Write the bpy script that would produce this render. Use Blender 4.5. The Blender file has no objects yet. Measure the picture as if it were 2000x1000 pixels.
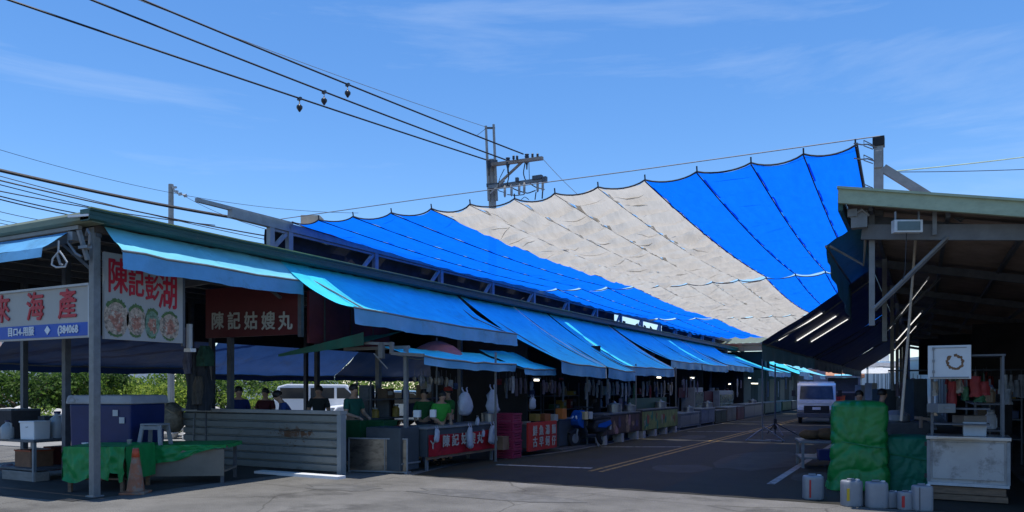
import bpy, bmesh, math, random
from mathutils import Vector, Matrix, Euler, noise

C = bpy.context.scene.collection
R = math.radians
# ---------------------------------------------------------------- camera, sky, sun, exposure
YAW = 28.07
cam_data = bpy.data.cameras.new('camera')
cam_data.sensor_width = 36.0
cam_data.lens = 27.0
cam_data.shift_y = 0.1285
cam_data.clip_start = 0.05
cam_data.clip_end = 3000.0
cam = bpy.data.objects.new('camera', cam_data)
C.objects.link(cam)
cam.location = (0, 0, 1.6)
cam.rotation_euler = (R(90), 0, R(YAW))
bpy.context.scene.camera = cam

SUN_DIR = Vector((-0.04, 0.0, 1.0)).normalized()      # towards the sun: close to the zenith
world = bpy.data.worlds.new('World')
bpy.context.scene.world = world
world.use_nodes = True
wt = world.node_tree
for n in list(wt.nodes):
    wt.nodes.remove(n)
wout = wt.nodes.new('ShaderNodeOutputWorld')
wbg = wt.nodes.new('ShaderNodeBackground')
sky = wt.nodes.new('ShaderNodeTexSky')
sky.sky_type = 'NISHITA'
sky.sun_disc = False
sky.sun_elevation = math.asin(SUN_DIR.z)
sky.sun_rotation = math.atan2(SUN_DIR.x, SUN_DIR.y)
sky.air_density = 1.0
sky.dust_density = 0.15
sky.ozone_density = 5.0
sky.altitude = 0
wbg.inputs['Strength'].default_value = 0.142
# thin high cloud
wtc = wt.nodes.new('ShaderNodeTexCoord')
wmp = wt.nodes.new('ShaderNodeMapping')
wmp.inputs['Scale'].default_value = (1.3, 1.3, 9.0)
wmp.inputs['Rotation'].default_value = (0.12, -0.10, 0.4)
wno = wt.nodes.new('ShaderNodeTexNoise')
wno.inputs['Scale'].default_value = 1.7
wno.inputs['Detail'].default_value = 9
wno.inputs['Roughness'].default_value = 0.62
wno.inputs['Distortion'].default_value = 0.5
wrp = wt.nodes.new('ShaderNodeValToRGB')
wrp.color_ramp.elements[0].position = 0.54
wrp.color_ramp.elements[0].color = (0, 0, 0, 1)
wrp.color_ramp.elements[1].position = 0.95
wrp.color_ramp.elements[1].color = (0.30, 0.30, 0.30, 1)
wmx = wt.nodes.new('ShaderNodeMix')
wmx.data_type = 'RGBA'
wmx.inputs['B'].default_value = (5.0, 5.6, 6.2, 1)
whs = wt.nodes.new('ShaderNodeHueSaturation')
whs.inputs['Saturation'].default_value = 1.2
whs.inputs['Value'].default_value = 1.0
wt.links.new(wtc.outputs['Generated'], wmp.inputs['Vector'])
wt.links.new(wmp.outputs['Vector'], wno.inputs['Vector'])
wt.links.new(wno.outputs['Fac'], wrp.inputs['Fac'])
wt.links.new(wrp.outputs['Color'], wmx.inputs['Factor'])
wt.links.new(sky.outputs['Color'], whs.inputs['Color'])
wtint = wt.nodes.new('ShaderNodeMix')
wtint.data_type = 'RGBA'
wtint.blend_type = 'MULTIPLY'
wtint.inputs['Factor'].default_value = 1.0
wtint.inputs['B'].default_value = (1.0, 0.965, 1.0, 1)
wt.links.new(whs.outputs['Color'], wtint.inputs['A'])
wt.links.new(wtint.outputs['Result'], wmx.inputs['A'])
wt.links.new(wmx.outputs['Result'], wbg.inputs['Color'])
wt.links.new(wbg.outputs['Background'], wout.inputs['Surface'])

sun_data = bpy.data.lights.new('sun', 'SUN')
sun_data.energy = 3.7
sun_data.angle = R(0.5)
sun_data.color = (1.0, 0.96, 0.9)
sun = bpy.data.objects.new('sun', sun_data)
C.objects.link(sun)
sun.rotation_euler = SUN_DIR.to_track_quat('Z', 'Y').to_euler()
vs = bpy.context.scene.view_settings
vs.view_transform = 'Standard'
vs.look = 'None'
vs.exposure = 0.42
vs.gamma = 1.0

# ---------------------------------------------------------------- measuring helpers: the street runs along +y, the camera stands at the origin
CA, SA = math.cos(R(YAW)), math.sin(R(YAW))
FP, HZ = 1500.0, 757.0
def W(px, py, z):
    X = (px - 1000) / FP * z
    return Vector((X * CA - z * SA, X * SA + z * CA, 1.6 + (HZ - py) / FP * z))
def G(px, py, h=0.0):
    return W(px, py, FP * (1.6 - h) / (py - HZ))
def atL(px, py, l):
    r = (px - 1000) / FP
    s = l * (CA + SA * r) / (CA * r - SA)
    z = s * CA - l * SA
    return Vector((l, s, 1.6 + (HZ - py) / FP * z))
def atS(px, py, s):
    r = (px - 1000) / FP
    l = s * (CA * r - SA) / (CA + SA * r)
    z = s * CA - l * SA
    return Vector((l, s, 1.6 + (HZ - py) / FP * z))

# ---------------------------------------------------------------- mesh building helpers
def lerp(a, b, t):
    return a + (b - a) * t
class MB:
    def __init__(self):
        self.v, self.f = [], []
    def add(self, vs, fs):
        b = len(self.v)
        self.v += [Vector(p) for p in vs]
        self.f += [tuple(i + b for i in q) for q in fs]
        return self
    def box(self, c, size, rz=0.0, rx=0.0, ry=0.0, taper=1.0):
        x, y, z = size[0] / 2, size[1] / 2, size[2] / 2
        m = Euler((rx, ry, rz)).to_matrix()
        vs = []
        for k, sz in ((1.0, -z), (taper, z)):
            for sx, sy in ((-1, -1), (1, -1), (1, 1), (-1, 1)):
                vs.append(Vector(c) + m @ Vector((sx * x * k, sy * y * k, sz)))
        return self.add(vs, [(3, 2, 1, 0), (4, 5, 6, 7), (0, 1, 5, 4), (1, 2, 6, 5), (2, 3, 7, 6), (3, 0, 4, 7)])
    def bbox(self, a, b):
        a, b = Vector(a), Vector(b)
        return self.box((a + b) / 2, [abs(b[i] - a[i]) for i in range(3)])
    def bar(self, a, b, w, h, up=(0, 0, 1)):
        a, b = Vector(a), Vector(b)
        d = (b - a).normalized()
        u = Vector(up)
        if abs(d.dot(u)) > 0.98:
            u = Vector((0, 1, 0))
        x = d.cross(u).normalized()
        y = x.cross(d).normalized()
        vs = []
        for p in (a, b):
            for sx, sy in ((-1, -1), (1, -1), (1, 1), (-1, 1)):
                vs.append(p + x * sx * w / 2 + y * sy * h / 2)
        return self.add(vs, [(3, 2, 1, 0), (4, 5, 6, 7), (0, 1, 5, 4), (1, 2, 6, 5), (2, 3, 7, 6), (3, 0, 4, 7)])
    def tube(self, pts, r, n=6, cap=True):
        pts = [Vector(p) for p in pts]
        rs = r if isinstance(r, (list, tuple)) else [r] * len(pts)
        vs, fs = [], []
        ref = None
        for i, p in enumerate(pts):
            d = (pts[min(i + 1, len(pts) - 1)] - pts[max(i - 1, 0)])
            d = d.normalized() if d.length > 1e-9 else Vector((0, 0, 1))
            if ref is None or abs(ref.dot(d)) > 0.95:
                ref = Vector((0, 0, 1)) if abs(d.z) < 0.9 else Vector((1, 0, 0))
            x = d.cross(ref).normalized()
            y = x.cross(d).normalized()
            for k in range(n):
                a = 2 * math.pi * k / n
                vs.append(p + (x * math.cos(a) + y * math.sin(a)) * rs[i])
        for i in range(len(pts) - 1):
            for k in range(n):
                fs.append((i * n + k, i * n + (k + 1) % n, (i + 1) * n + (k + 1) % n, (i + 1) * n + k))
        if cap:
            fs.append(tuple(range(n))[::-1])
            fs.append(tuple(range((len(pts) - 1) * n, len(pts) * n)))
        return self.add(vs, fs)
    def lathe(self, c, prof, n=16, axis='z'):
        c = Vector(c)
        vs, fs = [], []
        for (r, h) in prof:
            for k in range(n):
                a = 2 * math.pi * k / n
                q = (r * math.cos(a), r * math.sin(a), h)
                if axis == 'x':
                    q = (h, r * math.cos(a), r * math.sin(a))
                if axis == 'y':
                    q = (r * math.cos(a), h, r * math.sin(a))
                vs.append(c + Vector(q))
        m = len(prof)
        for i in range(m - 1):
            for k in range(n):
                fs.append((i * n + k, i * n + (k + 1) % n, (i + 1) * n + (k + 1) % n, (i + 1) * n + k))
        fs.append(tuple(range(n))[::-1])
        fs.append(tuple(range((m - 1) * n, m * n)))
        return self.add(vs, fs)
    def grid(self, fn, nu, nv):
        vs = [fn(i / nu, j / nv) for i in range(nu + 1) for j in range(nv + 1)]
        fs = [(i * (nv + 1) + j, (i + 1) * (nv + 1) + j, (i + 1) * (nv + 1) + j + 1, i * (nv + 1) + j + 1) for i in range(nu) for j in range(nv)]
        return self.add(vs, fs)
    def prism(self, poly, axis, a, b):
        """poly: outline in the two other axes; extruded along axis from a to b"""
        n = len(poly)
        vs = []
        for t in (a, b):
            for (p, q) in poly:
                vs.append({'x': (t, p, q), 'y': (p, t, q), 'z': (p, q, t)}[axis])
        fs = [tuple(range(n))[::-1], tuple(range(n, 2 * n))]
        for k in range(n):
            fs.append((k, (k + 1) % n, n + (k + 1) % n, n + k))
        return self.add(vs, fs)
    def xform(self, m):
        self.v = [m @ p for p in self.v]
        return self
    def mesh(self, name, off=Vector((0, 0, 0)), smooth=False, bevel=0.0):
        me = bpy.data.meshes.new(name)
        me.from_pydata([tuple(p - off) for p in self.v], [], self.f)
        bm = bmesh.new()
        bm.from_mesh(me)
        bmesh.ops.recalc_face_normals(bm, faces=bm.faces)
        if bevel > 0:
            es = [e for e in bm.edges if len(e.link_faces) == 2 and e.calc_face_angle(0) > 0.6]
            bmesh.ops.bevel(bm, geom=es, offset=bevel, segments=2, affect='EDGES', profile=0.6, clamp_overlap=True)
        bm.to_mesh(me)
        bm.free()
        if smooth:
            for p in me.polygons:
                p.use_smooth = True
        return me
    def build(self, name, mat, parent=None, local=False, smooth=False, bevel=0.0, label=None):
        off = Vector((0, 0, 0))
        loc = Vector((0, 0, 0))
        if parent is not None:
            if not local:
                p = parent
                while p is not None:
                    off = off + p.location
                    p = p.parent
        elif not local:
            xs = [p.x for p in self.v]; ys = [p.y for p in self.v]; zs = [p.z for p in self.v]
            loc = Vector(((min(xs) + max(xs)) / 2, (min(ys) + max(ys)) / 2, min(zs)))
            off = loc
        o = bpy.data.objects.new(name, self.mesh(name, off, smooth, bevel))
        C.objects.link(o)
        o.location = loc
        if parent is not None:
            o.parent = parent
        if mat is not None:
            o.data.materials.append(mat)
        if label:
            o['label'] = label
        return o

def tag(o, label=None, cat=None, group=None, kind=None):
    if label: o['label'] = label
    if cat: o['category'] = cat
    if group: o['group'] = group
    if kind: o['kind'] = kind
    return o
def thing(name, label, cat, loc=(0, 0, 0), rz=0.0, group=None):
    o = bpy.data.objects.new(name, None)
    C.objects.link(o)
    o.location = loc
    o.rotation_euler = (0, 0, rz)
    o.empty_display_size = 0.2
    return tag(o, label, cat, group)
def kids(o):
    return [c for c in C.objects if c.parent == o]
def dup(o, parent=None):
    c = o.copy()
    C.objects.link(c)
    c.parent = parent
    for ch in kids(o):
        dup(ch, c)
    return c
def clone(o, loc, rz=None, label=None, group=None):
    c = dup(o)
    c.location = loc
    if rz is not None: c.rotation_euler = (0, 0, rz)
    if label: c['label'] = label
    if group: c['group'] = group
    return c
def struct(mb, name, mat, **k):
    return tag(mb.build(name, mat, local=True, **k), kind='structure')

# ---------------------------------------------------------------- materials
_mats = {}
def M(name, col, rough=0.6, metal=0.0, var=0.16, scale=5.0, bump=0.0, bscale=40.0, dirt=None, dthr=0.58, dscale=3.0, transl=0.0, spec=0.4, stretch=(1, 1, 1), emit=None, tcol=None, holes=0.0, hcol=(1, 1, 1)):
    if name in _mats:
        return _mats[name]
    m = bpy.data.materials.new(name)
    m.use_nodes = True
    t = m.node_tree
    b = t.nodes['Principled BSDF']
    out = t.nodes['Material Output']
    b.inputs['Roughness'].default_value = rough
    b.inputs['Metallic'].default_value = metal
    b.inputs['Specular IOR Level'].default_value = spec
    tc = t.nodes.new('ShaderNodeTexCoord')
    mp = t.nodes.new('ShaderNodeMapping')
    mp.inputs['Scale'].default_value = stretch
    t.links.new(tc.outputs['Object'], mp.inputs['Vector'])
    nz = t.nodes.new('ShaderNodeTexNoise')
    nz.inputs['Scale'].default_value = scale
    nz.inputs['Detail'].default_value = 6
    nz.inputs['Roughness'].default_value = 0.65
    t.links.new(mp.outputs['Vector'], nz.inputs['Vector'])
    rp = t.nodes.new('ShaderNodeValToRGB')
    rp.color_ramp.elements[0].position = 0.3
    rp.color_ramp.elements[1].position = 0.7
    rp.color_ramp.elements[0].color = (*[max(0, c * (1 - var)) for c in col], 1)
    rp.color_ramp.elements[1].color = (*[min(1, c * (1 + var)) for c in col], 1)
    t.links.new(nz.outputs['Fac'], rp.inputs['Fac'])
    colout = rp.outputs['Color']
    if dirt:
        dn = t.nodes.new('ShaderNodeTexNoise')
        dn.inputs['Scale'].default_value = dscale
        dn.inputs['Detail'].default_value = 8
        dn.inputs['Roughness'].default_value = 0.7
        t.links.new(mp.outputs['Vector'], dn.inputs['Vector'])
        dr = t.nodes.new('ShaderNodeValToRGB')
        dr.color_ramp.elements[0].position = dthr
        dr.color_ramp.elements[0].color = (0, 0, 0, 1)
        dr.color_ramp.elements[1].position = min(1, dthr + 0.1)
        t.links.new(dn.outputs['Fac'], dr.inputs['Fac'])
        mx = t.nodes.new('ShaderNodeMix')
        mx.data_type = 'RGBA'
        mx.inputs['B'].default_value = (*dirt, 1)
        t.links.new(dr.outputs['Color'], mx.inputs['Factor'])
        t.links.new(colout, mx.inputs['A'])
        colout = mx.outputs['Result']
    t.links.new(colout, b.inputs['Base Color'])
    if bump > 0:
        bn = t.nodes.new('ShaderNodeTexNoise')
        bn.inputs['Scale'].default_value = bscale
        bn.inputs['Detail'].default_value = 5
        t.links.new(mp.outputs['Vector'], bn.inputs['Vector'])
        bp = t.nodes.new('ShaderNodeBump')
        bp.inputs['Strength'].default_value = bump
        bp.inputs['Distance'].default_value = 0.03
        t.links.new(bn.outputs['Fac'], bp.inputs['Height'])
        t.links.new(bp.outputs['Normal'], b.inputs['Normal'])
    if transl > 0:
        tr = t.nodes.new('ShaderNodeBsdfTranslucent')
        if bump > 0:
            t.links.new(bp.outputs['Normal'], tr.inputs['Normal'])
        if tcol:
            g = t.nodes.new('ShaderNodeMix')
            g.data_type = 'RGBA'
            g.blend_type = 'MULTIPLY'
            g.inputs['Factor'].default_value = 1.0
            g.inputs['B'].default_value = (*tcol, 1)
            t.links.new(colout, g.inputs['A'])
            t.links.new(g.outputs['Result'], tr.inputs['Color'])
        else:
            t.links.new(colout, tr.inputs['Color'])
        ms = t.nodes.new('ShaderNodeMixShader')
        ms.inputs['Fac'].default_value = transl
        t.links.new(b.outputs['BSDF'], ms.inputs[1])
        t.links.new(tr.outputs['BSDF'], ms.inputs[2])
        t.links.new(ms.outputs['Shader'], out.inputs['Surface'])
        if holes > 0:
            tp = t.nodes.new('ShaderNodeBsdfTransparent')
            mh = t.nodes.new('ShaderNodeMixShader')
            mh.inputs['Fac'].default_value = holes
            tp.inputs['Color'].default_value = (*hcol, 1)
            t.links.new(ms.outputs['Shader'], mh.inputs[1])
            t.links.new(tp.outputs['BSDF'], mh.inputs[2])
            t.links.new(mh.outputs['Shader'], out.inputs['Surface'])
    if emit:
        b.inputs['Emission Color'].default_value = (*emit[:3], 1)
        b.inputs['Emission Strength'].default_value = emit[3]
    _mats[name] = m
    return m
STEEL = M('galvanised_steel', (0.20, 0.22, 0.24), 0.5, 0.3, 0.2, 6, dirt=(0.16, 0.13, 0.11), dthr=0.66)
DSTEEL = M('dark_steel', (0.09, 0.10, 0.115), 0.55, 0.2, 0.25, 6, dirt=(0.07, 0.045, 0.03), dthr=0.62)
STAIN = M('stainless_steel', (0.32, 0.33, 0.34), 0.38, 0.75, 0.12, 3, dirt=(0.25, 0.24, 0.22), dthr=0.6, stretch=(1, 1, 4))
WHITE = M('white_paint', (0.72, 0.73, 0.74), 0.45, 0, 0.06, 4, dirt=(0.45, 0.42, 0.37), dthr=0.64)
OFFW = M('grey_white_plastic', (0.42, 0.44, 0.46), 0.45, 0, 0.1, 6, dirt=(0.35, 0.33, 0.3), dthr=0.62)
BLACK = M('black_rubber', (0.02, 0.02, 0.022), 0.6, 0, 0.3, 9)
WIRE = M('black_cable', (0.015, 0.016, 0.02), 0.5, 0, 0.2, 9)
GWIRE = M('grey_cable', (0.16, 0.17, 0.19), 0.6, 0, 0.2, 9)
WOOD = M('weathered_wood', (0.17, 0.11, 0.07), 0.75, 0, 0.35, 6, stretch=(1, 6, 6), bump=0.2)
DWOOD = M('dark_board', (0.06, 0.05, 0.045), 0.8, 0, 0.3, 5)
CONC = M('concrete', (0.34, 0.33, 0.31), 0.85, 0, 0.2, 7, bump=0.2, dirt=(0.2, 0.19, 0.17), dthr=0.55)
RED = M('red_paint', (0.42, 0.02, 0.025), 0.5, 0, 0.15, 5)
BROWNF = M('dark_fabric', (0.03, 0.03, 0.035), 0.8, 0, 0.3, 6)
MAROON = M('maroon_plastic', (0.22, 0.02, 0.06), 0.45, 0, 0.2, 5)
BLUEP = M('blue_plastic', (0.005, 0.016, 0.09), 0.4, 0, 0.15, 4)

# ---------------------------------------------------------------- lettering (solid letters cut from the built-in font)
def lettering(txt, size, loc, rz, mat, parent, ext=0.004, bold=0.0, sx=1.0, name='lettering', tilt=0.0, align='CENTER'):
    cu = bpy.data.curves.new('lettering', 'FONT')
    cu.body = txt
    cu.size = size
    cu.extrude = ext
    cu.offset = 0.0
    cu.align_x = align
    cu.align_y = 'CENTER'
    cu.resolution_u = 3
    tmp = bpy.data.objects.new('lettering_source', cu)
    C.objects.link(tmp)
    dg = bpy.context.evaluated_depsgraph_get()
    me = bpy.data.meshes.new_from_object(tmp.evaluated_get(dg))
    bpy.data.objects.remove(tmp)
    if bold > 0:                                     # thicken the strokes: shifted copies, each a hair in front of the last
        base = [v.co.copy() for v in me.vertices]
        polys = [tuple(p.vertices) for p in me.polygons]
        vs_, fs_ = [], []
        for q, (dx, dy) in enumerate(((0, 0), (1, 0), (-1, 0), (0, 1), (0, -1), (.7, .7), (-.7, -.7))):
            b0 = len(vs_)
            vs_ += [(v.x + dx * bold, v.y + dy * bold, v.z + q * .0006) for v in base]
            fs_ += [tuple(i + b0 for i in p) for p in polys]
        me = bpy.data.meshes.new('lettering')
        me.from_pydata(vs_, [], fs_)
    mat4 = Matrix.Translation(Vector(loc)) @ Euler((R(90), 0, rz)).to_matrix().to_4x4() @ Matrix.Rotation(tilt, 4, 'Z') @ Matrix.Diagonal((sx, 1, 1, 1))
    off = Vector((0, 0, 0))
    p = parent
    while p is not None:
        off = off + p.location
        p = p.parent
    me.transform(Matrix.Translation(-off) @ mat4)
    o = bpy.data.objects.new(name, me)
    C.objects.link(o)
    o.parent = parent
    me.materials.clear()
    me.materials.append(mat)
    return o
# ================================================================ SETTING: ground, road, markings, pavement
def ground_mat():
    m = M('old_asphalt', (0.142, 0.136, 0.124), 0.9, 0, 0.28, 0.9, bump=0.6, bscale=45, dirt=(0.088, 0.084, 0.077), dthr=0.54, dscale=0.8, spec=0.2)
    t = m.node_tree
    b = t.nodes['Principled BSDF']
    src = b.inputs['Base Color'].links[0].from_socket
    tc = t.nodes.new('ShaderNodeTexCoord')
    # fine aggregate speckle
    sp = t.nodes.new('ShaderNodeTexNoise'); sp.inputs['Scale'].default_value = 90; sp.inputs['Detail'].default_value = 3
    t.links.new(tc.outputs['Object'], sp.inputs['Vector'])
    sr = t.nodes.new('ShaderNodeValToRGB')
    sr.color_ramp.elements[0].position = 0.32; sr.color_ramp.elements[0].color = (0.5, 0.5, 0.5, 1)
    sr.color_ramp.elements[1].position = 0.68; sr.color_ramp.elements[1].color = (1.45, 1.45, 1.45, 1)
    t.links.new(sp.outputs['Fac'], sr.inputs['Fac'])
    mu = t.nodes.new('ShaderNodeMix'); mu.data_type = 'RGBA'; mu.blend_type = 'MULTIPLY'; mu.inputs['Factor'].default_value = 1
    t.links.new(src, mu.inputs['A']); t.links.new(sr.outputs['Color'], mu.inputs['B'])
    # cracks
    vo = t.nodes.new('ShaderNodeTexVoronoi'); vo.feature = 'DISTANCE_TO_EDGE'; vo.inputs['Scale'].default_value = 0.42
    wn = t.nodes.new('ShaderNodeTexNoise'); wn.inputs['Scale'].default_value = 1.6; wn.inputs['Detail'].default_value = 6
    va = t.nodes.new('ShaderNodeMix'); va.data_type = 'VECTOR'; va.inputs['Factor'].default_value = 0.16
    t.links.new(tc.outputs['Object'], wn.inputs['Vector'])
    t.links.new(tc.outputs['Object'], va.inputs['A']); t.links.new(wn.outputs['Color'], va.inputs['B'])
    t.links.new(va.outputs['Result'], vo.inputs['Vector'])
    cr = t.nodes.new('ShaderNodeValToRGB')
    cr.color_ramp.elements[0].position = 0.0; cr.color_ramp.elements[0].color = (0.45, 0.44, 0.42, 1)
    cr.color_ramp.elements[1].position = 0.006; cr.color_ramp.elements[1].color = (1, 1, 1, 1)
    t.links.new(vo.outputs['Distance'], cr.inputs['Fac'])
    m2 = t.nodes.new('ShaderNodeMix'); m2.data_type = 'RGBA'; m2.blend_type = 'MULTIPLY'; m2.inputs['Factor'].default_value = 0.8
    t.links.new(mu.outputs['Result'], m2.inputs['A']); t.links.new(cr.outputs['Color'], m2.inputs['B'])
    t.links.new(m2.outputs['Result'], b.inputs['Base Color'])
    return m
struct(MB().bbox((-900, -900, -0.4), (900, 900, 0)), 'ground', ground_mat())
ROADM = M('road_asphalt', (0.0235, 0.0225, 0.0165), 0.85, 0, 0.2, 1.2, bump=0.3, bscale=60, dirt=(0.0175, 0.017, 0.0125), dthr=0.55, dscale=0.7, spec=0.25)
def sheet(poly, z):
    n = len(poly)
    return MB().add([(x, y, z) for x, y in poly], [tuple(range(n))])
struct(sheet([(-8.2, 11.5), (-1.0, 11.35), (1.5, 11.3), (1.5, 260), (-7.9, 260), (-7.9, 16.5), (-8.7, 14.6)], 0.004), 'road', ROADM)
PATCH = M('patch_asphalt', (0.036, 0.035, 0.029), 0.9, 0, 0.3, 2.5, bump=0.3, bscale=50, dirt=(0.026, 0.025, 0.021), dthr=0.5, dscale=1.5)
rp_ = MB()
rr_ = random.Random(3)
for cx, cy, rx_, ry_ in ((-3.1, 17.5, .9, 2.6), (-4.2, 15.0, .6, .8), (-6.6, 24.0, .5, 2.0), (-1.6, 14.6, .5, .9)):
    rp_.add([(cx + math.cos(k * .449) * rx_ * rr_.uniform(.75, 1.1), cy + math.sin(k * .449) * ry_ * rr_.uniform(.8, 1.1), .0062) for k in range(14)], [tuple(range(14))])
struct(rp_, 'road_patches', PATCH)
fp_ = MB()
for cx, cy, rx_, ry_ in ((-5.6, 9.9, 1.6, .45), (-2.2, 9.2, .8, .35), (-8.2, 9.6, .7, .4)):
    fp_.add([(cx + math.cos(k * .449) * rx_ * rr_.uniform(.7, 1.15), cy + math.sin(k * .449) * ry_ * rr_.uniform(.7, 1.15), .0045) for k in range(14)], [tuple(range(14))])
struct(fp_, 'ground_patches', M('old_patch', (0.10, 0.097, 0.09), 0.9, 0, 0.25, 3, bump=0.35, bscale=50, dirt=(0.13, 0.126, 0.118), dthr=0.5, dscale=3))
PAINTW = M('road_paint_white', (0.26, 0.26, 0.25), 0.8, 0, 0.12, 9, dirt=(0.05, 0.05, 0.05), dthr=0.52, dscale=7)
PAINTY = M('road_paint_yellow', (0.26, 0.155, 0.03), 0.8, 0, 0.12, 9, dirt=(0.05, 0.045, 0.04), dthr=0.5, dscale=7)
mk = MB()
for x in (-5.58, -5.36):
    mk.add([(x - 0.045, 13.6, .008), (x + 0.045, 13.6, .008), (x + 0.045, 120, .008), (x - 0.045, 120, .008)], [(0, 1, 2, 3)])
tag(struct(mk, 'road_markings_yellow', PAINTY), label='double yellow line along the middle of the street')
mk = MB()
def line(a, b, w):
    a, b = Vector((a[0], a[1], .008)), Vector((b[0], b[1], .008))
    n = (b - a).normalized().cross(Vector((0, 0, 1))) * w / 2
    mk.add([a - n, b - n, b + n, a + n], [(0, 1, 2, 3)])
line((-2.2, 13.2), (-2.2, 60), .13)
line((-7.75, 13.86), (-5.75, 14.14), .18)
for a, b in (((-7.6, 19.35), (-5.7, 20.35)), ((-7.5, 27.6), (-4.0, 29.4)), ((-7.5, 36.5), (-4.5, 38.1)), ((-7.4, 46), (-4.5, 47.5))):
    line(a, b, .13)
tag(struct(mk, 'road_markings_white', PAINTW))
struct(MB().add([(-8.35, 15.2, .009), (-8.2, 15.1, .009), (-7.78, 17.4, .009), (-7.78, 110, .009), (-7.88, 110, .009), (-7.88, 17.45, .009)], [(0, 1, 2, 3, 4, 5)]), 'kerb_line', M('worn_kerb_paint', (0.13, 0.125, 0.115), 0.85, 0, 0.25, 4))
struct(MB().bbox((-16.5, 17.6, -0.05), (-7.97, 120, 0.05)), 'pavement_left', M('pavement_concrete', (0.07, 0.068, 0.066), 0.9, 0, 0.2, 2, bump=0.2))
struct(MB().bbox((-160, 12, -0.05), (-19, 200, 0.02)), 'car_park', M('pale_gravel', (0.24, 0.23, 0.21), 0.95, 0, 0.2, 1.5, bump=0.3))

struct(MB().add([(x, y, .006) for x, y in ((-16.6, 6.3), (-13, 6.45), (-10.5, 6.6), (-10.42, 9.5), (-10.3, 11.2), (-9.0, 11.6), (-8.6, 14.6), (-7.95, 17.6), (-16.6, 17.6))], [tuple(range(9))]), 'shed_ground_shade', M('ground_shade_tone', (0.030, 0.029, 0.028), 0.8, 0, 0.4, 1.5, dirt=(.05, .048, .045), dthr=.6, dscale=2))  # dark sheet over the ground: the shed's shade put into the colour

# ================================================================ LEFT MARKET SHED
OLIVE = M('olive_green_sheet', (0.16, 0.185, 0.12), 0.5, 0.1, 0.15, 2.5, dirt=(0.1, 0.11, 0.08), dthr=0.6, stretch=(1, 1, 3))
TEAL = M('teal_gutter_paint', (0.022, 0.075, 0.066), 0.5, 0.1, 0.2, 2.5, dirt=(0.09, 0.085, 0.06), dthr=0.6, stretch=(3, 1, 3))
ROOFU = M('dark_roof_sheet', (0.03, 0.032, 0.035), 0.7, 0.2, 0.25, 2, dirt=(0.05, 0.04, 0.03), dthr=0.6)
GAL = M('painted_grey_post', (0.17, 0.18, 0.185), 0.5, 0.2, 0.18, 7, dirt=(0.12, 0.10, 0.085), dthr=0.64, dscale=6)
shed = thing('market_shed', 'long open market shed with green fascia and grey posts on the left of the street', 'market shed', (-10.67, 7.0, 0))
def roof_fn(x0, h0, x1, h1, s0, s1, wv):
    def fn(u, v):
        s = lerp(s0, s1, v)
        return Vector((lerp(x0, x1, u), s, lerp(h0, h1, u) + 0.018 * math.sin(s * wv)))
    return fn
rb = MB()
rb.grid(roof_fn(-10.5, 4.085, -16.0, 3.86, 6.99, 52, 30), 2, 900)
rb.build('roof', ROOFU, shed)
pb = MB()
for i in range(9):
    x = -10.75 - i * 0.64
    pb.bar((x, 7.0, 3.98 - i * .03), (x, 51.8, 3.98 - i * .03), .05, .1)
pb.build('purlins', DSTEEL, shed)
for i in range(13):
    s = 7.06 + i * 3.7
    rf = MB().bar((-10.6, s, 3.88), (-15.9, s, 3.6), .08, .16)
    rf.bar((-10.7, s, 3.3), (-11.5, s, 3.8), .05, .05)
    rf.build('rafter', DSTEEL, shed)
# end fascia with rounded top edge, and the street gutter
prof = [(6.98, 3.95), (6.80, 3.95), (6.74, 3.98), (6.74, 4.06), (6.79, 4.11), (6.88, 4.135), (6.98, 4.12)]
MB().prism(prof, 'x', -16.2, -10.36).build('end_fascia', OLIVE, shed)
MB().bar((-16.2, 6.85, 3.915), (-10.72, 6.85, 3.915), .06, .055).build('fascia_rail', M('dim_rail', (.2, .2, .19), .5), shed)
gp = [(-10.55, 3.965), (-10.36, 3.96), (-10.32, 3.985), (-10.32, 4.035), (-10.335, 4.045), (-10.335, 4.095), (-10.31, 4.105), (-10.31, 4.128), (-10.55, 4.128)]
MB().prism(gp, 'y', 6.74, 52).build('gutter', TEAL, shed)
MB().bbox((-10.56, 6.995, 3.86), (-10.62, 51, 3.96)).build('eave_board', DWOOD, shed)
MB().prism([(-10.365, 4.129), (-10.30, 4.129), (-10.295, 4.145), (-10.365, 4.15)], 'y', 6.74, 52).build('gutter_sunlit_edge', M('sunlit_edge_tone', (.34, .36, .16), .5, 0, .2, 3), shed)  # added pale strip: sunlight on the gutter's top edge put into its colour
MB().box((-10.52, 6.70, 4.03), (.36, .03, .03), rz=.2).build('corner_flashing', WHITE, shed)
def post(mb, x, y, h0, h1, w=.1):
    mb.bbox((x - w / 2, y - w / 2, h0), (x + w / 2, y + w / 2, h1))
    return mb
pm = post(MB(), -10.67, 7.04, 0, 3.93, .112)
pm.bbox((-10.76, 6.95, 0), (-10.58, 7.13, .025))
cp = pm.build('corner_post', GAL, shed, bevel=.008)
br = MB()
br.bar((-10.67, 6.93, 3.45), (-10.67, 6.8, 3.86), .05, .05)
br.tube([(-10.66, 6.9, 3.8), (-10.5, 6.82, 3.86), (-10.42, 6.8, 3.78), (-10.46, 6.82, 3.66), (-10.6, 6.9, 3.6)], .018)
br.tube([(-10.8, 6.9, 3.82), (-10.98, 6.85, 3.88), (-11.0, 6.85, 3.72), (-10.86, 6.88, 3.55), (-10.76, 6.9, 3.5)], .02)
br.box((-10.62, 6.86, 3.62), (.2, .08, .04)).box((-10.9, 6.86, 3.8), (.12, .1, .12))
br.build('awning_bracket', STEEL, cp)
for s in (13.6, 17.0, 20.6, 24.2, 28, 32, 36, 40, 44, 48):
    post(MB(), -10.6, s, 0, 3.95, .1).build('post', GAL, shed)
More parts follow.
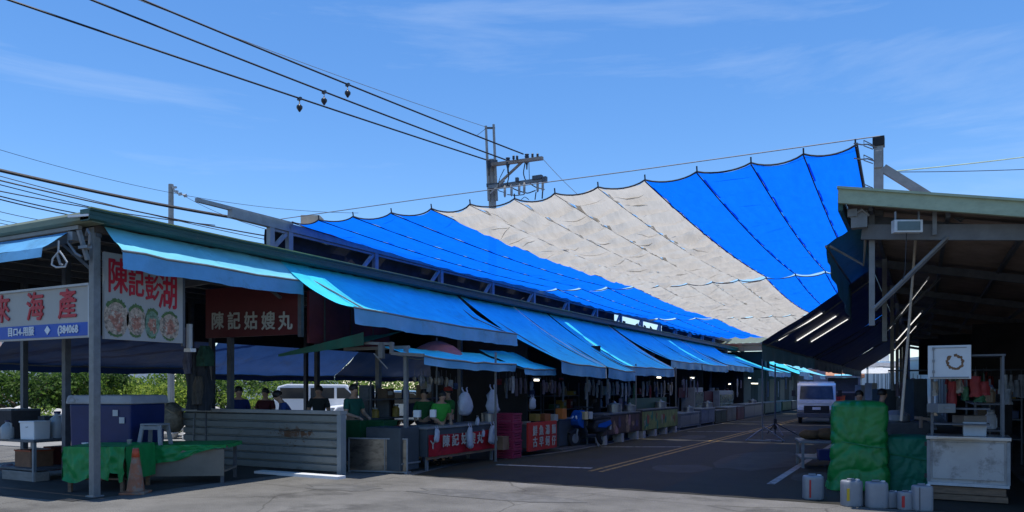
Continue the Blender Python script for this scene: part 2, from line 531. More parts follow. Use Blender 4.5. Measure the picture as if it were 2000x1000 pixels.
for (x, s) in ((-12.3, 11.0), (-14.0, 12.0), (-12.9, 8.0), (-15.9, 9.0), (-15.9, 13.0), (-15.9, 17), (-13.2, 14.5)):
    post(MB(), x, s, 0, 3.8, .1).build('inner_post', DSTEEL, shed)

# rear wind screen: upper panel of dark board
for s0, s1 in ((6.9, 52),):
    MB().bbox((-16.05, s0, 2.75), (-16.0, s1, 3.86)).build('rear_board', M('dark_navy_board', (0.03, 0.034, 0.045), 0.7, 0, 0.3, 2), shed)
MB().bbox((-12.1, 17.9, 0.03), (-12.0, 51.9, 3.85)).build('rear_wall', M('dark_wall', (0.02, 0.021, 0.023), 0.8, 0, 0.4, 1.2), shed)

# ================================================================ STEEL FRAME ON TOP OF THE SHED THAT HOLDS THE SHADE CLOTH
FRM = M('frame_grey_paint', (0.27, 0.285, 0.30), 0.5, 0.2, 0.2, 5, dirt=(0.1, 0.08, 0.07), dthr=0.63)
frame = thing('cloth_support_truss', 'grey steel frame above the left shed roof carrying the shade cloths', 'steel frame', (-11.2, 10.0, 4.1))
fb = MB().bar((-11.2, 10.0, 4.80), (-11.2, 52, 4.74), .12, .16)
fb.bar((-11.2, 11.0, 4.69), (-11.2, 52, 4.62), .05, .05)
fb.build('top_beam', FRM, frame)
MB().bar((-11.25, 9.3, 4.9), (-11.22, 11.6, 4.90), .07, .07).build('beam_end', FRM, frame)
for i in range(15):
    s = 11.0 + (0 if i == 0 else .5 + (i - 1) * 2.75)
    q = MB().bar((-11.2, s, 4.1), (-11.2, s, 4.72), .1, .12)
    if i > 0:
        q.bar((-11.2, s - .1, 4.66), (-11.2, s - .62, 4.16), .07, .07)
    q.build('upright', FRM, frame)
NET = M('black_shade_net', (0.012, 0.016, 0.024), 0.9, 0, 0.4, 2)
for s0, s1 in ((11.06, 30.6), (37.3, 52)):
    MB().grid(lambda u, v: Vector((-11.42 + .05 * noise.noise(Vector((u * 3, v * 30, 1.3))), lerp(s0, s1, v), lerp(4.02, 4.72, u))), 4, 90).build('wind_net', NET, frame)
SUNP = M('clear_roof_panel', (0.55, 0.72, 0.72), 0.3, 0, 0.1, 2)
nb = MB()
for s in (22.0, 22.6, 31.5, 33.2, 34.3, 35.2):
    nb.box((-11.32, s, 4.3), (.03, .28, .34), rx=random.Random(s).uniform(-.4, .4))
nb.build('torn_net', NET, frame)

# ================================================================ SHADE CLOTHS: three colour bands in three rows
def cloth_mat(name, col, tcol, mix, var, hcol):
    return M(name, col, 0.75, 0, var, 3.0, bump=0.3 if col[0] < .1 else .6, bscale=9, transl=mix, spec=0.1, tcol=tcol, stretch=(3, .6, 1), holes=.09 if col[0] < .1 else .06, hcol=hcol)
CB = cloth_mat('blue_shade_cloth', (0.018, 0.20, 0.98), (0.13, 0.62, 0.72), 0.84, 0.10, (.03, .42, 1.0))
CGR = cloth_mat('grey_shade_cloth', (0.61, 0.565, 0.50), (0.74, 0.74, 0.73), 0.82, 0.10, (.9, .86, .78))
CORD = M('dark_cord', (0.02, 0.025, 0.04), 0.8)
cab_l = [-11.12, -10.42, -9.56, -8.66, -7.77, -6.96, -6.08, -5.33, -4.57, -3.79, -2.98, -2.19, -1.47, -.80]
rows = [(11.5, 23.0), (23.15, 34.6), (34.75, 48.5)]
DR = -0.016
def hc(l, s, i):
    a, b = rows[i]
    v = (s - a) / (b - a)
    return 4.91 - .12 * math.sin(math.pi * min(1, max(0, (l + 11.1) / 10.3))) - 0.13 * 4 * v * (1 - v) - 0.045 * i
def cloth(i, ka, kb, mat, label, grey, seed):
    a, b = rows[i]
    t = thing('shade_cloth', label, 'shade cloth', (cab_l[ka], a, 4.7), group='shade cloths stretched over the street')
    mb = MB()
    NU, NV = 8, 210
    hem = MB()
    for k in range(ka, kb):
        l0, l1 = cab_l[k], cab_l[k + 1]
        rnd = random.Random(seed * 50 + k)
        sg = rnd.uniform(.03, .055)
        rc = rnd.uniform(.05, .12)
        rc2 = rnd.uniform(.10, .30)
        ph = rnd.uniform(0, 6)
        amp = .3 if grey else .08
        wl = .78 if grey else 1.1
        def fn(u, v):
            c = 4 * u * (1 - u)
            e0 = max(0, 1 - v * 14) ; e1 = max(0, 1 - (1 - v) * 14)
            s = lerp(a, b, v) + c * (rc * e0 - rc2 * e1)
            l = lerp(l0, l1, u) + DR * (s - 11.5)
            d = sg * c ** .8 * (1 + .3 * e0 + 1.6 * e1)
            z = hc(lerp(l0, l1, u), min(max(s, a), b), i) - d
            n1 = noise.noise(Vector((l * 1.3, s * .5, seed)))
            n2 = noise.noise(Vector((l * 2.6 + 5, s * 1.5, seed + 4)))
            # the cloth is tied to the wires at intervals: folds run across, deeper in mid cell
            f = (s + .16 * n1 + .22 * (u - .5) * math.sin(ph + s * .7)) / wl
            w = .6 - abs(math.sin(math.pi * f + ph))
            z += amp * (.7 + .9 * n2) * w * (.22 + .78 * c) * (1 - .75 * max(e0, e1)) + .022 * n1 * c + (.03 if grey else .012) * noise.noise(Vector((l * 6, s * 3.6, seed + 2))) * (.3 + .7 * c)
            if u in (0, 1):
                l += (.03 if grey else .012) * (abs(math.sin(math.pi * s / wl)) - .5)
            return Vector((l, s, z))
        mb.grid(fn, NU, NV)
        # doubled cloth: pockets sewn along the wires and across the folds
        s_ = a + .4
        while s_ < b - .5:
            ln = rnd.uniform(.15, .5) if grey else rnd.uniform(.5, 1.4)
            v0, v1 = (s_ - a) / (b - a), (min(s_ + ln, b - .2) - a) / (b - a)
            wd = rnd.uniform(.03, .075) if grey else rnd.uniform(.02, .035)
            hem.grid(lambda q, p: fn(q * wd / (l1 - l0) * 1.2, lerp(v0, v1, p)) + Vector((0, 0, .012)), 2, 3)
            s_ += ln + rnd.uniform(.1, .5)
        kk = 0
        s_ = a + .5
        while s_ < b - .4:
            u0 = rnd.uniform(.0, .5)
            u1 = min(1, u0 + rnd.uniform(.35, .9))
            if rnd.random() < (.75 if grey else .22):
                wd = rnd.uniform(.015, .035) if grey else .02
                tl = rnd.uniform(-.35, .35)
                hem.grid(lambda q, p: fn(lerp(u0, u1, q), (s_ + tl * q + wd * (p - .5) * math.sin(math.pi * min(1, max(0, q)) * .9 + .15) - a) / (b - a)) + Vector((0, 0, .012)), 5, 2)
            s_ += wl * rnd.uniform(.4, .9)
    mb.build('cloth', mat, t, smooth=True)
    hem.build('sewn_hem', mat, t, smooth=True)
    cd = MB()
    for k in range(ka, kb):
        l0, l1 = cab_l[k], cab_l[k + 1]
        pts = []
        rnd = random.Random(seed * 50 + k)
        sg = rnd.uniform(.03, .055); rc = rnd.uniform(.05, .12)
        for q in range(9):
            u = q / 8; c = 4 * u * (1 - u)
            s = a + c * rc
            l = lerp(l0, l1, u) + DR * (s - 11.5)
            pts.append((l, s - .01, hc(lerp(l0, l1, u), s, i) - sg * c ** .8 * 1.3 + .008))
        cd.tube(pts, .014, 5)
        cd.tube([(l1 + DR * (a - 11.5), a, hc(l1, a, i)), (l1 + DR * (a - 11.5), a - .02, hc(l1, a, i) + .09)], .012, 5)
    cd.build('edge_cord', CORD, t)
    return t
rown = ['nearest row', 'middle row', 'farthest row']
for i in range(3):
    cloth(i, 0, 4, CB, ['blue shade cloth beside the left steel frame, nearest row with pointed hem', 'blue shade cloth beside the left frame, middle row between two gaps', 'blue shade cloth beside the left frame, farthest row above the rust red roof'][i], False, i * 3 + 1)
    cloth(i, 4, 9, CGR, ['pale grey shade cloth in the middle, nearest row below the utility pole', 'pale grey shade cloth in the middle of the canopy, second row', 'pale grey shade cloth in the middle of the canopy, farthest small row'][i], True, i * 3 + 2)
    cloth(i, 9, 13, CB, ['large blue shade cloth beside the black capped mast, nearest row on the right', 'blue shade cloth on the right, second row above the right awnings', 'blue shade cloth on the right, farthest row above the right awnings'][i], False, i * 3 + 3)
net = thing('shade_cable_net', 'thin dark wires running along the street above the shade cloths', 'cable net', (-6, 11.2, 4.8))
for k, l in enumerate(cab_l):
    pts = []
    for i in range(3):
        a, b = rows[i]
        for q in range(9):
            s = lerp(a, b, q / 8)
            pts.append((l + DR * (s - 11.5), s, hc(l, s, i) - .012))
    gr_ = 4 < k < 9
    MB().tube(pts, .006 if gr_ else .010, 5).build('cable', GWIRE if gr_ else CORD, net)
# guy rope along the near hem up to the mast
MB().tube([(-11.9, 11.45, 4.99), (-8, 11.45, 5.0), (-4, 11.45, 4.98), (-.5, 11.7, 5.06)], .008, 4).build('hem_rope', GWIRE, net)
BORD = MB()
for q in range(14):
    s = lerp(11.5, 16.5, q / 14)
    s2 = lerp(11.5, 16.5, (q + 1) / 14)
    f = lambda s: (-.78 + DR * (s - 11.5), s, hc(-.78, s, 0))
    BORD.bar(f(s), f(s2), .02, .09)
BORD.build('edge_band', CORD, net)

# mast on the right
MGR = M('weathered_mast', (0.27, 0.28, 0.28), 0.6, 0.1, 0.25, 5, dirt=(0.14, 0.12, 0.1), dthr=0.6)
mast = thing('canopy_mast', 'square grey mast with black cap and diagonal strut above the right roof', 'mast', (-.53, 11.9, 3.99))
mb = MB().bbox((-.59, 11.84, 3.99), (-.47, 11.96, 4.97))
mb.bbox((-.585, 11.81, 4.66), (-.485, 11.84, 4.9))
mb.build('column', MGR, mast, bevel=.006)
MB().bbox((-.605, 11.825, 4.97), (-.455, 11.975, 5.10)).build('cap', M('black_cap', (0.012, 0.012, 0.014), 0.6), mast)
MB().bar((-.47, 11.9, 4.66), (.50, 11.9, 3.86), .09, .11).build('strut', MGR, mast)
sh = MB()
for h in (4.95, 4.75, 4.35):
    sh.tube([(-.55, 11.85, h), (-.66, 11.7, h + .02), (-.72, 11.55, h - .02), (-.8, 11.3, h - .06)], .010, 5)
    sh.tube([(-.6, 11.8, h + .03), (-.70, 11.6, h + .05), (-.7, 11.62, h - .02), (-.6, 11.8, h - .03)], .007, 5)
sh.build('shackle', GWIRE, mast)
MB().bbox((-.655, 11.82, 4.05), (-.6, 11.95, 4.3)).build('clamp', DSTEEL, mast)

# ================================================================ AWNINGS
def tarp(name, col, transl=.35, rough=.45, tcol=(.8, .95, 1)):
    return M(name, col, rough, 0, 0.12, 2.2, bump=0.28, bscale=5, transl=transl, spec=0.35, tcol=tcol, dirt=tuple(c * .70 + .015 for c in col), dthr=.54, dscale=1.5)
TB1 = tarp('light_blue_tarp', (0.21, 0.66, 0.80), .12)
TB2 = tarp('mid_blue_tarp', (0.06, 0.70, 0.93), .15)
TBV = tarp('blue_valance_tarp', (0.14, 0.42, 0.72), .2)
NAVY = tarp('navy_tarp', (0.010, 0.032, 0.115), .05)
TEALT = tarp('dark_teal_tarp', (0.03, 0.13, 0.16), .25)
PIPE = M('white_piping', (0.75, 0.8, 0.82), 0.5)
AWN = []
def awning(label, s0, s1, l0, h0, l1, h1, val, mat, vmat, sag=.07, seed=1, h1b=None, l1b=None, group=None, val1=None, piping=False, arms=True, valance=True, wr=.024, cat='awning'):
    t = thing('awning', label, cat, (l0, (s0 + s1) / 2, h0), group=group)
    h1b = h1 if h1b is None else h1b
    l1b = l1 if l1b is None else l1b
    def P(u, v):
        s = lerp(s0, s1, v)
        hf, lf = lerp(h1, h1b, v), lerp(l1, l1b, v)
        l = lerp(l0, lf, u)
        bow = .02 * 4 * v * (1 - v)
        z = lerp(h0, hf, u) - sag * 4 * u * (1 - u) - bow * u
        return Vector((l, s, z + wr * noise.noise(Vector((u * 3 + seed, s * 1.1, seed))) + wr * .6 * noise.noise(Vector((u * 2 + s * 1.5, s * 2.2 - u * 4, seed + 3))) + .016 * noise.noise(Vector((u * 1.3, s * 4.5, seed + 8)))))
    n = max(12, int((s1 - s0) * 7))
    MB().grid(P, 12, n).build('canopy', mat, t, smooth=True)
    if valance:
        def V(u, v):
            p = P(1, v)
            w = .02 * math.sin(v * (s1 - s0) * 5 + seed) + .025 * noise.noise(Vector((v * (s1 - s0) * 1.3, u * 1.2, seed + 7)))
            vl = lerp(val, val if val1 is None else val1, v)
            return p + Vector((w * u + .004, 0, -vl * u * (1 + .05 * noise.noise(Vector((v * 5, seed, 0))))))
        MB().grid(V, 5, n).build('valance', vmat, t, smooth=True)
    MB().tube([P(1, q / 10) + Vector((0, 0, -.012)) for q in range(11)], .02, 6).build('front_bar', GAL, t)
    if piping:
        MB().tube([P(q / 10, 1) + Vector((0, 0, .012)) for q in range(11)] + ([P(1, 1) + Vector((.012, 0, -val))] if valance else []), .016, 5).build('piping', PIPE, t)
    if arms:
        for v in (.06, .94):
            a, b = P(0, v) + Vector((0, 0, -.12)), P(1, v) + Vector((0, 0, -.03))
            k = (a + b) / 2 + Vector((0, .25 if v < .5 else -.25, -.06))
            MB().tube([a, k, b], .016, 6).build('folding_arm', GAL, t)
    AWN.append(t)
    return t
LG = 'blue awnings along the left shed'
awning('pale blue half folded awning at the left corner post, above the white food sign', 7.1, 10.75, -10.54, 3.955, -10.13, 3.585, .27, TB1, TBV, .02, 1, group=LG)
awning('wide blue awning over the red stall sign, second from the corner post', 10.6, 16.75, -10.54, 3.955, -8.8, 3.02, .30, TB2, TBV, .16, 2, h1b=2.92, group=LG)
awning('long low reaching blue awning above the scooter, its right edge piped in white', 16.9, 19.85, -10.54, 3.955, -7.66, 2.24, .30, TB2, TBV, .12, 3, h1b=2.16, group=LG, piping=True)
awning('blue awning between the two white piped ones, above the picture counter', 19.9, 22.1, -10.54, 3.955, -7.6, 2.16, .29, TB2, TBV, .12, 4, h1b=2.08, group=LG)
awning('blue awning above the green banner counter, piped white on its right', 22.25, 27.6, -10.54, 3.955, -8.0, 2.28, .28, TB2, TBV, .12, 5, group=LG, piping=True)
awning('blue awning above the grey cool boxes, seamed in its valance', 27.9, 32.4, -10.54, 3.955, -8.2, 2.62, .28, TB2, TBV, .12, 6, group=LG)
awning('blue awning with a bright seam, next before the rust red roof', 32.5, 37.4, -10.54, 3.955, -8.2, 2.62, .28, TB2, TBV, .12, 7, group=LG, piping=True)
awning('blue awning ending under the rust red roof', 37.7, 44.2, -10.54, 3.955, -8.3, 2.72, .26, TB2, TBV, .12, 8, group=LG)
fl = ['first small blue awning beyond the rust red roof', 'second small blue awning beyond the rust red roof, behind the thin support pole', 'third small far blue awning, above the teal draped counter', 'fourth far blue awning, beside the truck roof', 'fifth far blue awning, just left of the truck roof', 'farthest pale blue awning, above the truck roof']
for i in range(6):
    rr = random.Random(i + 40)
    awning(fl[i], 45.0 + i * 6.2, 50.6 + i * 6.2, -10.6, 3.7, -7.6 - (i % 2) * .5, 2.55 + .1 * (i % 3), .3, TB2 if i < 4 else TB1, TBV, .1, 20 + i, group=LG, arms=False)
LOWG = 'low blue awnings in front of the stalls'
awning('low blue awning over the counter with the red banner', 11.6, 15.2, -8.95, 2.38, -8.0, 2.18, .17, TB2, TBV, .03, 31, h1b=2.12, group=LOWG)
awning('short low blue awning right of the faded parasol, over the maroon crates', 15.6, 17.3, -9.2, 2.5, -8.0, 2.06, .15, TB2, TBV, .04, 32, group=LOWG)
# side awning on the end of the left shed
t = thing('awning', 'dull blue side awning hanging from the end fascia at the far left', 'awning', (-13.5, 6.85, 3.85))
MB().grid(lambda u, v: Vector((lerp(-16.2, -10.95, v), lerp(6.82, 6.45, u), lerp(3.86, 3.58, u) + .02 * noise.noise(Vector((v * 8, u * 2, 3))))), 5, 40).build('canopy', TBV, t, smooth=True)
MB().grid(lambda u, v: Vector((lerp(-16.2, -10.95, v) , 6.45 - .02 * u, 3.58 - .14 * u)), 2, 30).build('valance', TBV, t, smooth=True)
# rear tarps that close the back of the left shed
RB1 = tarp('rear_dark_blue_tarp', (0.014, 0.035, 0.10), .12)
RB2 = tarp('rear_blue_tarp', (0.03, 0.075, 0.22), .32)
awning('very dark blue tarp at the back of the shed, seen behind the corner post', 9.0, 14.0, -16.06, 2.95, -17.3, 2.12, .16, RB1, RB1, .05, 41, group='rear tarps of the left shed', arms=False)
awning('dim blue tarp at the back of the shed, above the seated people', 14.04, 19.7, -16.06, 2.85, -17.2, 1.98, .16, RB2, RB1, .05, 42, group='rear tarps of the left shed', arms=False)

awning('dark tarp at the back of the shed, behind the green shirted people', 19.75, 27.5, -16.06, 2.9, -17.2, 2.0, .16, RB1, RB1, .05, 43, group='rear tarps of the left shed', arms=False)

# ================================================================ RIGHT MARKET SHED
SAGE = M('sage_green_sheet', (0.30, 0.36, 0.25), 0.5, 0.1, 0.12, 2.5, dirt=(0.2, 0.23, 0.17), dthr=0.62, stretch=(3, 1, 6))
shed2 = thing('market_shed', 'low dark market shed with sage green fascia on the right of the street', 'market shed', (-.6, 11.2, 0))
MB().grid(roof_fn(-.92, 4.15, 6.5, 2.68, 11.14, 50, 30), 2, 740).build('roof', M('brown_dark_sheet', (0.26, 0.20, 0.165), 0.8, 0.1, 0.3, 2), shed2)
# fascia along the gable, sloping away from the street
fp = [(-.98, 4.245), (6.5, 2.77), (6.5, 2.60), (-.98, 4.06)]
MB().prism(fp, 'y', 11.06, 11.13).build('end_fascia', SAGE, shed2)
MB().bar((-.99, 11.08, 4.262), (6.5, 11.08, 2.785), .12, .03).build('fascia_cap', SAGE, shed2)
MB().bbox((-.99, 11.14, 3.97), (-.93, 50, 4.2)).build('eave_board', TEAL, shed2)
MB().bar((-.72, 11.5, 3.72), (6.2, 11.5, 3.05), .07, .2).build('end_beam', M('grey_beam', (0.13, 0.14, 0.15), 0.6, 0.1, 0.2, 4), shed2)
for l in (.15, 1.35, 2.4):
    MB().bar((l, 11.4, 3.6 - l * .1), (l, 11.4, 4.0 - l * .2), .05, .05).build('hanger', GAL, shed2)
for i in range(10):
    s = 11.6 + i * 4.2
    MB().bar((-.8, s + .2, 3.95), (6.3, s + .2, 2.55), .08, .14).build('rafter', DSTEEL, shed2)
pq = MB()
for i in range(8):
    pq.bar((-.6 + i * .9, 11.3, 4.0 - i * .178), (-.6 + i * .9, 49.8, 4.0 - i * .178), .05, .08)
pq.build('purlins', DSTEEL, shed2)
for s in (11.62, 15.7, 19.8, 24, 28.2, 32.4, 36.5, 42, 48):
    post(MB(), -.60, s, 0 if s > 18 else 2.45, 3.98, .08 if s > 12 else .072).build('post', GAL, shed2)
    if s > 12:
        post(MB(), 4.6, s, 0, 3.0, .1).build('inner_post', DSTEEL, shed2)
for s, m in ((11.45, GAL), (11.75, DSTEEL), (15.75, DSTEEL), (20.1, DSTEEL), (24.1, DSTEEL)):
    MB().tube([(-.57, s, 2.67), (.30, s, 3.56)], .021, 7).build('brace', m, shed2)
bk = MB().box((-.74, 11.35, 3.86), (.2, .14, .22)).box((-.82, 11.3, 3.95), (.12, .1, .1)).tube([(-.85, 11.3, 3.9), (-.7, 11.25, 3.98), (-.62, 11.3, 3.9)], .02)
bk.build('awning_bracket', GAL, shed2)
RG = 'dark awnings along the right shed'
ta = awning('teal drop awning at the near corner of the right shed, under the mast', 11.75, 16.4, -.76, 3.88, -1.2, 3.62, .24, TEALT, TEALT, -.02, 51, group=RG, arms=False, val1=.78)
arm = MB().tube([(-.68, 11.55, 3.62), (-.70, 11.56, 3.28), (-1.14, 11.7, 3.6)], .02)
arm.build('folding_arm', M('rusty_arm', (0.12, 0.10, 0.08), 0.6, 0.2, 0.3, 9), ta)
tb = awning('large navy awning reaching low over the street on the right, with pale seam strips', 15.5, 24.0, -.80, 3.78, -2.76, 2.48, .34, NAVY, TEALT, .04, 52, group=RG)
tcw = awning('navy awning beyond the large one on the right, near the truck', 23.85, 33.0, -.80, 3.77, -2.76, 2.47, .34, NAVY, NAVY, .04, 53, group=RG)
awning('dark awning on the right past the truck, third from the mast', 32.85, 43.5, -.80, 3.76, -2.75, 2.46, .3, NAVY, NAVY, .04, 54, group=RG, arms=False)
LAMP = M('lit_tube', (0.9, 0.9, 0.9), 0.4, emit=(1, 0.97, 0.92, 0.95))
def tube_lamp(label, a, b, grp='lit tube lamps under the roofs', r=.010):
    a, b = Vector(a), Vector(b)
    t = thing('tube_lamp', label, 'tube lamp', (a + b) / 2, group=grp)
    d = (b - a).normalized()
    MB().tube([a, b], r, 8).build('tube', LAMP, t)
    e = MB().tube([a - d * .03, a + d * .03], r * 1.25, 8)
    e.tube([b - d * .03, b + d * .03], r * 1.25, 8)
    e.bar(a + Vector((.02, 0, .035)), b + Vector((.02, 0, .035)), .03, .02)
    e.build('holder', OFFW, t)
tube_lamp('lit tube lamp under the navy awning, closest to its outer edge', (-2.60, 16.4, 2.55), (-1.72, 16.4, 3.1))
tube_lamp('lit tube lamp under the navy awning, middle one of three', (-2.45, 17.9, 2.62), (-1.6, 17.9, 3.16), r=.014)
tube_lamp('lit tube lamp under the navy awning, lowest of three', (-2.36, 19.6, 2.68), (-1.5, 19.6, 3.22))
tube_lamp('long lit tube lamp slanting beside the leaning pole under the right roof', (-.54, 15.9, 2.68), (.10, 15.9, 3.58))
tube_lamp('short lit tube lamp below the long slanting one under the right roof', (-.5, 18.6, 2.6), (.0, 18.6, 3.22), r=.016)
tube_lamp('dim lit tube lamp slanting lowest and farthest inside the right shed', (-.6, 21.0, 2.5), (-.1, 21.0, 3.12), r=.014)
# ================================================================ UTILITY POLES AND WIRES
PCON = M('pale_pole_concrete', (0.36, 0.34, 0.31), 0.8, 0, 0.15, 4, dirt=(0.25, 0.23, 0.2), dthr=0.6)
INS = M('dark_insulator', (0.03, 0.03, 0.035), 0.35)
zp = 27.5
pb0 = W(962, 757, zp)
up = thing('utility_pole', 'tall utility pole with forked top, two crossarms and hanging insulators behind the grey cloth', 'utility pole', (pb0.x, pb0.y, 0))
def PW(px, py, dz=0.0):
    return W(px, py, zp + dz)
m = MB()
b = PW(962, 395); b.z = 0
m.tube([b, PW(962, 405), PW(960, 312)], [.17, .135, .125], 12)
m.build('shaft', PCON, up, smooth=False)
for x0, x1, y1 in ((955, 949, 246), (970, 964, 243)):
    MB().tube([PW(x0, 392, -.15), PW(x1, y1, -.15)], [.055, .045], 8).build('top_rod', PCON, up)
m = MB()
m.bar(PW(948, 250, -.15), PW(967, 250, -.15), .05, .06).bar(PW(950, 318, -.2), PW(972, 316, -.2), .1, .12).bar(PW(950, 362, -.2), PW(975, 360, -.2), .1, .1)
m.build('clamps', DSTEEL, up)
ARMC = M('weathered_arm_wood', (0.33, 0.26, 0.21), 0.7, 0, 0.2, 4, stretch=(4, 1, 1))
MB().bar(PW(953, 323, -.25), PW(1060, 309, -1.2), .13, .11).build('crossarm', ARMC, up)
MB().bar(PW(955, 366, -.25), PW(1066, 350, -1.2), .12, .12).build('crossarm', M('grey_arm_steel', (0.2, 0.21, 0.22), 0.5, 0.3, 0.2, 5), up)
MB().bar(PW(975, 358, -.3), PW(1020, 316, -.8), .07, .07).build('arm_brace', ARMC, up)
MB().bar(PW(958, 378, -.3), PW(985, 352, -.8), .06, .06).build('arm_brace', PCON, up)
for (x, y) in ((952, 318), (989, 313), (1026, 306)):
    q = MB().lathe(PW(x + 3, y, -.6), [(.03, .1), (.085, .08), (.06, .03), (.085, 0), (.06, -.06), (.085, -.1), (.03, -.3), (.02, -.45)], 10)
    q.build('insulator', INS, up, smooth=True)
for (x, y) in ((1003, 309), (1010, 309), (1040, 305), (1050, 305)):
    MB().lathe(PW(x, y, -1.0), [(.03, -.05), (.05, 0), (.035, .03), (.05, .05), (.02, .1)], 8).build('pin_insulator', INS, up, smooth=True)
for (x, y) in ((986, 364), (999, 362), (1014, 360), (1024, 358), (1050, 354), (1060, 353)):
    MB().lathe(PW(x, y + 10, -1.0), [(.02, .2), (.045, .16), (.045, -.14), (.02, -.2)], 8).build('hanging_insulator', PCON, up, smooth=True)
q = MB()
for a_, b_ in (((1050, 347, -1.1), (.35, .15, .14)), ((1064, 351, -1.2), (.14, .14, .2)), ((1010, 351, -.9), (.1, .1, .14))):
    MB().box(PW(*a_), b_).build('switch_box', DSTEEL, up)
def loop(*p, r=.012):
    pts = []
    P0 = [PW(x, y, -.8) for x, y in p]
    for i in range(len(P0) - 1):
        for k in range(4):
            pts.append(P0[i].lerp(P0[i + 1], k / 4))
    pts.append(P0[-1])
    sm = [pts[0]] + [(pts[i - 1] + pts[i] * 2 + pts[i + 1]) / 4 for i in range(1, len(pts) - 1)] + [pts[-1]]
    MB().tube(sm, r, 5).build('jumper_cable', WIRE, up)
loop((992, 320), (994, 345), (990, 362), (1010, 372), (1030, 378), (1046, 372), r=.02)
loop((1026, 316), (1022, 338), (1026, 352), (1046, 366), (1064, 370), r=.02)
loop((985, 330), (975, 350), (972, 372), (985, 376), r=.014)
loop((1033, 316), (1034, 352))
loop((990, 380), (1008, 382), (1024, 380), r=.016)
loop((1018, 390), (1025, 384), (1033, 390), r=.012)
loop((1047, 375), (1045, 390), r=.02)
loop((1060, 372), (1059, 388), r=.025)
loop((950, 250), (940, 258), (932, 264), r=.008)

def wire(label, a, b, sag, r, mat=WIRE, grp='overhead wires', n=28, cat='overhead wire', name='overhead_wire', twist=False):
    a, b = Vector(a), Vector(b)
    def P(t): return a.lerp(b, t) - Vector((0, 0, sag * 4 * t * (1 - t)))
    o = MB().tube([P(i / n) for i in range(n + 1)], r, 5).build(name, mat)
    tag(o, label, cat, grp)
    return P
def wire_px(label, p0, z0, p1, z1, sag, r, **k):
    return wire(label, W(p0[0], p0[1], z0), W(p1[0], p1[1], z1), sag, r, **k)
# three thick wires climbing to the upper left
P1 = wire_px('thick overhead wire, lowest of the three climbing to the upper left', (-600, -212), 13.0, (949, 312), 27.2, .05, .026)
P2 = wire_px('thick overhead wire, middle of the three climbing to the upper left', (-600, -318), 13.2, (987, 312), 27.0, .12, .026)
P3 = wire_px('thick overhead wire, topmost of the three climbing to the upper left', (-600, -372), 13.4, (1022, 301), 26.9, .10, .026)
wire_px('faint thin wire above the three thick ones, ending at the forked pole top', (-600, -360), 15.0, (949, 248), 27.3, .25, .009, mat=GWIRE)
wire_px('thin guy wire slanting down from the right end of the upper crossarm', (1060, 310), 26.4, (1140, 390), 26.0, .05, .009, mat=GWIRE)
def on_wire(P, px):
    lo, hi = 0.0, 1.0
    for _ in range(40):
        m = (lo + hi) / 2
        p = P(m)
        X = p.x * CA + p.y * SA; Z = -p.x * SA + p.y * CA
        if 1000 + FP * X / Z < px: lo = m
        else: hi = m
    return P(lo)
for P, px, lb in ((P1, 585, 'lowest'), (P2, 633, 'middle'), (P3, 679, 'topmost')):
    c = on_wire(P, px)
    t = thing('wire_weight', 'small dark hanging weight on the %s thick overhead wire' % lb, 'wire weight', c, group='weights on the thick overhead wires')
    MB().box(c + Vector((0, 0, -.01)), (.13, .06, .08)).build('clip', DSTEEL, t)
    MB().lathe(c + Vector((0, 0, -.28)), [(.02, -.10), (.045, -.06), (.085, 0), (.085, .06), (.04, .1), (.015, .12), (.015, .25)], 10).build('bob', INS, t, smooth=True)
# lower left bundle
thick = wire_px('thick bundled cable crossing above the left shed roof towards the frame', (-80, 314), 16, (560, 441), 22, .10, .042, mat=M('bundled_cable', (0.05, 0.045, 0.042), 0.6, 0, .5, 14))
wl = [((-80, 268), (337, 377), .006, 'thin wire sloping down to the short concrete pole top'), ((-80, 322), (540, 472), .010, 'thin wire just below the thick bundled cable'), ((-80, 333), (545, 465), .017, 'dark wire second below the thick bundled cable'),
      ((-80, 340), (545, 482), .011, 'dark wire third below the thick bundled cable'), ((-80, 357), (420, 440), .013, 'wire passing just above the left shed ridge corner'), ((-80, 362), (260, 434), .015, 'dark wire ending behind the left roof corner, upper of a pair'),
      ((-80, 368), (240, 436), .015, 'dark wire ending behind the left roof corner, lower of a pair'), ((-80, 392), (160, 440), .008, 'thin wire above the end fascia, upper of the lowest group'), ((-80, 408), (120, 446), .007, 'thin wire above the end fascia, middle of the lowest group'), ((-80, 415), (110, 450), .008, 'thin wire nearest the end fascia, lowest at the far left')]
for a, b2, r, lb in wl:
    wire_px(lb, a, 16, b2, 21, .08, r, grp='wires above the left shed')
wire_px('thin wire from the short concrete pole towards the shade cloth', (337, 377), 25, (700, 416), 30, .15, .008, grp='wires above the left shed')
wire_px('thin wire falling from the pole bracket to the steel frame', (352, 378), 24.8, (528, 450), 17.5, .1, .007, grp='wires above the left shed')
pp = W(334, 757, 25)
t = thing('utility_pole', 'short plain concrete pole behind the left shed roof', 'utility pole', (pp.x, pp.y, 0))
p_ = W(334, 360, 25)
MB().tube([(p_.x, p_.y, 0), p_], [.11, .08], 10).build('shaft', PCON, t)
q = MB()
for (x, y) in ((341, 366), (344, 374), (352, 379), (362, 382)):
    q.box(W(x, y, 24.9), (.12, .06, .09), rx=x)
q.tube([W(338, 368, 24.9), W(346, 377, 24.9), W(366, 383, 24.9)], .02)
q.build('bracket', OFFW, t)
wire_px('pale green wire stretching right from the mast', (1740, 335), 10.9, (2100, 293), 12, .02, .009, mat=M('pale_green_cable', (0.5, 0.62, 0.45), .5), grp='wires right of the mast')
wire_px('thin grey wire right of the mast, below the pale green one', (1738, 336), 10.9, (2100, 326), 12, .02, .006, mat=GWIRE, grp='wires right of the mast')

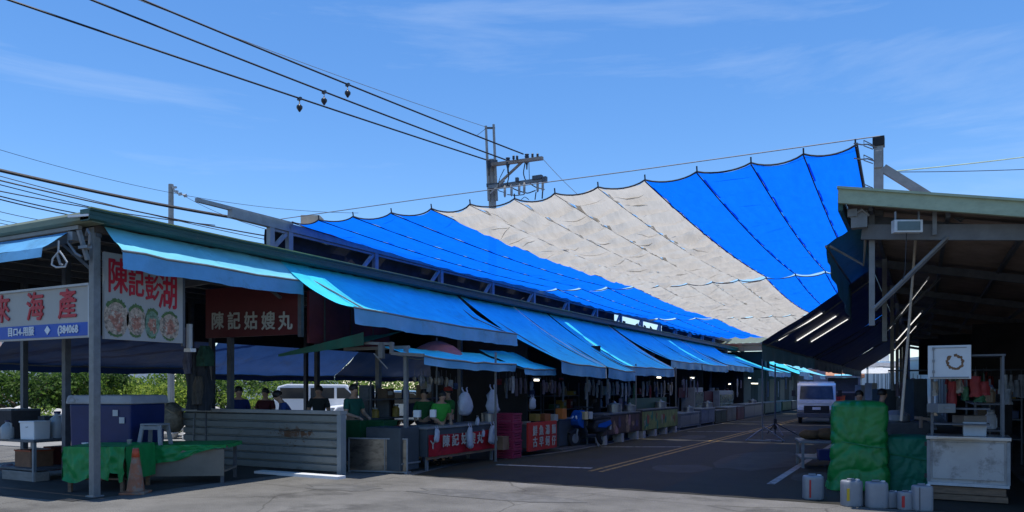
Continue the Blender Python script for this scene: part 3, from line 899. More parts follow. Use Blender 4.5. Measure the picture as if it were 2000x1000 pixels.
# ================================================================ BACKGROUND ON THE LEFT: trees, houses, parked cars
LEAF = [M('leaf_green_%s' % n, c, 0.6, 0, .35, 3, transl=.5, spec=.3) for n, c in (('dark', (.04, .085, .02)), ('mid', (.10, .18, .03)), ('light', (.19, .28, .045)), ('yellow', (.30, .38, .06)))]
BARK = M('bark', (.10, .075, .055), .9, 0, .3, 8)
def tree(label, cat, base, h, w, n, mats, seed, name='leafy_tree', group=None, leaf=.14):
    rnd = random.Random(seed)
    t = thing(name, label, cat, base, group=group)
    tr = MB()
    tr.tube([(0, 0, 0), (.05, .03, h * .3), (.0, .08, h * .6)], [.09 + h * .01, .07, .03], 7)
    limbs = []
    for i in range(7):
        a = i * 2.4 + rnd.random()
        e = Vector((math.cos(a) * w * rnd.uniform(.2, .42), math.sin(a) * w * rnd.uniform(.2, .42), h * rnd.uniform(.45, .85)))
        tr.tube([(0, .03, h * rnd.uniform(.2, .45)), e * .6 + Vector((0, 0, h * .12)), e], [.05, .035, .012], 5)
        limbs.append(e)
    tr.build('trunk', BARK, t, local=True)
    lv = MB()
    mi = []
    clumps = [(e, rnd.uniform(.28, .5) * w * .55) for e in limbs] + [(Vector((rnd.uniform(-.42, .42) * w, rnd.uniform(-.42, .42) * w, h * rnd.uniform(.22, .9))), rnd.uniform(.14, .3) * w * .7) for _ in range(9)]
    for k in range(n):
        c, r = clumps[k % len(clumps)]
        d = Vector((rnd.gauss(0, 1), rnd.gauss(0, 1), rnd.gauss(0, .8))).normalized() * r * rnd.random() ** .4
        p = c + d
        if p.z < .05: p.z = .05 + rnd.random() * .2
        s = leaf * rnd.uniform(.6, 1.3)
        m3 = Euler((rnd.uniform(-1.2, 1.2), rnd.uniform(-1.2, 1.2), rnd.uniform(0, 6.3))).to_matrix()
        lv.add([p + m3 @ Vector(q) for q in ((-s * .5, 0, 0), (0, -s * .3, .02), (s * .5, 0, 0), (0, s * .3, .02))], [(0, 1, 2, 3)])
        mi.append((k % len(clumps)) % len(mats) if rnd.random() < .6 else rnd.randrange(len(mats)))
    o = lv.build('crown', mats[0], t, local=True)
    for m_ in mats[1:]: o.data.materials.append(m_)
    for p, i in zip(o.data.polygons, mi): p.material_index = i
    return t
tl = [(40, 800, 27, 2.4, 4.0, 'dark rounded tree at the far left behind the table of boxes'), (110, 800, 28, 2.45, 4.2, 'dark green bushy tree behind the blue fish tub, beside the inner post'), (200, 802, 31, 2.05, 3.4, 'green bushy tree just right of the corner post'), (290, 800, 30, 2.15, 3.0, 'bright green round tree behind the plastic stool'), (345, 800, 33, 2.5, 3.6, 'green tree right behind the metal wall end'), (430, 800, 36, 2.7, 4.6, 'green tree seen between the posts above the metal wall'), (700, 800, 46, 2.7, 6, 'broad far tree seen above the dim cupboards'), (790, 800, 44, 2.6, 6, 'broad far tree behind the silver car'), (880, 800, 46, 2.8, 6, 'far tree seen behind the green shirted people'), (960, 800, 50, 3, 6, 'farthest tree behind the red banner counter'), (560, 795, 40, 2.4, 5, 'sunlit tree behind the people, left of the white van'), (600, 795, 44, 2.6, 5, 'small far tree between the post and the white van')]
for i, (px, py, z, h, w, lb) in enumerate(tl):
    g = W(px, 757, z); g.z = 0
    tree(lb, 'tree', g, h, w, 4200 if i < 5 else 2600, (LEAF[:2] if i < 2 else LEAF[:3]) if i != 3 else LEAF[1:], 100 + i, group='trees behind the left shed', leaf=.16)
sl = [(50, 24, .9, 1.5, 'low yellow green shrub at the far left, in front of the dark trees'), (325, 25, 1.15, 1.4, 'low yellow green shrub right of the stool'), (735, 34, 1.7, 2.6, 'light green shrub seen through the stall beside the blue car'), (250, 27, 1.3, 2.2, 'light green shrub behind the blue fish tub lid'), (480, 33, 1.4, 2.4, 'light green shrub above the middle of the metal wall')]
for i, (px, z, h, w, lb) in enumerate(sl):
    g = W(px, 757, z); g.z = 0
    tree(lb, 'shrub', g, h, w, 1500, LEAF[1:], 140 + i, name='shrub', group='shrubs behind the left shed', leaf=.13)
HW = M('white_house_wall', (.66, .65, .62), .8, 0, .06, 2, dirt=(.5, .48, .44), dthr=.6)
HR = M('grey_brown_roof', (.2, .15, .13), .8, 0, .2, 3)
GLS = M('window_dark_glass', (.03, .035, .04), .1, 0, .1, 2)
def house(label, px, z, w, d, h, roof=None, rz=.5, win=3, wall=HW):
    g = W(px, 757, z); g.z = 0
    t = thing('house', label, 'house', g, rz)
    MB().bbox((-w / 2, -d / 2, 0), (w / 2, d / 2, h)).build('wall', wall, t, local=True)
    if roof:
        MB().prism([(-d / 2 - .3, h), (d / 2 + .3, h), (0, h + 1.2)], 'x', -w / 2 - .3, w / 2 + .3).build('roof', roof, t, local=True)
    else:
        q = MB().bbox((-w / 2 - .1, -d / 2 - .1, h), (w / 2 + .1, d / 2 + .1, h + .2)).box((w * .2, 0, h + .7), (1.2, 1.2, 1.0))
        q.build('roof', wall, t, local=True)
    for i in range(win):
        for k in range(2 if h > 4 else 1):
            x = -w / 2 + w * (i + .5) / win
            f = MB().box((x, -d / 2 - .03, 1.6 + 2.8 * k), (w / win * .5, .08, 1.1)).build('window', OFFW, t, local=True)
            MB().box((x, -d / 2 - .075, 1.6 + 2.8 * k), (w / win * .5 - .14, .02, .96)).build('pane', GLS, f, local=True)
    return t
house('white house with brown roof at the far left edge behind the trees', 5, 60, 9, 7, 4.2, HR, .5)
house('white flat roofed building between the trees right of the corner post', 225, 62, 6, 6, 3.9, None, .5)
house('pale two storey house behind the stalls, seen through the posts', 545, 70, 9, 7, 3.3, HR, .4)
house('sand coloured distant house peeping over the left steel frame', 601, 50, 1.5, 3, 11.5, None, .5, wall=M('sand_wall', (.5, .42, .33), .8, 0, .1, 2))

def car(label, cat, loc, rz, paint, van=True, name='parked_car'):
    t = thing(name, label, cat, loc, rz)
    L = 2.3
    prof = [(-L, .35), (-L, .95), (-L + .1, 1.05), (-L + .25, 1.62), (-L + .6, 1.72), (.55, 1.70), (1.15, 1.12), (2.1, .98), (2.25, .75), (2.25, .35)] if van else [(-L, .4), (-L, .9), (-1.9, .98), (-1.3, 1.4), (-.6, 1.47), (.3, 1.42), (1.05, .98), (2.05, .86), (2.25, .65), (2.25, .35)]
    MB().prism(prof, 'y', -.82, .82).build('body', paint, t, local=True, bevel=.05)
    g = MB()
    if van:
        for y in (-.825, .825):
            for a, b_ in ((-1.95, -.9), (-.8, .1)):
                g.box(((a + b_) / 2, y, 1.36), (b_ - a, .02, .42))
            g.add([(.2, y * 1.005, 1.15), (.95, y * 1.005, 1.15), (.5, y * 1.005, 1.57), (.2, y * 1.005, 1.57)], [(0, 1, 2, 3)])
        g.add([(.62, -.68, 1.67), (.62, .68, 1.67), (1.16, .74, 1.15), (1.16, -.74, 1.15)], [(0, 1, 2, 3)])
    else:
        for y in (-.825, .825):
            g.add([(-1.6, y, .98), (.9, y, .98), (.25, y, 1.36), (-.6, y, 1.41), (-1.2, y, 1.34)], [(0, 1, 2, 3, 4)])
        g.add([(.36, -.66, 1.42), (.36, .66, 1.42), (1.08, .74, 1.0), (1.08, -.74, 1.0)], [(0, 1, 2, 3)])
    g.build('windows', GLS, t, local=True)
    for x in (-1.45, 1.4):
        for y in (-.76, .76):
            w_ = MB().lathe((x, y - .1, .33), [(.2, 0), (.33, .02), (.33, .18), (.2, .2)], 18, 'y').build('wheel', BLACK, t, local=True)
            MB().lathe((x, y + (.1 if y > 0 else -.115), .33), [(.2, 0), (.2, .015)], 14, 'y').build('rim', STAIN, w_, local=True)
    for y in (-.6, .6):
        MB().box((2.2, y, .74), (.12, .3, .14)).build('headlight', OFFW, t, local=True)
    MB().box((2.26, 0, .5), (.03, .45, .16)).build('number_plate', WHITE, t, local=True)
    return t
g = W(650, 757, 31); g.z = .02
car('white van parked in the sun behind the metal wall, seen between the people', 'van', g, R(28 + 10), M('white_car_paint', (.75, .76, .77), .3, 0, .03, 2))
g = W(745, 757, 31); g.z = .02
car('white car parked behind the dim stall left of the counter post', 'car', g, R(28 - 150), M('white_car_paint', (.75, .76, .77), .3), van=False)
g = W(815, 757, 29); g.z = .02
car('silver car with dark blue windows seen through the stall above the red banner', 'car', g, R(28 - 20), M('silver_car_paint', (.45, .48, .52), .25, .5, .04, 2), van=False)
# pile of pale sacks and rubble at the far left
ROCK = M('pale_rubble', (.5, .48, .44), .9, 0, .35, 4, bump=.3)
def lump(mb, c, r, seed, sq=(1, 1, .7), n=7):
    vs, fs = [], []
    rings = 6
    for i in range(rings + 1):
        th = math.pi * i / rings
        for k in range(n + 2):
            ph = 2 * math.pi * k / (n + 2)
            d = Vector((math.sin(th) * math.cos(ph), math.sin(th) * math.sin(ph), math.cos(th)))
            f = r * (1 + .35 * noise.noise(d * 1.4 + Vector((seed, seed * .7, 0))))
            vs.append(Vector(c) + Vector((d.x * f * sq[0], d.y * f * sq[1], d.z * f * sq[2])))
    m_ = n + 2
    for i in range(rings):
        for k in range(m_):
            fs.append((i * m_ + k, i * m_ + (k + 1) % m_, (i + 1) * m_ + (k + 1) % m_, (i + 1) * m_ + k))
    return mb.add(vs, fs)
rk = MB()
rnd = random.Random(5)
for i in range(150):
    c = W(rnd.uniform(-60, 420), 757, rnd.uniform(23.5, 25.5)); c.z = rnd.uniform(0, .85)
    lump(rk, c, rnd.uniform(.12, .32), i * 1.7)
tag(rk.build('rubble', ROCK), 'heap of pale rubble and sacks behind the left shed', 'rubble', kind='stuff')

# ================================================================ SIGNS ON THE LEFT
SGW = M('sign_white', (.35, .35, .34), .5, 0, .05, 2, dirt=(.3, .31, .31), dthr=.62)
SGB = M('sign_blue', (.003, .07, .40), .5, 0, .1, 2)
SGR = M('sign_red_letter', (.42, .012, .03), .5, 0, .15, 4)
SGD = M('sign_dark_red', (.085, .006, .010), .55, 0, .15, 3)
SGC = M('sign_cream_letter', (.38, .39, .36), .5, 0, .1, 4)
LW = M('sign_white_letter', (.62, .66, .7), .5)
a = atS(176, 557, 7.08); b_ = atS(176, 657, 7.08)
t = thing('shop_sign', 'white sign board with large red characters above a blue strip, left of the corner post', 'shop sign', (-12.3, 7.1, b_.z))
zt, zb = a.z - .02, b_.z + .02
MB().bbox((-14.2, 7.10, zb - .03), (a.x - .02, 7.16, zt + .03)).build('board', SGW, t)
MB().bbox((-14.18, 7.092, zb), (a.x - .06, 7.099, zb + .2)).build('blue_strip', SGB, t)
q = MB().bar((-14.2, 7.09, zt + .04), (a.x - .02, 7.09, zt + .04), .05, .035)
q.bar((a.x - .02, 7.09, zb - .03), (a.x - .02, 7.09, zt + .05), .04, .04)
q.build('frame', OFFW, t)
for ch, px in (('來', 3), ('海', 68), ('產', 131)):
    c = atS(px, 612, 7.085)
    lettering(ch, .47, (c.x, 7.088, zb + .2 + (zt - zb - .2) * .5), 0, SGR, t, bold=.010)
c0 = atS(40, 640, 7.08); c1 = atS(132, 640, 7.08); c2 = atS(92, 640, 7.08)
lettering('目ロ4-用服', .15, (c0.x, 7.085, zb + .1), 0, LW, t, bold=.004)
lettering('◆', .15, (c2.x, 7.085, zb + .1), 0, LW, t)
lettering('(384068', .16, (c1.x, 7.085, zb + .1), 0, LW, t, bold=.006, sx=.95)
# white food sign facing the street
l_ = -10.72
A = atL(204, 660, l_); B = atL(357, 672, l_)
t = thing('shop_sign', 'white sign with red brush characters and four food pictures, behind the corner post', 'shop sign', (l_, (A.y + B.y) / 2, A.z))
z0, z1 = (A.z + B.z) / 2, 3.62
MB().bbox((l_ - .05, A.y, z0), (l_, B.y, z1)).build('board', SGW, t)
MB().bar((l_ - .02, B.y + .02, z0 - .05), (l_ - .02, B.y + .02, 3.8), .05, .04).build('frame', DSTEEL, t)
for ch, px, py, sz, tl_ in (('陳', 230, 544, .56, 0), ('記', 266, 557, .45, 0), ('彭', 297, 566, .42, .05), ('湖', 328, 575, .60, 0)):
    c = atL(px, py, l_)
    lettering(ch, sz, (l_ + .004, c.y, c.z), R(90), SGR, t, bold=.009, sx=.62, tilt=tl_, name='lettering')
DISHG = M('picture_green', (.08, .14, .05), .6, 0, .5, 14)
DISHW = M('picture_food', (.42, .33, .25), .6, 0, .55, 22, dirt=(.16, .13, .1), dthr=.5, dscale=14)
DISHP = M('picture_greens', (.14, .22, .15), .6, 0, .7, 20, dirt=(.4, .4, .34), dthr=.55, dscale=16)
def disc(mb, c, ry, rz_, x, n=22, a0=0, a1=2 * math.pi, inner=0.0, jag=.0, seed=0):
    vs = []
    rr = random.Random(seed)
    full = a1 - a0 > 6.2
    m_ = n if full else n + 1
    for k in range(m_):
        a_ = a0 + (a1 - a0) * k / n
        j = 1 + rr.uniform(-jag, jag)
        vs.append((x, c.y + math.cos(a_) * ry * j, c.z + math.sin(a_) * rz_ * j))
    if inner > 0:
        for k in range(m_):
            a_ = a0 + (a1 - a0) * k / n
            vs.append((x, c.y + math.cos(a_) * ry * inner, c.z + math.sin(a_) * rz_ * inner))
        fs = [(k, k + 1, m_ + k + 1, m_ + k) for k in range(m_ - 1)]
    else:
        fs = [tuple(range(m_))]
    return mb.add(vs, fs)
for i, (px, py, w_, h_, mt) in enumerate(((227, 621, .205, .285, DISHW), (266, 627, .165, .25, DISHW), (297, 632, .135, .235, DISHP), (331, 637, .185, .23, DISHW))):
    c = atL(px, py, l_)
    o = disc(MB(), c, w_, h_, l_ + .003, jag=.05, seed=i).build('food_picture', mt, t)
    disc(MB(), c + Vector((0, .01, -.03)), w_ * .55, h_ * .5, l_ + .0045, jag=.3, seed=i + 30).build('filling', M('picture_meat', (.34, .15, .10), .6, 0, .6, 16, dirt=(.5, .45, .36), dthr=.52, dscale=12), o)
    disc(MB(), c, w_ * 1.05, h_ * 1.04, l_ + .0062, a0=.7, a1=2.5, inner=.8, jag=.06, seed=i + 9).build('garnish', DISHG, o)
    disc(MB(), c, w_ * 1.03, h_ * 1.03, l_ + .0052, a0=4.0, a1=5.2, inner=.86, jag=.05, seed=i + 19).build('garnish', DISHG, o)
# dark red stall sign hanging behind the wide awning
A = atS(437, 659, 10.9); B = atS(580, 659, 10.9)
t = thing('shop_sign', 'dark red stall sign with five pale characters hanging above the metal wall', 'shop sign', ((A.x + B.x) / 2, 10.9, A.z))
MB().bbox((A.x - .55, 10.92, A.z), (B.x, 10.98, A.z + 1.0)).build('board', SGD, t)
MB().bbox((B.x + .02, 10.9, A.z - .05), (B.x + .1, 10.98, A.z + 1.05)).build('frame', DSTEEL, t)
for ch, px in zip('陳記姑嫂丸', (425, 457, 490, 524, 557)):
    c = atS(px, 629, 10.91)
    lettering(ch, .37, (c.x, 10.91, c.z), 0, SGC, t, bold=.008)
# side return of the stall sign, along the street
t = thing('shop_sign', 'unlit maroon board facing the street, right of the five character sign', 'shop sign', (-10.3, 12.2, 2.5))
MB().bbox((-10.36, 11.1, 2.45), (-10.3, 13.6, 3.45)).build('board', M('maroon_board', (.10, .015, .02), .6, 0, .4, 2), t)
q = MB()
for s in (11.5, 12.3, 13.0):
    q.bbox((-10.295, s, 2.5), (-10.285, s + .04, 3.4))
q.build('batten', DWOOD, t)
# little green awning below the sign
t = thing('awning', 'small dark green awning under the red stall sign', 'awning', (-10.2, 11.4, 2.45))
A, B = atS(548, 690, 11.3), atS(715, 667, 11.3)
def gfn(u, v):
    p = A.lerp(B, v)
    return Vector((p.x, 11.25 + u * 1.3, lerp(p.z - .02, p.z + .28, u) + .02 * noise.noise(Vector((v * 6, u * 3, 2)))))
GTARP = tarp('dark_green_tarp', (.02, .13, .085), .2)
MB().grid(gfn, 6, 30).build('canopy', GTARP, t, smooth=True)
MB().grid(lambda u, v: A.lerp(B, v) + Vector((0, -.06 + .01 * math.sin(v * 30), lerp(-.02, -.02 + .19 * v, 1 - u) - .05 * u)), 3, 30).build('valance', GTARP, t, smooth=True)
# ================================================================ THINGS UNDER THE LEFT SHED, NEAR END
GT1 = M('green_tarp', (.012, .25, .065), .42, 0, .12, 3, bump=.25, bscale=7, spec=.4, transl=.1)
GT2 = M('dark_green_cloth', (.008, .17, .10), .55, 0, .15, 3, bump=.25, bscale=7)
def drape(fn, mat, name, parent, nu=24, nv=24, smooth=True):
    return MB().grid(fn, nu, nv).build(name, mat, parent, smooth=smooth)
def fold(u, v, seed, a=.02, f=5):
    return a * (noise.noise(Vector((u * f, v * f * .4, seed))) + .6 * noise.noise(Vector((u * f * 2.3 + v * 2, v * f * .9, seed + 5))))
def table_px(label, xl, xr, ytop, ybase, depth, top_mat, leg_mat, name='table', rz=R(28), cat='table', shelf=True, thick=.04, cx=None, cloth=None, hang=.4, board=None, panel=None, legw=.05):
    """table whose front edge faces the camera between two image columns; ybase: where its front legs meet the ground"""
    z = FP * 1.6 / (ybase - HZ)
    w = (xr - xl) / FP * z
    h = 1.6 - (ytop - HZ) / FP * z
    g = W((xl + xr) / 2, 757, z); g.z = 0
    t = thing(name, label, cat, g, rz)
    MB().box((0, depth / 2, h - thick / 2), (w, depth, thick)).build('table_top', top_mat, t, local=True, bevel=.004)
    for sx in (-1, 1):
        for y in (.04, depth - .04):
            MB().bbox((sx * (w / 2 - legw) - legw / 2, y - legw / 2, 0), (sx * (w / 2 - legw) + legw / 2, y + legw / 2, h - thick)).build('leg', leg_mat, t, local=True)
    if shelf:
        MB().box((0, depth / 2, .2), (w - .02, depth - .1, .03)).build('shelf', top_mat, t, local=True)
    return t, w, h, z
# far left bench with boxes
TZ = 0
tb_, w, h, z = table_px('low steel table at the far left carrying a white bucket and jugs', -60, 98, 858, 938, .8, DSTEEL, STEEL, rz=R(0))
def bx_on(label, name, cat, px, pybase, wpx, hpx, z, mat, d=None, rz=0, bev=.01, extra=None, taper=1.0, group=None, part='body'):
    """a box-like thing standing with its base at an image row"""
    c = W(px, pybase, z)
    w_, h_ = wpx / FP * z, hpx / FP * z
    d = d or w_
    t = thing(name, label, cat, c, rz, group)
    MB().box((0, d / 2 if False else 0, h_ / 2), (w_, d, h_), taper=taper).build(part, mat, t, local=True, bevel=bev)
    return t, w_, h_, d
# white square bucket
c = W(69, 858, 13.35)
def bucket(label, c, r, h, mat, rz=0, sq=True, lid=True, grp=None, name='bucket'):
    t = thing(name, label, 'bucket', c, rz, grp)
    if sq:
        MB().box((0, 0, h / 2), (2 * r * .95, 2 * r * .95, h), taper=1.06).build('body', mat, t, local=True, bevel=.02)
        MB().box((0, 0, h - .012), (2 * r * 1.06, 2 * r * 1.06, .03)).build('rim', mat, t, local=True, bevel=.008)
    else:
        MB().lathe((0, 0, 0), [(r * .8, 0), (r * .84, .01), (r, h - .02), (r * 1.04, h - .02), (r * 1.04, h), (r * .93, h), (r * .9, h - .03)], 18).build('body', mat, t, local=True, smooth=False)
    MB().tube([(-r, 0, h * .95), (-r * .8, -r * .6, h * .75), (0, -r * 1.08, h * .68), (r * .8, -r * .6, h * .75), (r, 0, h * .95)], .005, 5).build('handle', DSTEEL, t, local=True)
    return t
bucket('square white bucket on the far left steel table', c, .165, .32, WHITE, R(10))
def jug(label, c, r, h, mat, grp=None, rz=0):
    t = thing('jug', label, 'jug', c, rz, grp)
    MB().lathe((0, 0, 0), [(r * .9, 0), (r, .02), (r, h * .62), (r * .75, h * .76), (r * .34, h * .86), (r * .34, h * .93)], 16).build('body', mat, t, local=True, smooth=True)
    MB().lathe((0, 0, h * .93), [(r * .4, 0), (r * .4, h * .07)], 12).build('cap', BLUEP, t, local=True)
    MB().tube([(r * .4, 0, h * .86), (r * 1.0, 0, h * .84), (r * .98, 0, h * .6)], r * .13, 6).build('handle', mat, t, local=True)
    return t
TRW = M('cloudy_plastic', (.42, .45, .47), .35, 0, .1, 5, transl=.2)
jug('tall cloudy plastic jug right of the square white bucket', W(112, 858, 13.7), .14, .5, TRW)
jug('small cloudy plastic jug at the far left edge of the steel table', W(15, 858, 13.4), .11, .33, TRW)
tt, *_ = bx_on('dark lidded tub at the far left table, behind the small jug', 'tub', 'tub', 35, 858, 52, 58, 13.7, BROWNF, taper=1.08)
MB().box((0, 0, .53), (.52, .52, .03)).build('lid', DSTEEL, tt, local=True)
tt, *_ = bx_on('dark machine box on the steel table, behind the white bucket', 'machine_box', 'machine box', 88, 858, 40, 46, 13.95, DSTEEL, rz=.2)
MB().lathe((0.0, -.19, .26), [(.05, -.02), (.05, .02)], 12, 'y').build('knob', STEEL, tt, local=True)
# crates under the table
def crate(label, c, w, d, h, mat, rz=0, grp=None, name='crate'):
    t = thing(name, label, 'crate', c, rz, grp)
    q = MB().box((0, 0, .012), (w, d, .024))
    for sx, sy, ww, dd in ((0, -1, w, .018), (0, 1, w, .018), (-1, 0, .018, d - .04), (1, 0, .018, d - .04)):
        x, y = sx * (w / 2 - .009), sy * (d / 2 - .009)
        q.box((x, y, h * .30), (ww, dd, h * .22)).box((x, y, h * .62), (ww, dd, h * .22))
    for sx in (-1, 1):
        for sy in (-1, 1):
            q.box((sx * (w / 2 - .03), sy * (d / 2 - .03), h / 2), (.055, .055, h))
    q.build('body', mat, t, local=True)
    r = MB()
    for sx, sy, ww, dd in ((0, -1, w + .02, .035), (0, 1, w + .02, .035), (-1, 0, .035, d - .05), (1, 0, .035, d - .05)):
        r.box((sx * w / 2, sy * d / 2, h - .02), (ww, dd, .04))
    r.build('rim', mat, t, local=True)
    return t
CARD = M('brown_carton', (.20, .10, .055), .8, 0, .2, 5, dirt=(.13, .07, .04), dthr=.58)
tt, *_ = bx_on('worn brown carton with orange rim on the lower shelf of the far left table', 'carton', 'carton', 67, 919, 53, 40, 13.6, CARD, d=.4)
MB().box((0, 0, .365), (.50, .42, .025)).build('lid', M('orange_rim', (.32, .06, .02), .6), tt, local=True)
tt, *_ = bx_on('dark red carton beside the brown one, partly behind the green cloth', 'carton', 'carton', 113, 917, 26, 46, 14.2, M('dark_red_carton', (.16, .025, .02), .75, 0, .2, 4), d=.4)
MB().box((0, -.205, .22), (.12, .012, .08)).build('label', CARD, tt, local=True)
bx_on('wooden floor board under the far left table shelf', 'floor_board', 'board', 50, 937, 110, 18, 13.3, M('grey_plank', (.22, .2, .18), .8, 0, .25, 4, stretch=(1, 5, 5)), d=.25)
rr = random.Random(8)
for i, px in enumerate((8, 18, 29)):
    o = lump(MB(), W(px, 914 - i % 2 * 3, 13.6), .08, 30 + i).build('bundle', M('mauve_bundle', (.14, .11, .13), .9, 0, .3, 6), smooth=True)
    tag(o, 'small mauve bundle on the shelf at the far left table', 'bundle', 'bundles under the far left table')

# big blue fish tub with pale lid
g = W(208, 757, 12.9)
tub = thing('fish_tub', 'big blue insulated fish tub with pale lid behind the corner post', 'fish tub', (g.x, g.y, 0), R(18))
MB().box((0, .3, .96), (1.12, .9, .74), taper=1.03).build('body', BLUEP, tub, local=True, bevel=.04)
MB().box((0, .3, .34), (1.0, .8, .5)).build('plinth', DWOOD, tub, local=True)
MB().box((0, .3, 1.40), (1.24, 1.02, .15), taper=.95).build('lid', M('grey_tub_lid', (.30, .31, .33), .5, 0, .15, 4, dirt=(.16, .15, .14), dthr=.55), tub, local=True, bevel=.035)
MB().box((-.1, -.17, .96), (.09, .02, .68)).build('strip', M('pale_blue_strip', (.3, .36, .42), .5), tub, local=True)
for x, z_ in ((.30, 1.18), (.42, 1.06)):
    MB().box((x, -.175, z_), (.09, .015, .1)).build('label', OFFW, tub, local=True)
# green clothed tables
t1, w1, h1, z1 = table_px('small wooden table under a green cloth at the foot of the corner post', 128, 243, 874, 962, .9, WOOD, WOOD, rz=R(28))
def hang_cloth(parent_t, label, w, d, h, drop, mat, seed, rz, loc, cut=None, nm='tablecloth', over=.02, dr=None):
    t = thing(nm, label, 'tablecloth', loc, rz)
    def top(u, v):
        x, y = lerp(-w / 2 - over, w / 2 + over, u), lerp(-over, d + over, v)
        return Vector((x, y, h + .012 + .012 * abs(noise.noise(Vector((x * 4, y * 4, seed))))))
    MB().grid(top, 20, 16).build('top_cover', mat, t, local=True, smooth=True)
    def front(u, v):
        x = lerp(-w / 2 - over, w / 2 + over, u)
        dd = (drop(u) if callable(drop) else drop)
        return Vector((x, -over - .01 - .035 * v * (1 + math.sin(u * 17 + seed)) * .6 + fold(u, v, seed, .045, 8) + .03 * v * (abs(math.sin(u * 11 + 2 * v + seed)) - .5), h + .012 - dd * v))
    MB().grid(front, 50, 12).build('front_drop', mat, t, local=True, smooth=True)
    for sx in (-1, 1):
        def side(u, v):
            y = lerp(-over, d + over, u)
            dd = (drop(0 if sx < 0 else 1) if callable(drop) else drop)
            return Vector((sx * (w / 2 + over + .01 + .02 * v) + fold(u, v, seed + 3, .015, 6), y, h + .012 - dd * v))
        MB().grid(side, 20, 10).build('side_drop', mat, t, local=True, smooth=True)
    return t
hang_cloth(t1, 'bright green cloth hanging over the small table by the corner post', w1, .9, h1, lambda u: .50 + .05 * math.sin(u * 9) + (-.14 if .74 < u < .9 else 0), GT1, 3, R(28), t1.location)
t2, w2, h2, z2 = table_px('long table with grey front board under a green cloth, left of the metal wall', 248, 436, 870, 945, .9, M('grey_brown_board', (.19, .165, .13), .75, 0, .15, 3, dirt=(.13, .11, .09), dthr=.6), DSTEEL, rz=R(28 + 6))
MB().box((0, -.015, h2 - .29), (w2 - .02, .02, .44)).build('front_board', M('grey_brown_board', (.2, .19, .17)), t2, local=True)
hang_cloth(t2, 'bright green cloth sliding off the long table beside the traffic cone', w2, .9, h2, lambda u: lerp(.50, .06, min(1, u * 1.12)) + .05 * math.sin(u * 14) * (1 - u), GT1, 7, R(28 + 6), t2.location, over=.035)
# plastic stool standing on the table, a cup, a bottle
STL = M('grey_plastic_stool', (.2, .215, .235), .45, 0, .1, 5)
st = thing('plastic_stool', 'pale grey plastic stool standing on the green cloth right of the fish tub', 'stool', W(303, 868, 12.75), R(20))
MB().box((0, 0, .335), (.36, .28, .03)).build('seat', STL, st, local=True, bevel=.01)
for sx in (-1, 1):
    for sy in (-1, 1):
        MB().bar((sx * .19, sy * .15, 0), (sx * .15, sy * .11, .33), .06, .035).build('leg', STL, st, local=True)
for sy in (-1, 1):
    MB().bar((-.15, sy * .12, .28), (.15, sy * .12, .28), .02, .06).build('apron', STL, st, local=True)
cup = thing('cup', 'small white cup on the green cloth left of the fish tub strip', 'cup', W(166, 873, 12.3))
MB().lathe((0, 0, 0), [(.035, 0), (.05, .07), (.046, .07), (.032, .01)], 14).build('body', WHITE, cup, local=True)
cup = thing('cup', 'small dark cup on the green cloth in front of the fish tub', 'cup', W(253, 868, 12.35))
MB().lathe((0, 0, 0), [(.03, 0), (.04, .08), (.036, .08), (.028, .01)], 14).build('body', STAIN, cup, local=True)
# traffic cone
CONE = M('worn_orange_cone', (.27, .105, .055), .65, 0, .2, 6, dirt=(.22, .17, .13), dthr=.48, dscale=7)
c = G(265, 964)
cn = thing('traffic_cone', 'dirty orange traffic cone in front of the green clothed tables', 'traffic cone', c, R(35))
MB().lathe((0, 0, .03), [(.135, 0), (.125, .03), (.085, .33), (.05, .56), (.04, .66), (.028, .66)], 20).build('body', CONE, cn, local=True, smooth=True)
MB().box((0, 0, .018), (.36, .36, .036)).build('base', CONE, cn, local=True, bevel=.01)
MB().lathe((0, 0, .55), [(.058, 0), (.044, .13), (.04, .13)], 20).build('tip_band', M('cone_red_tip', (.42, .07, .03), .6, 0, .2, 5), cn, local=True, smooth=True)
# hanging lamp frame under the end fascia
q = thing('lamp_bracket', 'bent wire lamp bracket hanging under the end fascia left of the corner post', 'lamp bracket', W(116, 480, 11.0))
p = lambda x, y: W(x, y, 11.0)
MB().tube([p(115, 470), p(114, 492), p(103, 505), p(101, 517), p(110, 522), p(127, 521), p(131, 512), p(122, 498), p(116, 490)], .014, 6).build('loop', OFFW, q)
MB().tube([p(112, 498), p(118, 516), p(124, 518)], .022, 6).build('bulb_holder', STEEL, q)
# bundle of net and rope on the right of the tub
NETM = M('beige_net', (.32, .28, .22), .9, 0, .4, 10, bump=.4)
q = lump(MB(), W(292, 800, 16.0), .42, 71, (1.0, .8, .55), 14)
lump(q, W(330, 815, 16.0), .38, 75, (1, .8, .8), 14)
o = q.build('fishing_net', NETM, smooth=True)
tag(o, 'beige heap of fishing net behind the fish tub lid and stool', 'fishing net')
MB().xform
q = MB()
for a, b_ in (((296, 785), (342, 808)), ((300, 800), (320, 835)), ((325, 785), (300, 835))):
    q.tube([W(*a, 15.2), W(*b_, 15.2)], .02, 6)
o = q.build('bamboo_sticks', M('pale_bamboo', (.38, .3, .2), .7)); tag(o, 'thin pale sticks leaning on the beige net heap', 'sticks')
MB()
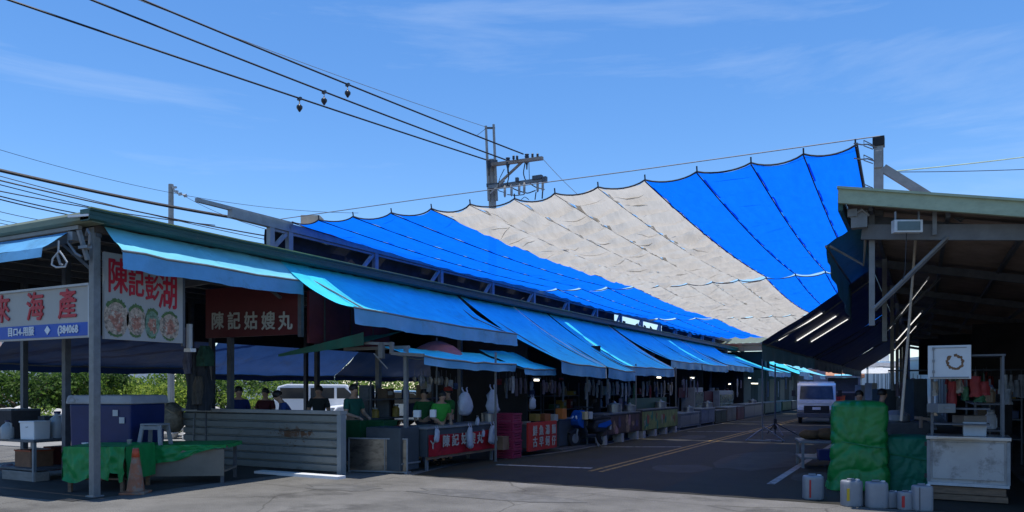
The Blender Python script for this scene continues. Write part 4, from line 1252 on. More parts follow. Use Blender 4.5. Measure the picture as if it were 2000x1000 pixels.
# dark clothing and bags hanging at the left end of the metal wall
for i, (px, y0, y1, wd, col, lb) in enumerate(((378, 680, 800, 26, (.045, .05, .06), 'dark jacket hanging above the left end of the metal wall'), (396, 690, 802, 22, (.03, .035, .045), 'dark apron hanging right of the jacket above the metal wall'), (366, 640, 730, 12, (.12, .12, .17), 'mauve cloth strip hanging on the food sign frame'), (398, 675, 715, 26, (.02, .07, .05), 'dark green bag hanging from the red stall sign end'), (384, 735, 790, 14, (.10, .085, .07), 'tan bag hanging on the dark jacket'))):
    zz = 15.2
    def fn(u, v, px=px, y0=y0, y1=y1, wd=wd, i=i):
        p = W(px + (u - .5) * wd * (.55 + .6 * min(1, v * 3)), lerp(y0, y1, v), zz - .10 * math.sin(math.pi * u) - .05 * i)
        return p + Vector((fold(u, v, i, .05, 5), fold(u, v, i + 9, .05, 5), 0))
    q = MB().grid(fn, 12, 14)
    q.grid(lambda u, v: fn(1 - u, v) + Vector((-.03, .08, 0)), 12, 14)
    o = q.build('hanging_cloth', M('cloth_%d' % i if False else 'hanging_cloth_tone_' + 'abcde'[i], col, .85, 0, .3, 6), smooth=True)
    tag(o, lb, 'hanging cloth', 'cloths hanging by the metal wall')
# lamp tube, small lights
o = thing('tube_lamp', 'unlit pale tube lamp hanging upright left of the red stall sign', 'tube lamp', W(371, 690, 13.3))
MB().tube([W(370, 633, 13.3), W(370, 680, 13.3)], .05, 8).build('tube', OFFW, o)
MB().box(W(371, 684, 13.3), (.16, .12, .06)).build('cap', WHITE, o)

# ================================================================ METAL WALL AND STALL FRONTS
WALLM = M('grey_painted_sheet', (.195, .21, .20), .55, .15, .12, 2.5, dirt=(.14, .14, .13), dthr=.56, stretch=(1, 1, 2))
# rust patches: mix into the sheet by a band-limited noise around the middle of the wall
def rusty(m):
    t_ = m.node_tree; b_ = t_.nodes['Principled BSDF']
    src = b_.inputs['Base Color'].links[0].from_socket
    tc = t_.nodes.new('ShaderNodeTexCoord')
    n1 = t_.nodes.new('ShaderNodeTexNoise'); n1.inputs['Scale'].default_value = 7; n1.inputs['Detail'].default_value = 8; n1.inputs['Roughness'].default_value = .75
    t_.links.new(tc.outputs['Object'], n1.inputs['Vector'])
    sep = t_.nodes.new('ShaderNodeSeparateXYZ'); t_.links.new(tc.outputs['Object'], sep.inputs['Vector'])
    def mth(op, a, b2=None):
        n = t_.nodes.new('ShaderNodeMath'); n.operation = op
        for i, v in enumerate((a, b2)):
            if v is None: continue
            if isinstance(v, (int, float)): n.inputs[i].default_value = v
            else: t_.links.new(v, n.inputs[i])
        return n.outputs[0]
    dx = mth('ABSOLUTE', mth('SUBTRACT', sep.outputs['X'], .95)); dz = mth('ABSOLUTE', mth('SUBTRACT', sep.outputs['Z'], .72))
    d = mth('ADD', mth('MULTIPLY', dx, .22), mth('MULTIPLY', dz, .75))
    f = mth('SUBTRACT', n1.outputs['Fac'], d)
    r = t_.nodes.new('ShaderNodeValToRGB')
    r.color_ramp.elements[0].position = .40; r.color_ramp.elements[0].color = (0, 0, 0, 1)
    r.color_ramp.elements[1].position = .46; r.color_ramp.elements[1].color = (1, 1, 1, 1)
    t_.links.new(f, r.inputs['Fac'])
    mx = t_.nodes.new('ShaderNodeMix'); mx.data_type = 'RGBA'; mx.inputs['B'].default_value = (.11, .055, .028, 1)
    t_.links.new(r.outputs['Color'], mx.inputs['Factor']); t_.links.new(src, mx.inputs['A']); t_.links.new(mx.outputs['Result'], b_.inputs['Base Color'])
rusty(WALLM)
wx0, wx1, ws = -13.45, -9.28, 10.8
wall = thing('sheet_metal_wall', 'low rusty grey sheet metal wall with horizontal ribs at the shed end', 'metal wall', ((wx0 + wx1) / 2, ws, 0))
wp = [(ws + .06, .06)]
nb_ = 7
for i in range(nb_):
    z0_, z1_ = .06 + i * 1.05 / nb_, .06 + (i + 1) * 1.05 / nb_
    wp += [(ws + .045, z0_ + .002), (ws, z0_ + .014), (ws - .006, z1_ - .03), (ws + .045, z1_ - .014)]
wp += [(ws + .06, 1.11)]
MB().prism(wp, 'x', wx0, wx1 - .07).build('ribbed_sheet', WALLM, wall)
MB().bbox((wx0 - .02, ws - .03, 1.112), (wx1 + .02, ws + .16, 1.175)).build('cap_rail', M('pale_cap_rail', (.30, .30, .29), .5, .1, .12, 4, dirt=(.3, .27, .22), dthr=.6), wall)
MB().bbox((wx1 - .066, ws - .02, .0), (wx1 + .03, ws + .12, 1.11)).build('end_post', M('pale_end_post', (.24, .27, .285), .5, .2, .1, 5, dirt=(.2, .2, .2), dthr=.62), wall)
MB().bar((wx0 + .68, ws - .012, .1), (wx0 + .68, ws - .012, 1.1), .03, .015).build('seam_strip', DSTEEL, wall)
MB().bar((wx0 + .28, ws - .02, .1), (wx0 + .36, ws - .02, 1.08), .02, .015).build('leaning_strip', STEEL, wall)
tag(MB().bbox((-10.95, 10.34, 0), (-8.95, 10.56, .05)).build('kerb_slab', WHITE), kind='structure')
# stainless panel
a, b_ = G(681, 922), G(797, 925.5)
d = (b_ - a); d.z = 0
sp = thing('stainless_panel', 'stainless steel splash panel standing right of the metal wall', 'steel panel', (a + b_) / 2, math.atan2(d.y, d.x))
wd = d.length
MB().box((0, 0, .335), (wd - .05, .02, .60)).build('sheet', M('brownish_steel', (.20, .185, .165), .3, .8, .25, 2, dirt=(.12, .11, .1), dthr=.5, stretch=(1, 1, 3)), sp, local=True)
MB().box((0, .05, .33), (wd - .06, .05, .56)).build('backing', DSTEEL, sp, local=True)
f = MB().box((0, -.012, .645), (wd, .03, .025)).box((0, -.012, .03), (wd, .03, .025)).box((-wd / 2 + .012, -.012, .34), (.025, .03, .585)).box((wd / 2 - .012, -.012, .34), (.025, .03, .585)).box((wd * .12, -.012, .34), (.012, .025, .585))
f.box((-wd / 2 + .03, .06, .0175), (.05, .2, .035)).box((wd / 2 - .03, .06, .0175), (.05, .2, .035))
f.build('frame', STEEL, sp, local=True)
# front posts of the stalls along the street
for (px, lb, l_) in ((793, 'square grey stall post left of the red banner counter', -8.55), (968, 'thin grey stall post above the right end of the red banner', -8.1), (1147, 'thin grey stall post behind the blue scooter', -8.1), (1242, 'thin pale stall post left of the green banner counter', -8.05), (1320, 'dark stall post right of the green banner counter', -8.0)):
    q = atL(px, 757, l_)
    o = thing('stall_post', lb, 'post', (q.x, q.y, 0), group='posts along the stall fronts')
    w_ = .07 if px < 800 else .036
    MB().bbox((q.x - w_ / 2, q.y - w_ / 2, 0), (q.x + w_ / 2, q.y + w_ / 2, 2.36)).build('tube', GAL, o)
    MB().bbox((q.x - w_, q.y - w_, 0), (q.x + w_, q.y + w_, .02)).build('foot_plate', DSTEEL, o)
# header frame that carries the low awning
o = thing('awning_support', 'pale steel frame carrying the low awning beside the small green awning', 'awning frame', W(745, 680, 14.4))
q = MB().bar(atS(672, 682, 11.6), atS(800, 678, 11.9), .05, .06).bar(W(712, 670, 14.4), W(770, 672, 14.4), .04, .05).bar(W(765, 668, 14.3), W(765, 690, 14.3), .06, .06).bar(W(765, 690, 14.3), W(828, 694, 14.0), .05, .06)
q.bar(W(745, 670, 14.4), W(745, 700, 14.4), .1, .08).bar(W(730, 690, 14.4), W(757, 720, 14.4), .02, .02)
q.build('rails', M('pale_grey_rail', (.17, .17, .165), .5, .2), o)
# faded parasol poking up behind the low awning
pr = atL(853, 757, -9.25); 
o = thing('parasol', 'faded pink parasol poking up behind the low blue awning', 'parasol', (pr.x, pr.y, 0))
pm_ = MB()
n = 8
vs, fs = [], []
R0, ZT = .62, 2.62
prf = [(0.0, 0), (.3, -.05), (.62, -.14), (.88, -.26), (1.0, -.36)]
for (r_, dz_) in prf:
    for k in range(n * 3):
        a_ = 2 * math.pi * k / (n * 3)
        sc_ = 1 - .07 * abs(math.sin(a_ * n / 2)) * r_
        vs.append((pr.x + math.cos(a_) * R0 * r_ * sc_, pr.y + math.sin(a_) * R0 * r_ * sc_, ZT + dz_ + .03 * r_ * abs(math.sin(a_ * n / 2))))
m_ = n * 3
for i in range(len(prf) - 1):
    for k in range(m_):
        fs.append((i * m_ + k, i * m_ + (k + 1) % m_, (i + 1) * m_ + (k + 1) % m_, (i + 1) * m_ + k))
pm_.add(vs, fs).build('canopy', M('faded_pink_cloth', (.42, .16, .19), .8, 0, .15, 4, transl=.3), o)
MB().tube([(pr.x, pr.y, 0), (pr.x, pr.y, ZT + .06)], .017, 8).build('pole', STEEL, o)
q = MB()
for k in range(n):
    a_ = 2 * math.pi * k / n
    q.tube([(pr.x, pr.y, ZT - .02), (pr.x + math.cos(a_) * R0 * .97, pr.y + math.sin(a_) * R0 * .97, ZT - .355)], .005, 4)
q.build('ribs', DSTEEL, o)

# counters along the street ------------------------------------------------------
def counter(label, x0, x1, ytop, ybot, l, mat, name='stall_counter', cat='counter', depth=.7, top=STAIN, legs=True, legm=STEEL, base=0, group='stall counters along the left side', ovh=.03):
    """counter facing the street between two image columns; ytop, ybot: its front panel at the left column"""
    A = atL(x0, ytop, l); B = atL(x1, ytop, l); Z0 = atL(x0, ybot, l).z
    s0, s1 = A.y, B.y
    h = A.z
    t = thing(name, label, cat, (l, (s0 + s1) / 2, 0), group=group)
    MB().bbox((l - depth, s0, Z0), (l, s1, h - .03)).build('body', mat, t, bevel=.006)
    MB().bbox((l - depth - .02, s0 - .02, h - .028), (l + ovh, s1 + .02, h + .012)).build('counter_top', top, t, bevel=.004)
    if legs and Z0 > .06:
        for s in (s0 + .06, s1 - .06):
            for x in (l - .05, l - depth + .05):
                MB().bbox((x - .025, s - .025, 0.0), (x + .025, s + .025, Z0)).build('leg', legm, t)
    return t, s0, s1, Z0, h
DGREY = M('dark_blue_grey_panel', (.06, .075, .09), .5, .2, .2, 3)
# steel side cabinet + red banner counter
ct, s0, s1, Z0, h = counter('steel counter with the red banner and white plastic bags on it', 834, 966, 836, 893, -8.35, DGREY, top=STEEL)
MB().box((-8.9, s0 - .35, .45), (.8, .6, .8)).build('side_cabinet', DGREY, ct, bevel=.01)
MB().bar((-8.5, s0 - .62, .18), (-8.5, s0 - .02, .18), .04, .03).build('side_rail', STEEL, ct)
MB().bar((-8.36, s0, Z0 - .03), (-8.36, s1, Z0 - .03), .04, .05).build('front_rail', WOOD, ct)
bn = thing('banner', 'red cloth banner with pale characters hung on the steel counter front', 'banner', (-8.34, (s0 + s1) / 2, Z0))
BANR = M('red_banner', (.33, .008, .018), .6, 0, .15, 3, transl=.1)
MB().grid(lambda u, v: Vector((-8.325 + .012 * math.sin(u * 20) * (1 - v) + fold(u, v, 4, .015, 6), lerp(s0 + .02, s1 - .02, u), lerp(Z0, h - .04 - .10, v) - .02 * math.sin(math.pi * u) * v)), 50, 10).build('cloth', BANR, bn, smooth=True)
for ch, px, py in zip('陳記姑嫂丸', (871, 889, 907, 922, 937), (863, 861, 858, 858, 857)):
    p = atL(px, py, -8.3)
    lettering(ch, .25, (-8.295, p.y, p.z), R(90), SGC, bn, bold=.005, sx=1.05)
p = atL(845, 870, -8.3)
lettering('ㄚ', .2, (-8.295, p.y, p.z), R(90), SGC, bn, bold=.004, sx=1.2)
BAGM = M('white_plastic_bag', (.50, .56, .66), .35, 0, .12, 8, bump=.3, bscale=18, transl=.35)
def bag(label, c, w, h, seed, grp='white plastic bags on the stalls', mat=None, name='plastic_bag'):
    c = Vector(c)
    t = thing(name, label, 'plastic bag', c, group=grp)
    q = MB()
    rr = random.Random(seed)
    n = 14
    prf = [(.30, h * .40), (.55, h * .36), (.86, h * .22), (1, h * .02), (1.04, -h * .2), (1.0, -h * .36), (.85, -h * .45), (.45, -h * .5)]
    vs, fs = [], []
    for (r_, z_) in prf:
        for k in range(n):
            a_ = 2 * math.pi * k / n
            f_ = 1 + .5 * noise.noise(Vector((math.cos(a_) * 1.7 + seed, math.sin(a_) * 1.7, z_ * 7))) + .3 * noise.noise(Vector((math.cos(a_) * 4 + seed, math.sin(a_) * 4, z_ * 16)))
            vs.append(Vector((math.cos(a_) * r_ * w * .30 * f_, math.sin(a_) * r_ * w * .5 * f_, z_ + .05 * h * noise.noise(Vector((a_, z_ * 5, seed))))))
    m_ = len(prf)
    for i in range(m_ - 1):
        for k in range(n):
            fs.append((i * n + k, i * n + (k + 1) % n, (i + 1) * n + (k + 1) % n, (i + 1) * n + k))
    fs.append(tuple(range((m_ - 1) * n, m_ * n)))
    q.add(vs, fs).build('sack', mat or BAGM, t, local=True, smooth=True)
    q = MB()
    for sy in (-1, 1):
        q.grid(lambda u, v: Vector((.015 * math.sin(v * 6), sy * w * (.20 + .06 * v) + (u - .5) * w * .16, h * .34 + v * h * .26)), 2, 4)
    q.build('handles', mat or BAGM, t, local=True, smooth=True)
    return t
for px, py, l_, wpx, hpx, sd, lb in ((853, 849, -8.26, 13, 30, 1, 'small white plastic bag at the left end of the red banner'), (918, 853, -8.24, 16, 46, 2, 'long white plastic bag covering the middle of the red banner'), (962, 847, -8.24, 22, 40, 3, 'white plastic bag at the right end of the red banner'), (944, 846, -8.27, 8, 14, 4, 'tiny white bag on the red banner, beside the right end bag'), (908, 786, -8.3, 32, 50, 5, 'big white plastic bag hanging above the red banner counter'), (962, 782, -8.35, 30, 52, 6, 'pair of white bags hanging right above the red banner counter'), (933, 822, -8.3, 9, 18, 7, 'beige bag resting at the counter edge above the red banner'), (1040, 786, -8.3, 18, 26, 8, 'square white bag hanging in the dark above the red menu board')):
    p = atL(px, py, l_)
    z_ = p.y * CA - p.x * SA
    bag(lb, p, wpx / FP * z_ * 1.05, hpx / FP * z_, sd)
# boxes on that counter
for px, py, wpx, hpx, lb in ((815, 815, 13, 14, 'white box on the left of the red banner counter'), (846, 815, 11, 15, 'white paper cup stack on the red banner counter')):
    bx_on(lb, 'food_box', 'food box', px, py, wpx, hpx, 15.2, WHITE, rz=R(20), group='white boxes on the counter')
for px, lb in ((700, 'left'), (745, 'right')):
    tt, *_ = bx_on('dark green plastic tub behind the stainless panel, %s of two' % lb, 'tub', 'tub', px, 856, 40, 34, 15.3, M('dark_green_plastic', (.01, .085, .03), .5, 0, .2, 4), taper=1.12, d=.4)
    MB().box((0, 0, .35), (.47, .47, .03)).build('rim', M('dark_green_plastic', (.01, .085, .03)), tt, local=True)
tt, *_ = bx_on('dark red box behind the stainless panel, below the square post', 'box', 'box', 780, 858, 24, 26, 15.0, RED, d=.3)
MB().box((0, -.155, .14), (.1, .01, .1)).build('label', OFFW, tt, local=True)

# maroon crates stacked
p0 = atL(1008, 889, -8.1)
ord_ = ['bottom', 'second lowest', 'middle', 'second from the top', 'top']
for i in range(5):
    crate('maroon plastic crate, %s of the stack left of the red menu board' % ord_[i], (p0.x - .2, p0.y + .02 * (i % 2), .01 + i * .202), .46, .40, .20, MAROON, rz=.03 * (i % 3 - 1), grp='stacked maroon crates')
p0 = atL(1030, 872, -8.15)
bx_on('beige carton low beside the maroon crates and the red menu board', 'carton', 'carton', 1028, 868, 9, 45, 18.9, M('beige_carton', (.3, .25, .2), .8), d=.3)
bx_on('tan carton standing between the red banner and the maroon crates', 'carton', 'carton', 981, 878, 18, 26, 17.2, M('tan_carton', (.2, .13, .085), .8, 0, .2, 5), d=.3)
# red menu board
A = atL(1033, 884, -8.0); B = atL(1088, 877, -8.0)
mb_ = thing('menu_board', 'red menu board with eight white characters leaning on a stall left of the scooter', 'menu board', (-8.0, (A.y + B.y) / 2, 0))
h0, h1_ = .08, 1.08 - .22
zA = atL(1033, 826, -8.0).z
MB().bbox((-8.06, A.y, A.z + .02), (-8.01, B.y, zA)).build('board', M('red_menu_board', (.40, .025, .02), .5, 0, .15, 3), mb_)
MB().bbox((-8.5, A.y + .05, A.z + .1), (-8.065, B.y - .05, zA - .04)).build('backing_box', DGREY, mb_)
for r_, row in enumerate(('鮮魚湯麵', '古早蚵仔')):
    for k, ch in enumerate(row):
        p = atL(1045 + k * 12.2 - (0 if r_ else 0), (843 if r_ == 0 else 865) - k * 1.3, -8.0)
        lettering(ch, .25, (-7.998, p.y, p.z), R(90), SGC, mb_, bold=.005, sx=.95)
for px, wpx, hpx, mt, lb in ((1045, 14, 14, M('yellow_box', (.3, .2, .05), .7), 'yellow carton on top of the red menu board stall'), (1064, 18, 14, M('orange_brown_box', (.3, .1, .04), .7), 'orange brown carton on the red menu board stall'), (1096, 12, 20, M('orange_box', (.4, .13, .03), .7), 'orange carton right above the red menu board'), (1080, 10, 13, TRW, 'pale plastic tub on the red menu board stall')):
    bx_on(lb, 'carton' if 'carton' in lb else 'tub', 'carton' if 'carton' in lb else 'tub', px, 822 if px < 1090 else 818, wpx, hpx, 19.6, mt, rz=R(70), d=.25)
ct, *_ = counter('dark grey counter between the red menu board and the scooter', 1092, 1122, 818, 872, -8.3, DGREY)
# scooter
def scooter(label, loc, rz):
    t = thing('scooter', label, 'scooter', loc, rz)
    SB = M('metallic_blue_paint', (.012, .11, .48), .2, .25, .05, 3, spec=.6)
    SK = M('scooter_dark_plastic', (.022, .026, .035), .45)
    MB().prism([(.43, .50), (.62, .60), (.65, .70), (.52, .92), (.42, 1.0), (.37, .98), (.41, .62)], 'y', -.18, .18).build('front_cowl', SB, t, local=True, bevel=.055)
    MB().prism([(.26, .30), (.34, .30), (.44, .58), (.38, .99), (.32, .99), (.35, .6)], 'y', -.2, .2).build('leg_shield', SK, t, local=True, bevel=.02)
    MB().prism([(-.78, .55), (-.72, .74), (-.1, .70), (-.02, .5), (-.1, .36), (-.5, .38)], 'y', -.17, .17).build('rear_body', SK, t, local=True, bevel=.05)
    for sy in (-.178, .178):
        MB().prism([(-.76, .60), (-.70, .70), (-.2, .60), (-.16, .52), (-.5, .50)], 'y', sy - .006, sy + .006).build('side_panel', SB, t, local=True)
    MB().prism([(-.80, .72), (-.78, .80), (-.45, .84), (-.06, .78), (-.02, .70)], 'y', -.14, .14).build('seat', BLACK, t, local=True, bevel=.03)
    MB().prism([(-.1, .26), (-.1, .34), (.34, .34), (.34, .26)], 'y', -.18, .18).build('footboard', SK, t, local=True, bevel=.02)
    for x, nm in ((.62, 'front_wheel'), (-.58, 'rear_wheel')):
        w_ = MB().lathe((x, -.05, .24), [(.13, 0), (.22, .01), (.24, .05), (.22, .09), (.13, .10)], 20, 'y').build('wheel', BLACK, t, local=True, smooth=False)
        MB().lathe((x, -.055, .24), [(.13, 0), (.13, .11), (.04, .12)], 14, 'y').build('rim', STEEL, w_, local=True)
    MB().tube([(.62, .08, .25), (.58, .09, .5)], .03, 6).tube([(.62, -.08, .25), (.58, -.09, .5)], .03, 6).build('fork', STEEL, t, local=True)
    MB().prism([(.38, .42), (.62, .52), (.86, .40), (.84, .36), (.62, .46)], 'y', -.08, .08).build('front_fender', SK, t, local=True, bevel=.015)
    hb = MB().tube([(.36, 0, .95), (.30, 0, 1.06)], .03, 8).tube([(.24, -.34, 1.06), (.32, -.12, 1.07), (.32, .12, 1.07), (.24, .34, 1.06)], .018, 8)
    hb.build('handlebar', SK, t, local=True)
    for sy in (-1, 1):
        MB().tube([(.22, sy * .26, 1.07), (.19, sy * .33, 1.22)], .007, 5).box((.19, sy * .36, 1.25), (.02, .12, .08)).build('mirror', BLACK, t, local=True)
    for sy in (-.085, .085):
        MB().box((.60, sy * .85, .80), (.05, .03, .10), rx=.6 * (1 if sy > 0 else -1), ry=-.5).build('headlight', M('headlight_glass', (.8, .85, .9), .1, 0, .02, 3, spec=.8), t, local=True)
    MB().box((-.82, 0, .5), (.02, .2, .14)).build('number_plate', WHITE, t, local=True)
    MB().tube([(-.3, -.16, .24), (-.8, -.18, .30)], [.04, .055], 10).build('exhaust', STEEL, t, local=True)
    MB().tube([(-.12, .1, .26), (-.1, .26, .0)], .012, 5).build('side_stand', STEEL, t, local=True)
    return t
p = G(1138, 874)
scooter('metallic blue scooter parked in front of the stalls, front towards the camera', (p.x - .02, p.y + .5, .0), R(-108))
bx_on('cream carton on the counter behind the scooter', 'carton', 'carton', 1141, 819, 8, 15, 20.5, M('cream_carton', (.5, .42, .25), .7), rz=R(60), d=.2)
bx_on('pale blue tub on the counter behind the scooter', 'tub', 'tub', 1150, 818, 9, 14, 20.6, TRW, rz=R(60), d=.2)

# picture counter
def blocks(t, s0, s1, n, l, h, mat=CONC, w=.22):
    for i in range(n):
        s = lerp(s0 + .2, s1 - .2, i / max(1, n - 1))
        MB().bbox((l - .3, s - w / 2, 0), (l - .02, s + w / 2, h - .004)).build('block_leg', mat, t)
def picture_panel(t, l, s0, s1, z0, z1, mat, seed, cols):
    q = MB().bbox((l + .003, s0 + .02, z0 + .02), (l + .012, s1 - .02, z1 - .06)).build('picture_panel', mat, t)
    rr = random.Random(seed)
    for i, (cm, n) in enumerate(cols):
        for k in range(n):
            p_ = MB()
            c = Vector((0, rr.uniform(s0 + .2, s1 - .2), rr.uniform(z0 + .12, z1 - .18)))
            disc(p_, c, rr.uniform(.05, .16), rr.uniform(.06, .17), l + .014 + i * .002 + k * .0003, jag=.25, seed=seed * 10 + k, n=12)
            p_.build('picture', cm, q)
    return q
ct, s0, s1, Z0, h = counter('dark brown counter with food pictures on concrete blocks, right of the scooter', 1178, 1249, 810, 852, -7.75, DWOOD, legs=False, top=DSTEEL)
blocks(ct, s0, s1, 3, -7.72, Z0, w=.2)
picture_panel(ct, -7.75, s0, s1, Z0, h, M('brown_picture', (.07, .035, .028), .5, 0, .6, 5), 3, ((M('picture_tan', (.24, .15, .09), .6, 0, .5, 9), 6), (M('picture_pink', (.3, .16, .16), .6, 0, .4, 12), 2), (M('picture_violet', (.08, .06, .12), .6, 0, .4, 9), 3)))
ct, s0, s1, Z0, h = counter('counter with a yellow green picture banner on concrete blocks', 1254, 1323, 801, 842, -7.75, DWOOD, legs=False, top=DSTEEL)
blocks(ct, s0, s1, 4, -7.72, Z0, w=.24)
picture_panel(ct, -7.75, s0, s1, Z0, h, M('yellow_green_banner', (.18, .21, .06), .5, 0, .5, 3), 8, ((M('picture_teal', (.03, .16, .11), .6, 0, .4, 6), 8), (M('picture_rust', (.24, .07, .04), .6, 0, .4, 9), 5), (M('picture_pale', (.3, .26, .2), .6, 0, .5, 12), 4)))
MB().bbox((-8.2, s0, h + .02), (-8.15, s1, h + .36)).build('back_rail', M('dark_green_rail', (.02, .07, .05), .5), ct)
specs = [(1328, 1366, 808, 836, (.17, .19, .21), 'white grey cool box with speckled front, right of the green banner', 'cool_box', 'cool box', .0),
         (1369, 1396, 799, 828, (.12, .14, .18), 'plain blue grey counter box, right of the white grey cool box', 'stall_counter', 'counter', 0),
         (1397, 1418, 802, 827, (.035, .045, .03), 'dark olive counter box between two pale ones', 'stall_counter', 'counter', 0),
         (1420, 1438, 796, 823, (.16, .145, .12), 'beige counter box beside the maroon one', 'stall_counter', 'counter', 0),
         (1440, 1453, 794, 820, (.13, .05, .055), 'small maroon counter box beside the beige one', 'stall_counter', 'counter', 0),
         (1454, 1491, 790, 818, (.10, .11, .12), 'long grey counter under the lit lamp, left of the support pole', 'stall_counter', 'counter', 0),
         (1494, 1514, 787, 808, (.10, .14, .10), 'red and green draped counter behind the first support pole', 'stall_counter', 'counter', 0),
         (1516, 1526, 785, 805, (.02, .16, .18), 'teal draped counter between the two support poles', 'stall_counter', 'counter', 0),
         (1528, 1545, 784, 802, (.02, .10, .045), 'green draped counter far down the street', 'stall_counter', 'counter', 0),
         (1547, 1558, 783, 799, (.12, .12, .12), 'grey counter beside the truck mirror', 'stall_counter', 'counter', 0)]
for i, (x0, x1, yt, yb, col, lb, nm, cat, _) in enumerate(specs):
    l_ = -7.9
    ct, s0, s1, Z0, h = counter(lb, x0, x1, yt, yb, l_, M('counter_tone_' + 'abcdefghij'[i], col, .5, .1, .3, 2.5, dirt=tuple(c * .6 for c in col), dthr=.55), name=nm, cat=cat, top=STEEL if i != 2 else DSTEEL)
    q = MB()
    if s1 - s0 > 1.2:
        q.bbox((l_ + .003, s0 + .06, Z0 + .08), (l_ + .014, (s0 + s1) / 2 - .03, h - .1)).bbox((l_ + .003, (s0 + s1) / 2 + .03, Z0 + .08), (l_ + .014, s1 - .06, h - .1))
        q.build('door_panel', STAIN if i in (0, 5) else M('counter_tone_' + 'abcdefghij'[i], col), ct)
# fridges and red shelves standing behind the counters
def fridge(label, x0, x1, yt, yb, l, mat, glass=True):
    A = atL(x0, yt, l); B = atL(x1, yt, l)
    t = thing('fridge', label, 'fridge', (l, (A.y + B.y) / 2, 0))
    z0_ = .08
    MB().bbox((l - .6, A.y, z0_), (l, B.y, A.z)).build('body', mat, t, bevel=.02)
    if glass:
        MB().bbox((l + .003, A.y + .08, z0_ + .5), (l + .02, B.y - .08, A.z - .2)).build('door', M('fridge_glass', (.10, .15, .12), .15, 0, .3, 3), t)
    MB().bbox((l + .02, B.y - .06, 1.0), (l + .05, B.y - .03, 1.4)).build('handle', STEEL, t)
    MB().bbox((l - .55, A.y + .03, 0.05), (l - .03, B.y - .03, z0_)).build('feet', BLACK, t)
fridge('grey white fridge with a poster behind the cool box, far stall', 1357, 1373, 757, 830, -8.7, M('fridge_grey', (.30, .31, .31), .5, 0, .2, 5))
fridge('pale fridge with green glass door in the far stall beside the hanging lights', 1405, 1432, 763, 822, -8.7, M('fridge_pale', (.26, .29, .31), .5, 0, .2, 5))
for x0, x1, yt, yb, lb in ((1326, 1348, 757, 776, 'dark red shelf panel behind the green banner counter'), (1376, 1390, 764, 782, 'dark red poster board left of the pale fridge'), (1392, 1402, 765, 792, 'narrow red board beside the pale fridge')):
    A = atL(x0, yt, -9.0); B = atL(x1, yb, -9.0)
    o = thing('red_board', lb, 'board', (-9.0, (A.y + B.y) / 2, B.z), group='dark red boards in the far stalls')
    MB().bbox((-9.04, A.y, B.z), (-9.0, B.y, A.z)).build('panel', SGD, o)
    MB().bbox((-9.1, A.y + .1, 0.05), (-9.04, A.y + .16, A.z)).build('stand', DSTEEL, o)

# dim goods and things hanging in the stalls: each a thing of its own
rnd = random.Random(77)
HG = [M('hang_' + n, c, .6, 0, .3, 7, transl=.2) for n, c in (('white', (.42, .44, .46)), ('grey', (.22, .23, .25)), ('mauve', (.22, .18, .24)), ('beige', (.3, .27, .22)), ('green', (.04, .13, .06)), ('red', (.28, .03, .03)), ('blue', (.05, .09, .2)))]
cn_ = ['white', 'grey', 'mauve', 'beige', 'green', 'red', 'blue']
def sheet_goods(px, y0, y1, wpx, l, ci, lb, grp='packets hanging under the low awnings'):
    A = atL(px, y0, l); B = atL(px, y1, l)
    z_ = A.y * CA - A.x * SA
    w_ = wpx / FP * z_ / .9
    t = thing('hanging_packet', lb, 'packet', (l, A.y, B.z), group=grp)
    sd = rnd.random() * 50
    H_ = A.z - B.z
    q = MB()
    for sgn in (1, -1):
        q.grid(lambda u, v: Vector((sgn * (.01 + .035 * math.sin(math.pi * u) * math.sin(math.pi * min(1, v * 1.1))) + fold(u, v, sd, .012, 4), (u - .5) * w_ + fold(v, u, sd + 3, .02, 3), H_ * (1 - v))), 5, 7)
    q.build('packet', HG[ci], t, local=True, smooth=True)
    MB().tube([(0, 0, H_ * .98), (0, 0, H_ + .14)], .006, 4).build('hook', DSTEEL, t, local=True)
spots = [(826, 735, 760, 16, -9.0, 3), (838, 742, 765, 12, -9.0, 0), (858, 740, 752, 18, -9.2, 3), (880, 742, 758, 14, -9.1, 0), (890, 748, 760, 12, -9.3, 6), (1002, 735, 768, 8, -8.4, 0), (1038, 745, 762, 10, -8.4, 1), (1062, 742, 770, 9, -8.5, 2), (1078, 742, 768, 8, -8.5, 2), (1096, 738, 742, 16, -8.6, 5),
         (1150, 742, 765, 8, -8.3, 0), (1158, 742, 772, 7, -8.6, 1), (1170, 742, 752, 6, -8.2, 0), (1187, 740, 766, 8, -8.2, 0), (1205, 745, 770, 12, -8.4, 1), (1215, 748, 775, 8, -8.5, 0), (1228, 745, 775, 8, -8.5, 1), (1238, 750, 785, 8, -8.4, 4), (1186, 770, 795, 14, -8.8, 1), (1212, 778, 800, 18, -8.7, 2),
         (1256, 745, 775, 10, -8.5, 3), (1270, 752, 778, 8, -8.6, 5), (1282, 755, 775, 7, -8.6, 6), (1296, 748, 778, 7, -8.5, 3), (1310, 752, 772, 9, -8.6, 0), (1333, 742, 752, 8, -8.5, 1), (1350, 738, 744, 10, -8.4, 0), (1440, 740, 762, 7, -8.5, 0), (1447, 742, 758, 6, -8.7, 2), (1440, 762, 775, 5, -8.3, 0), (1520, 745, 775, 4, -8.3, 0), (1535, 738, 760, 10, -8.5, 6), (1500, 745, 775, 12, -9.0, 6), (1548, 735, 765, 8, -8.6, 3), (1010, 742, 755, 20, -9.3, 5), (975, 740, 752, 16, -9.2, 5)]
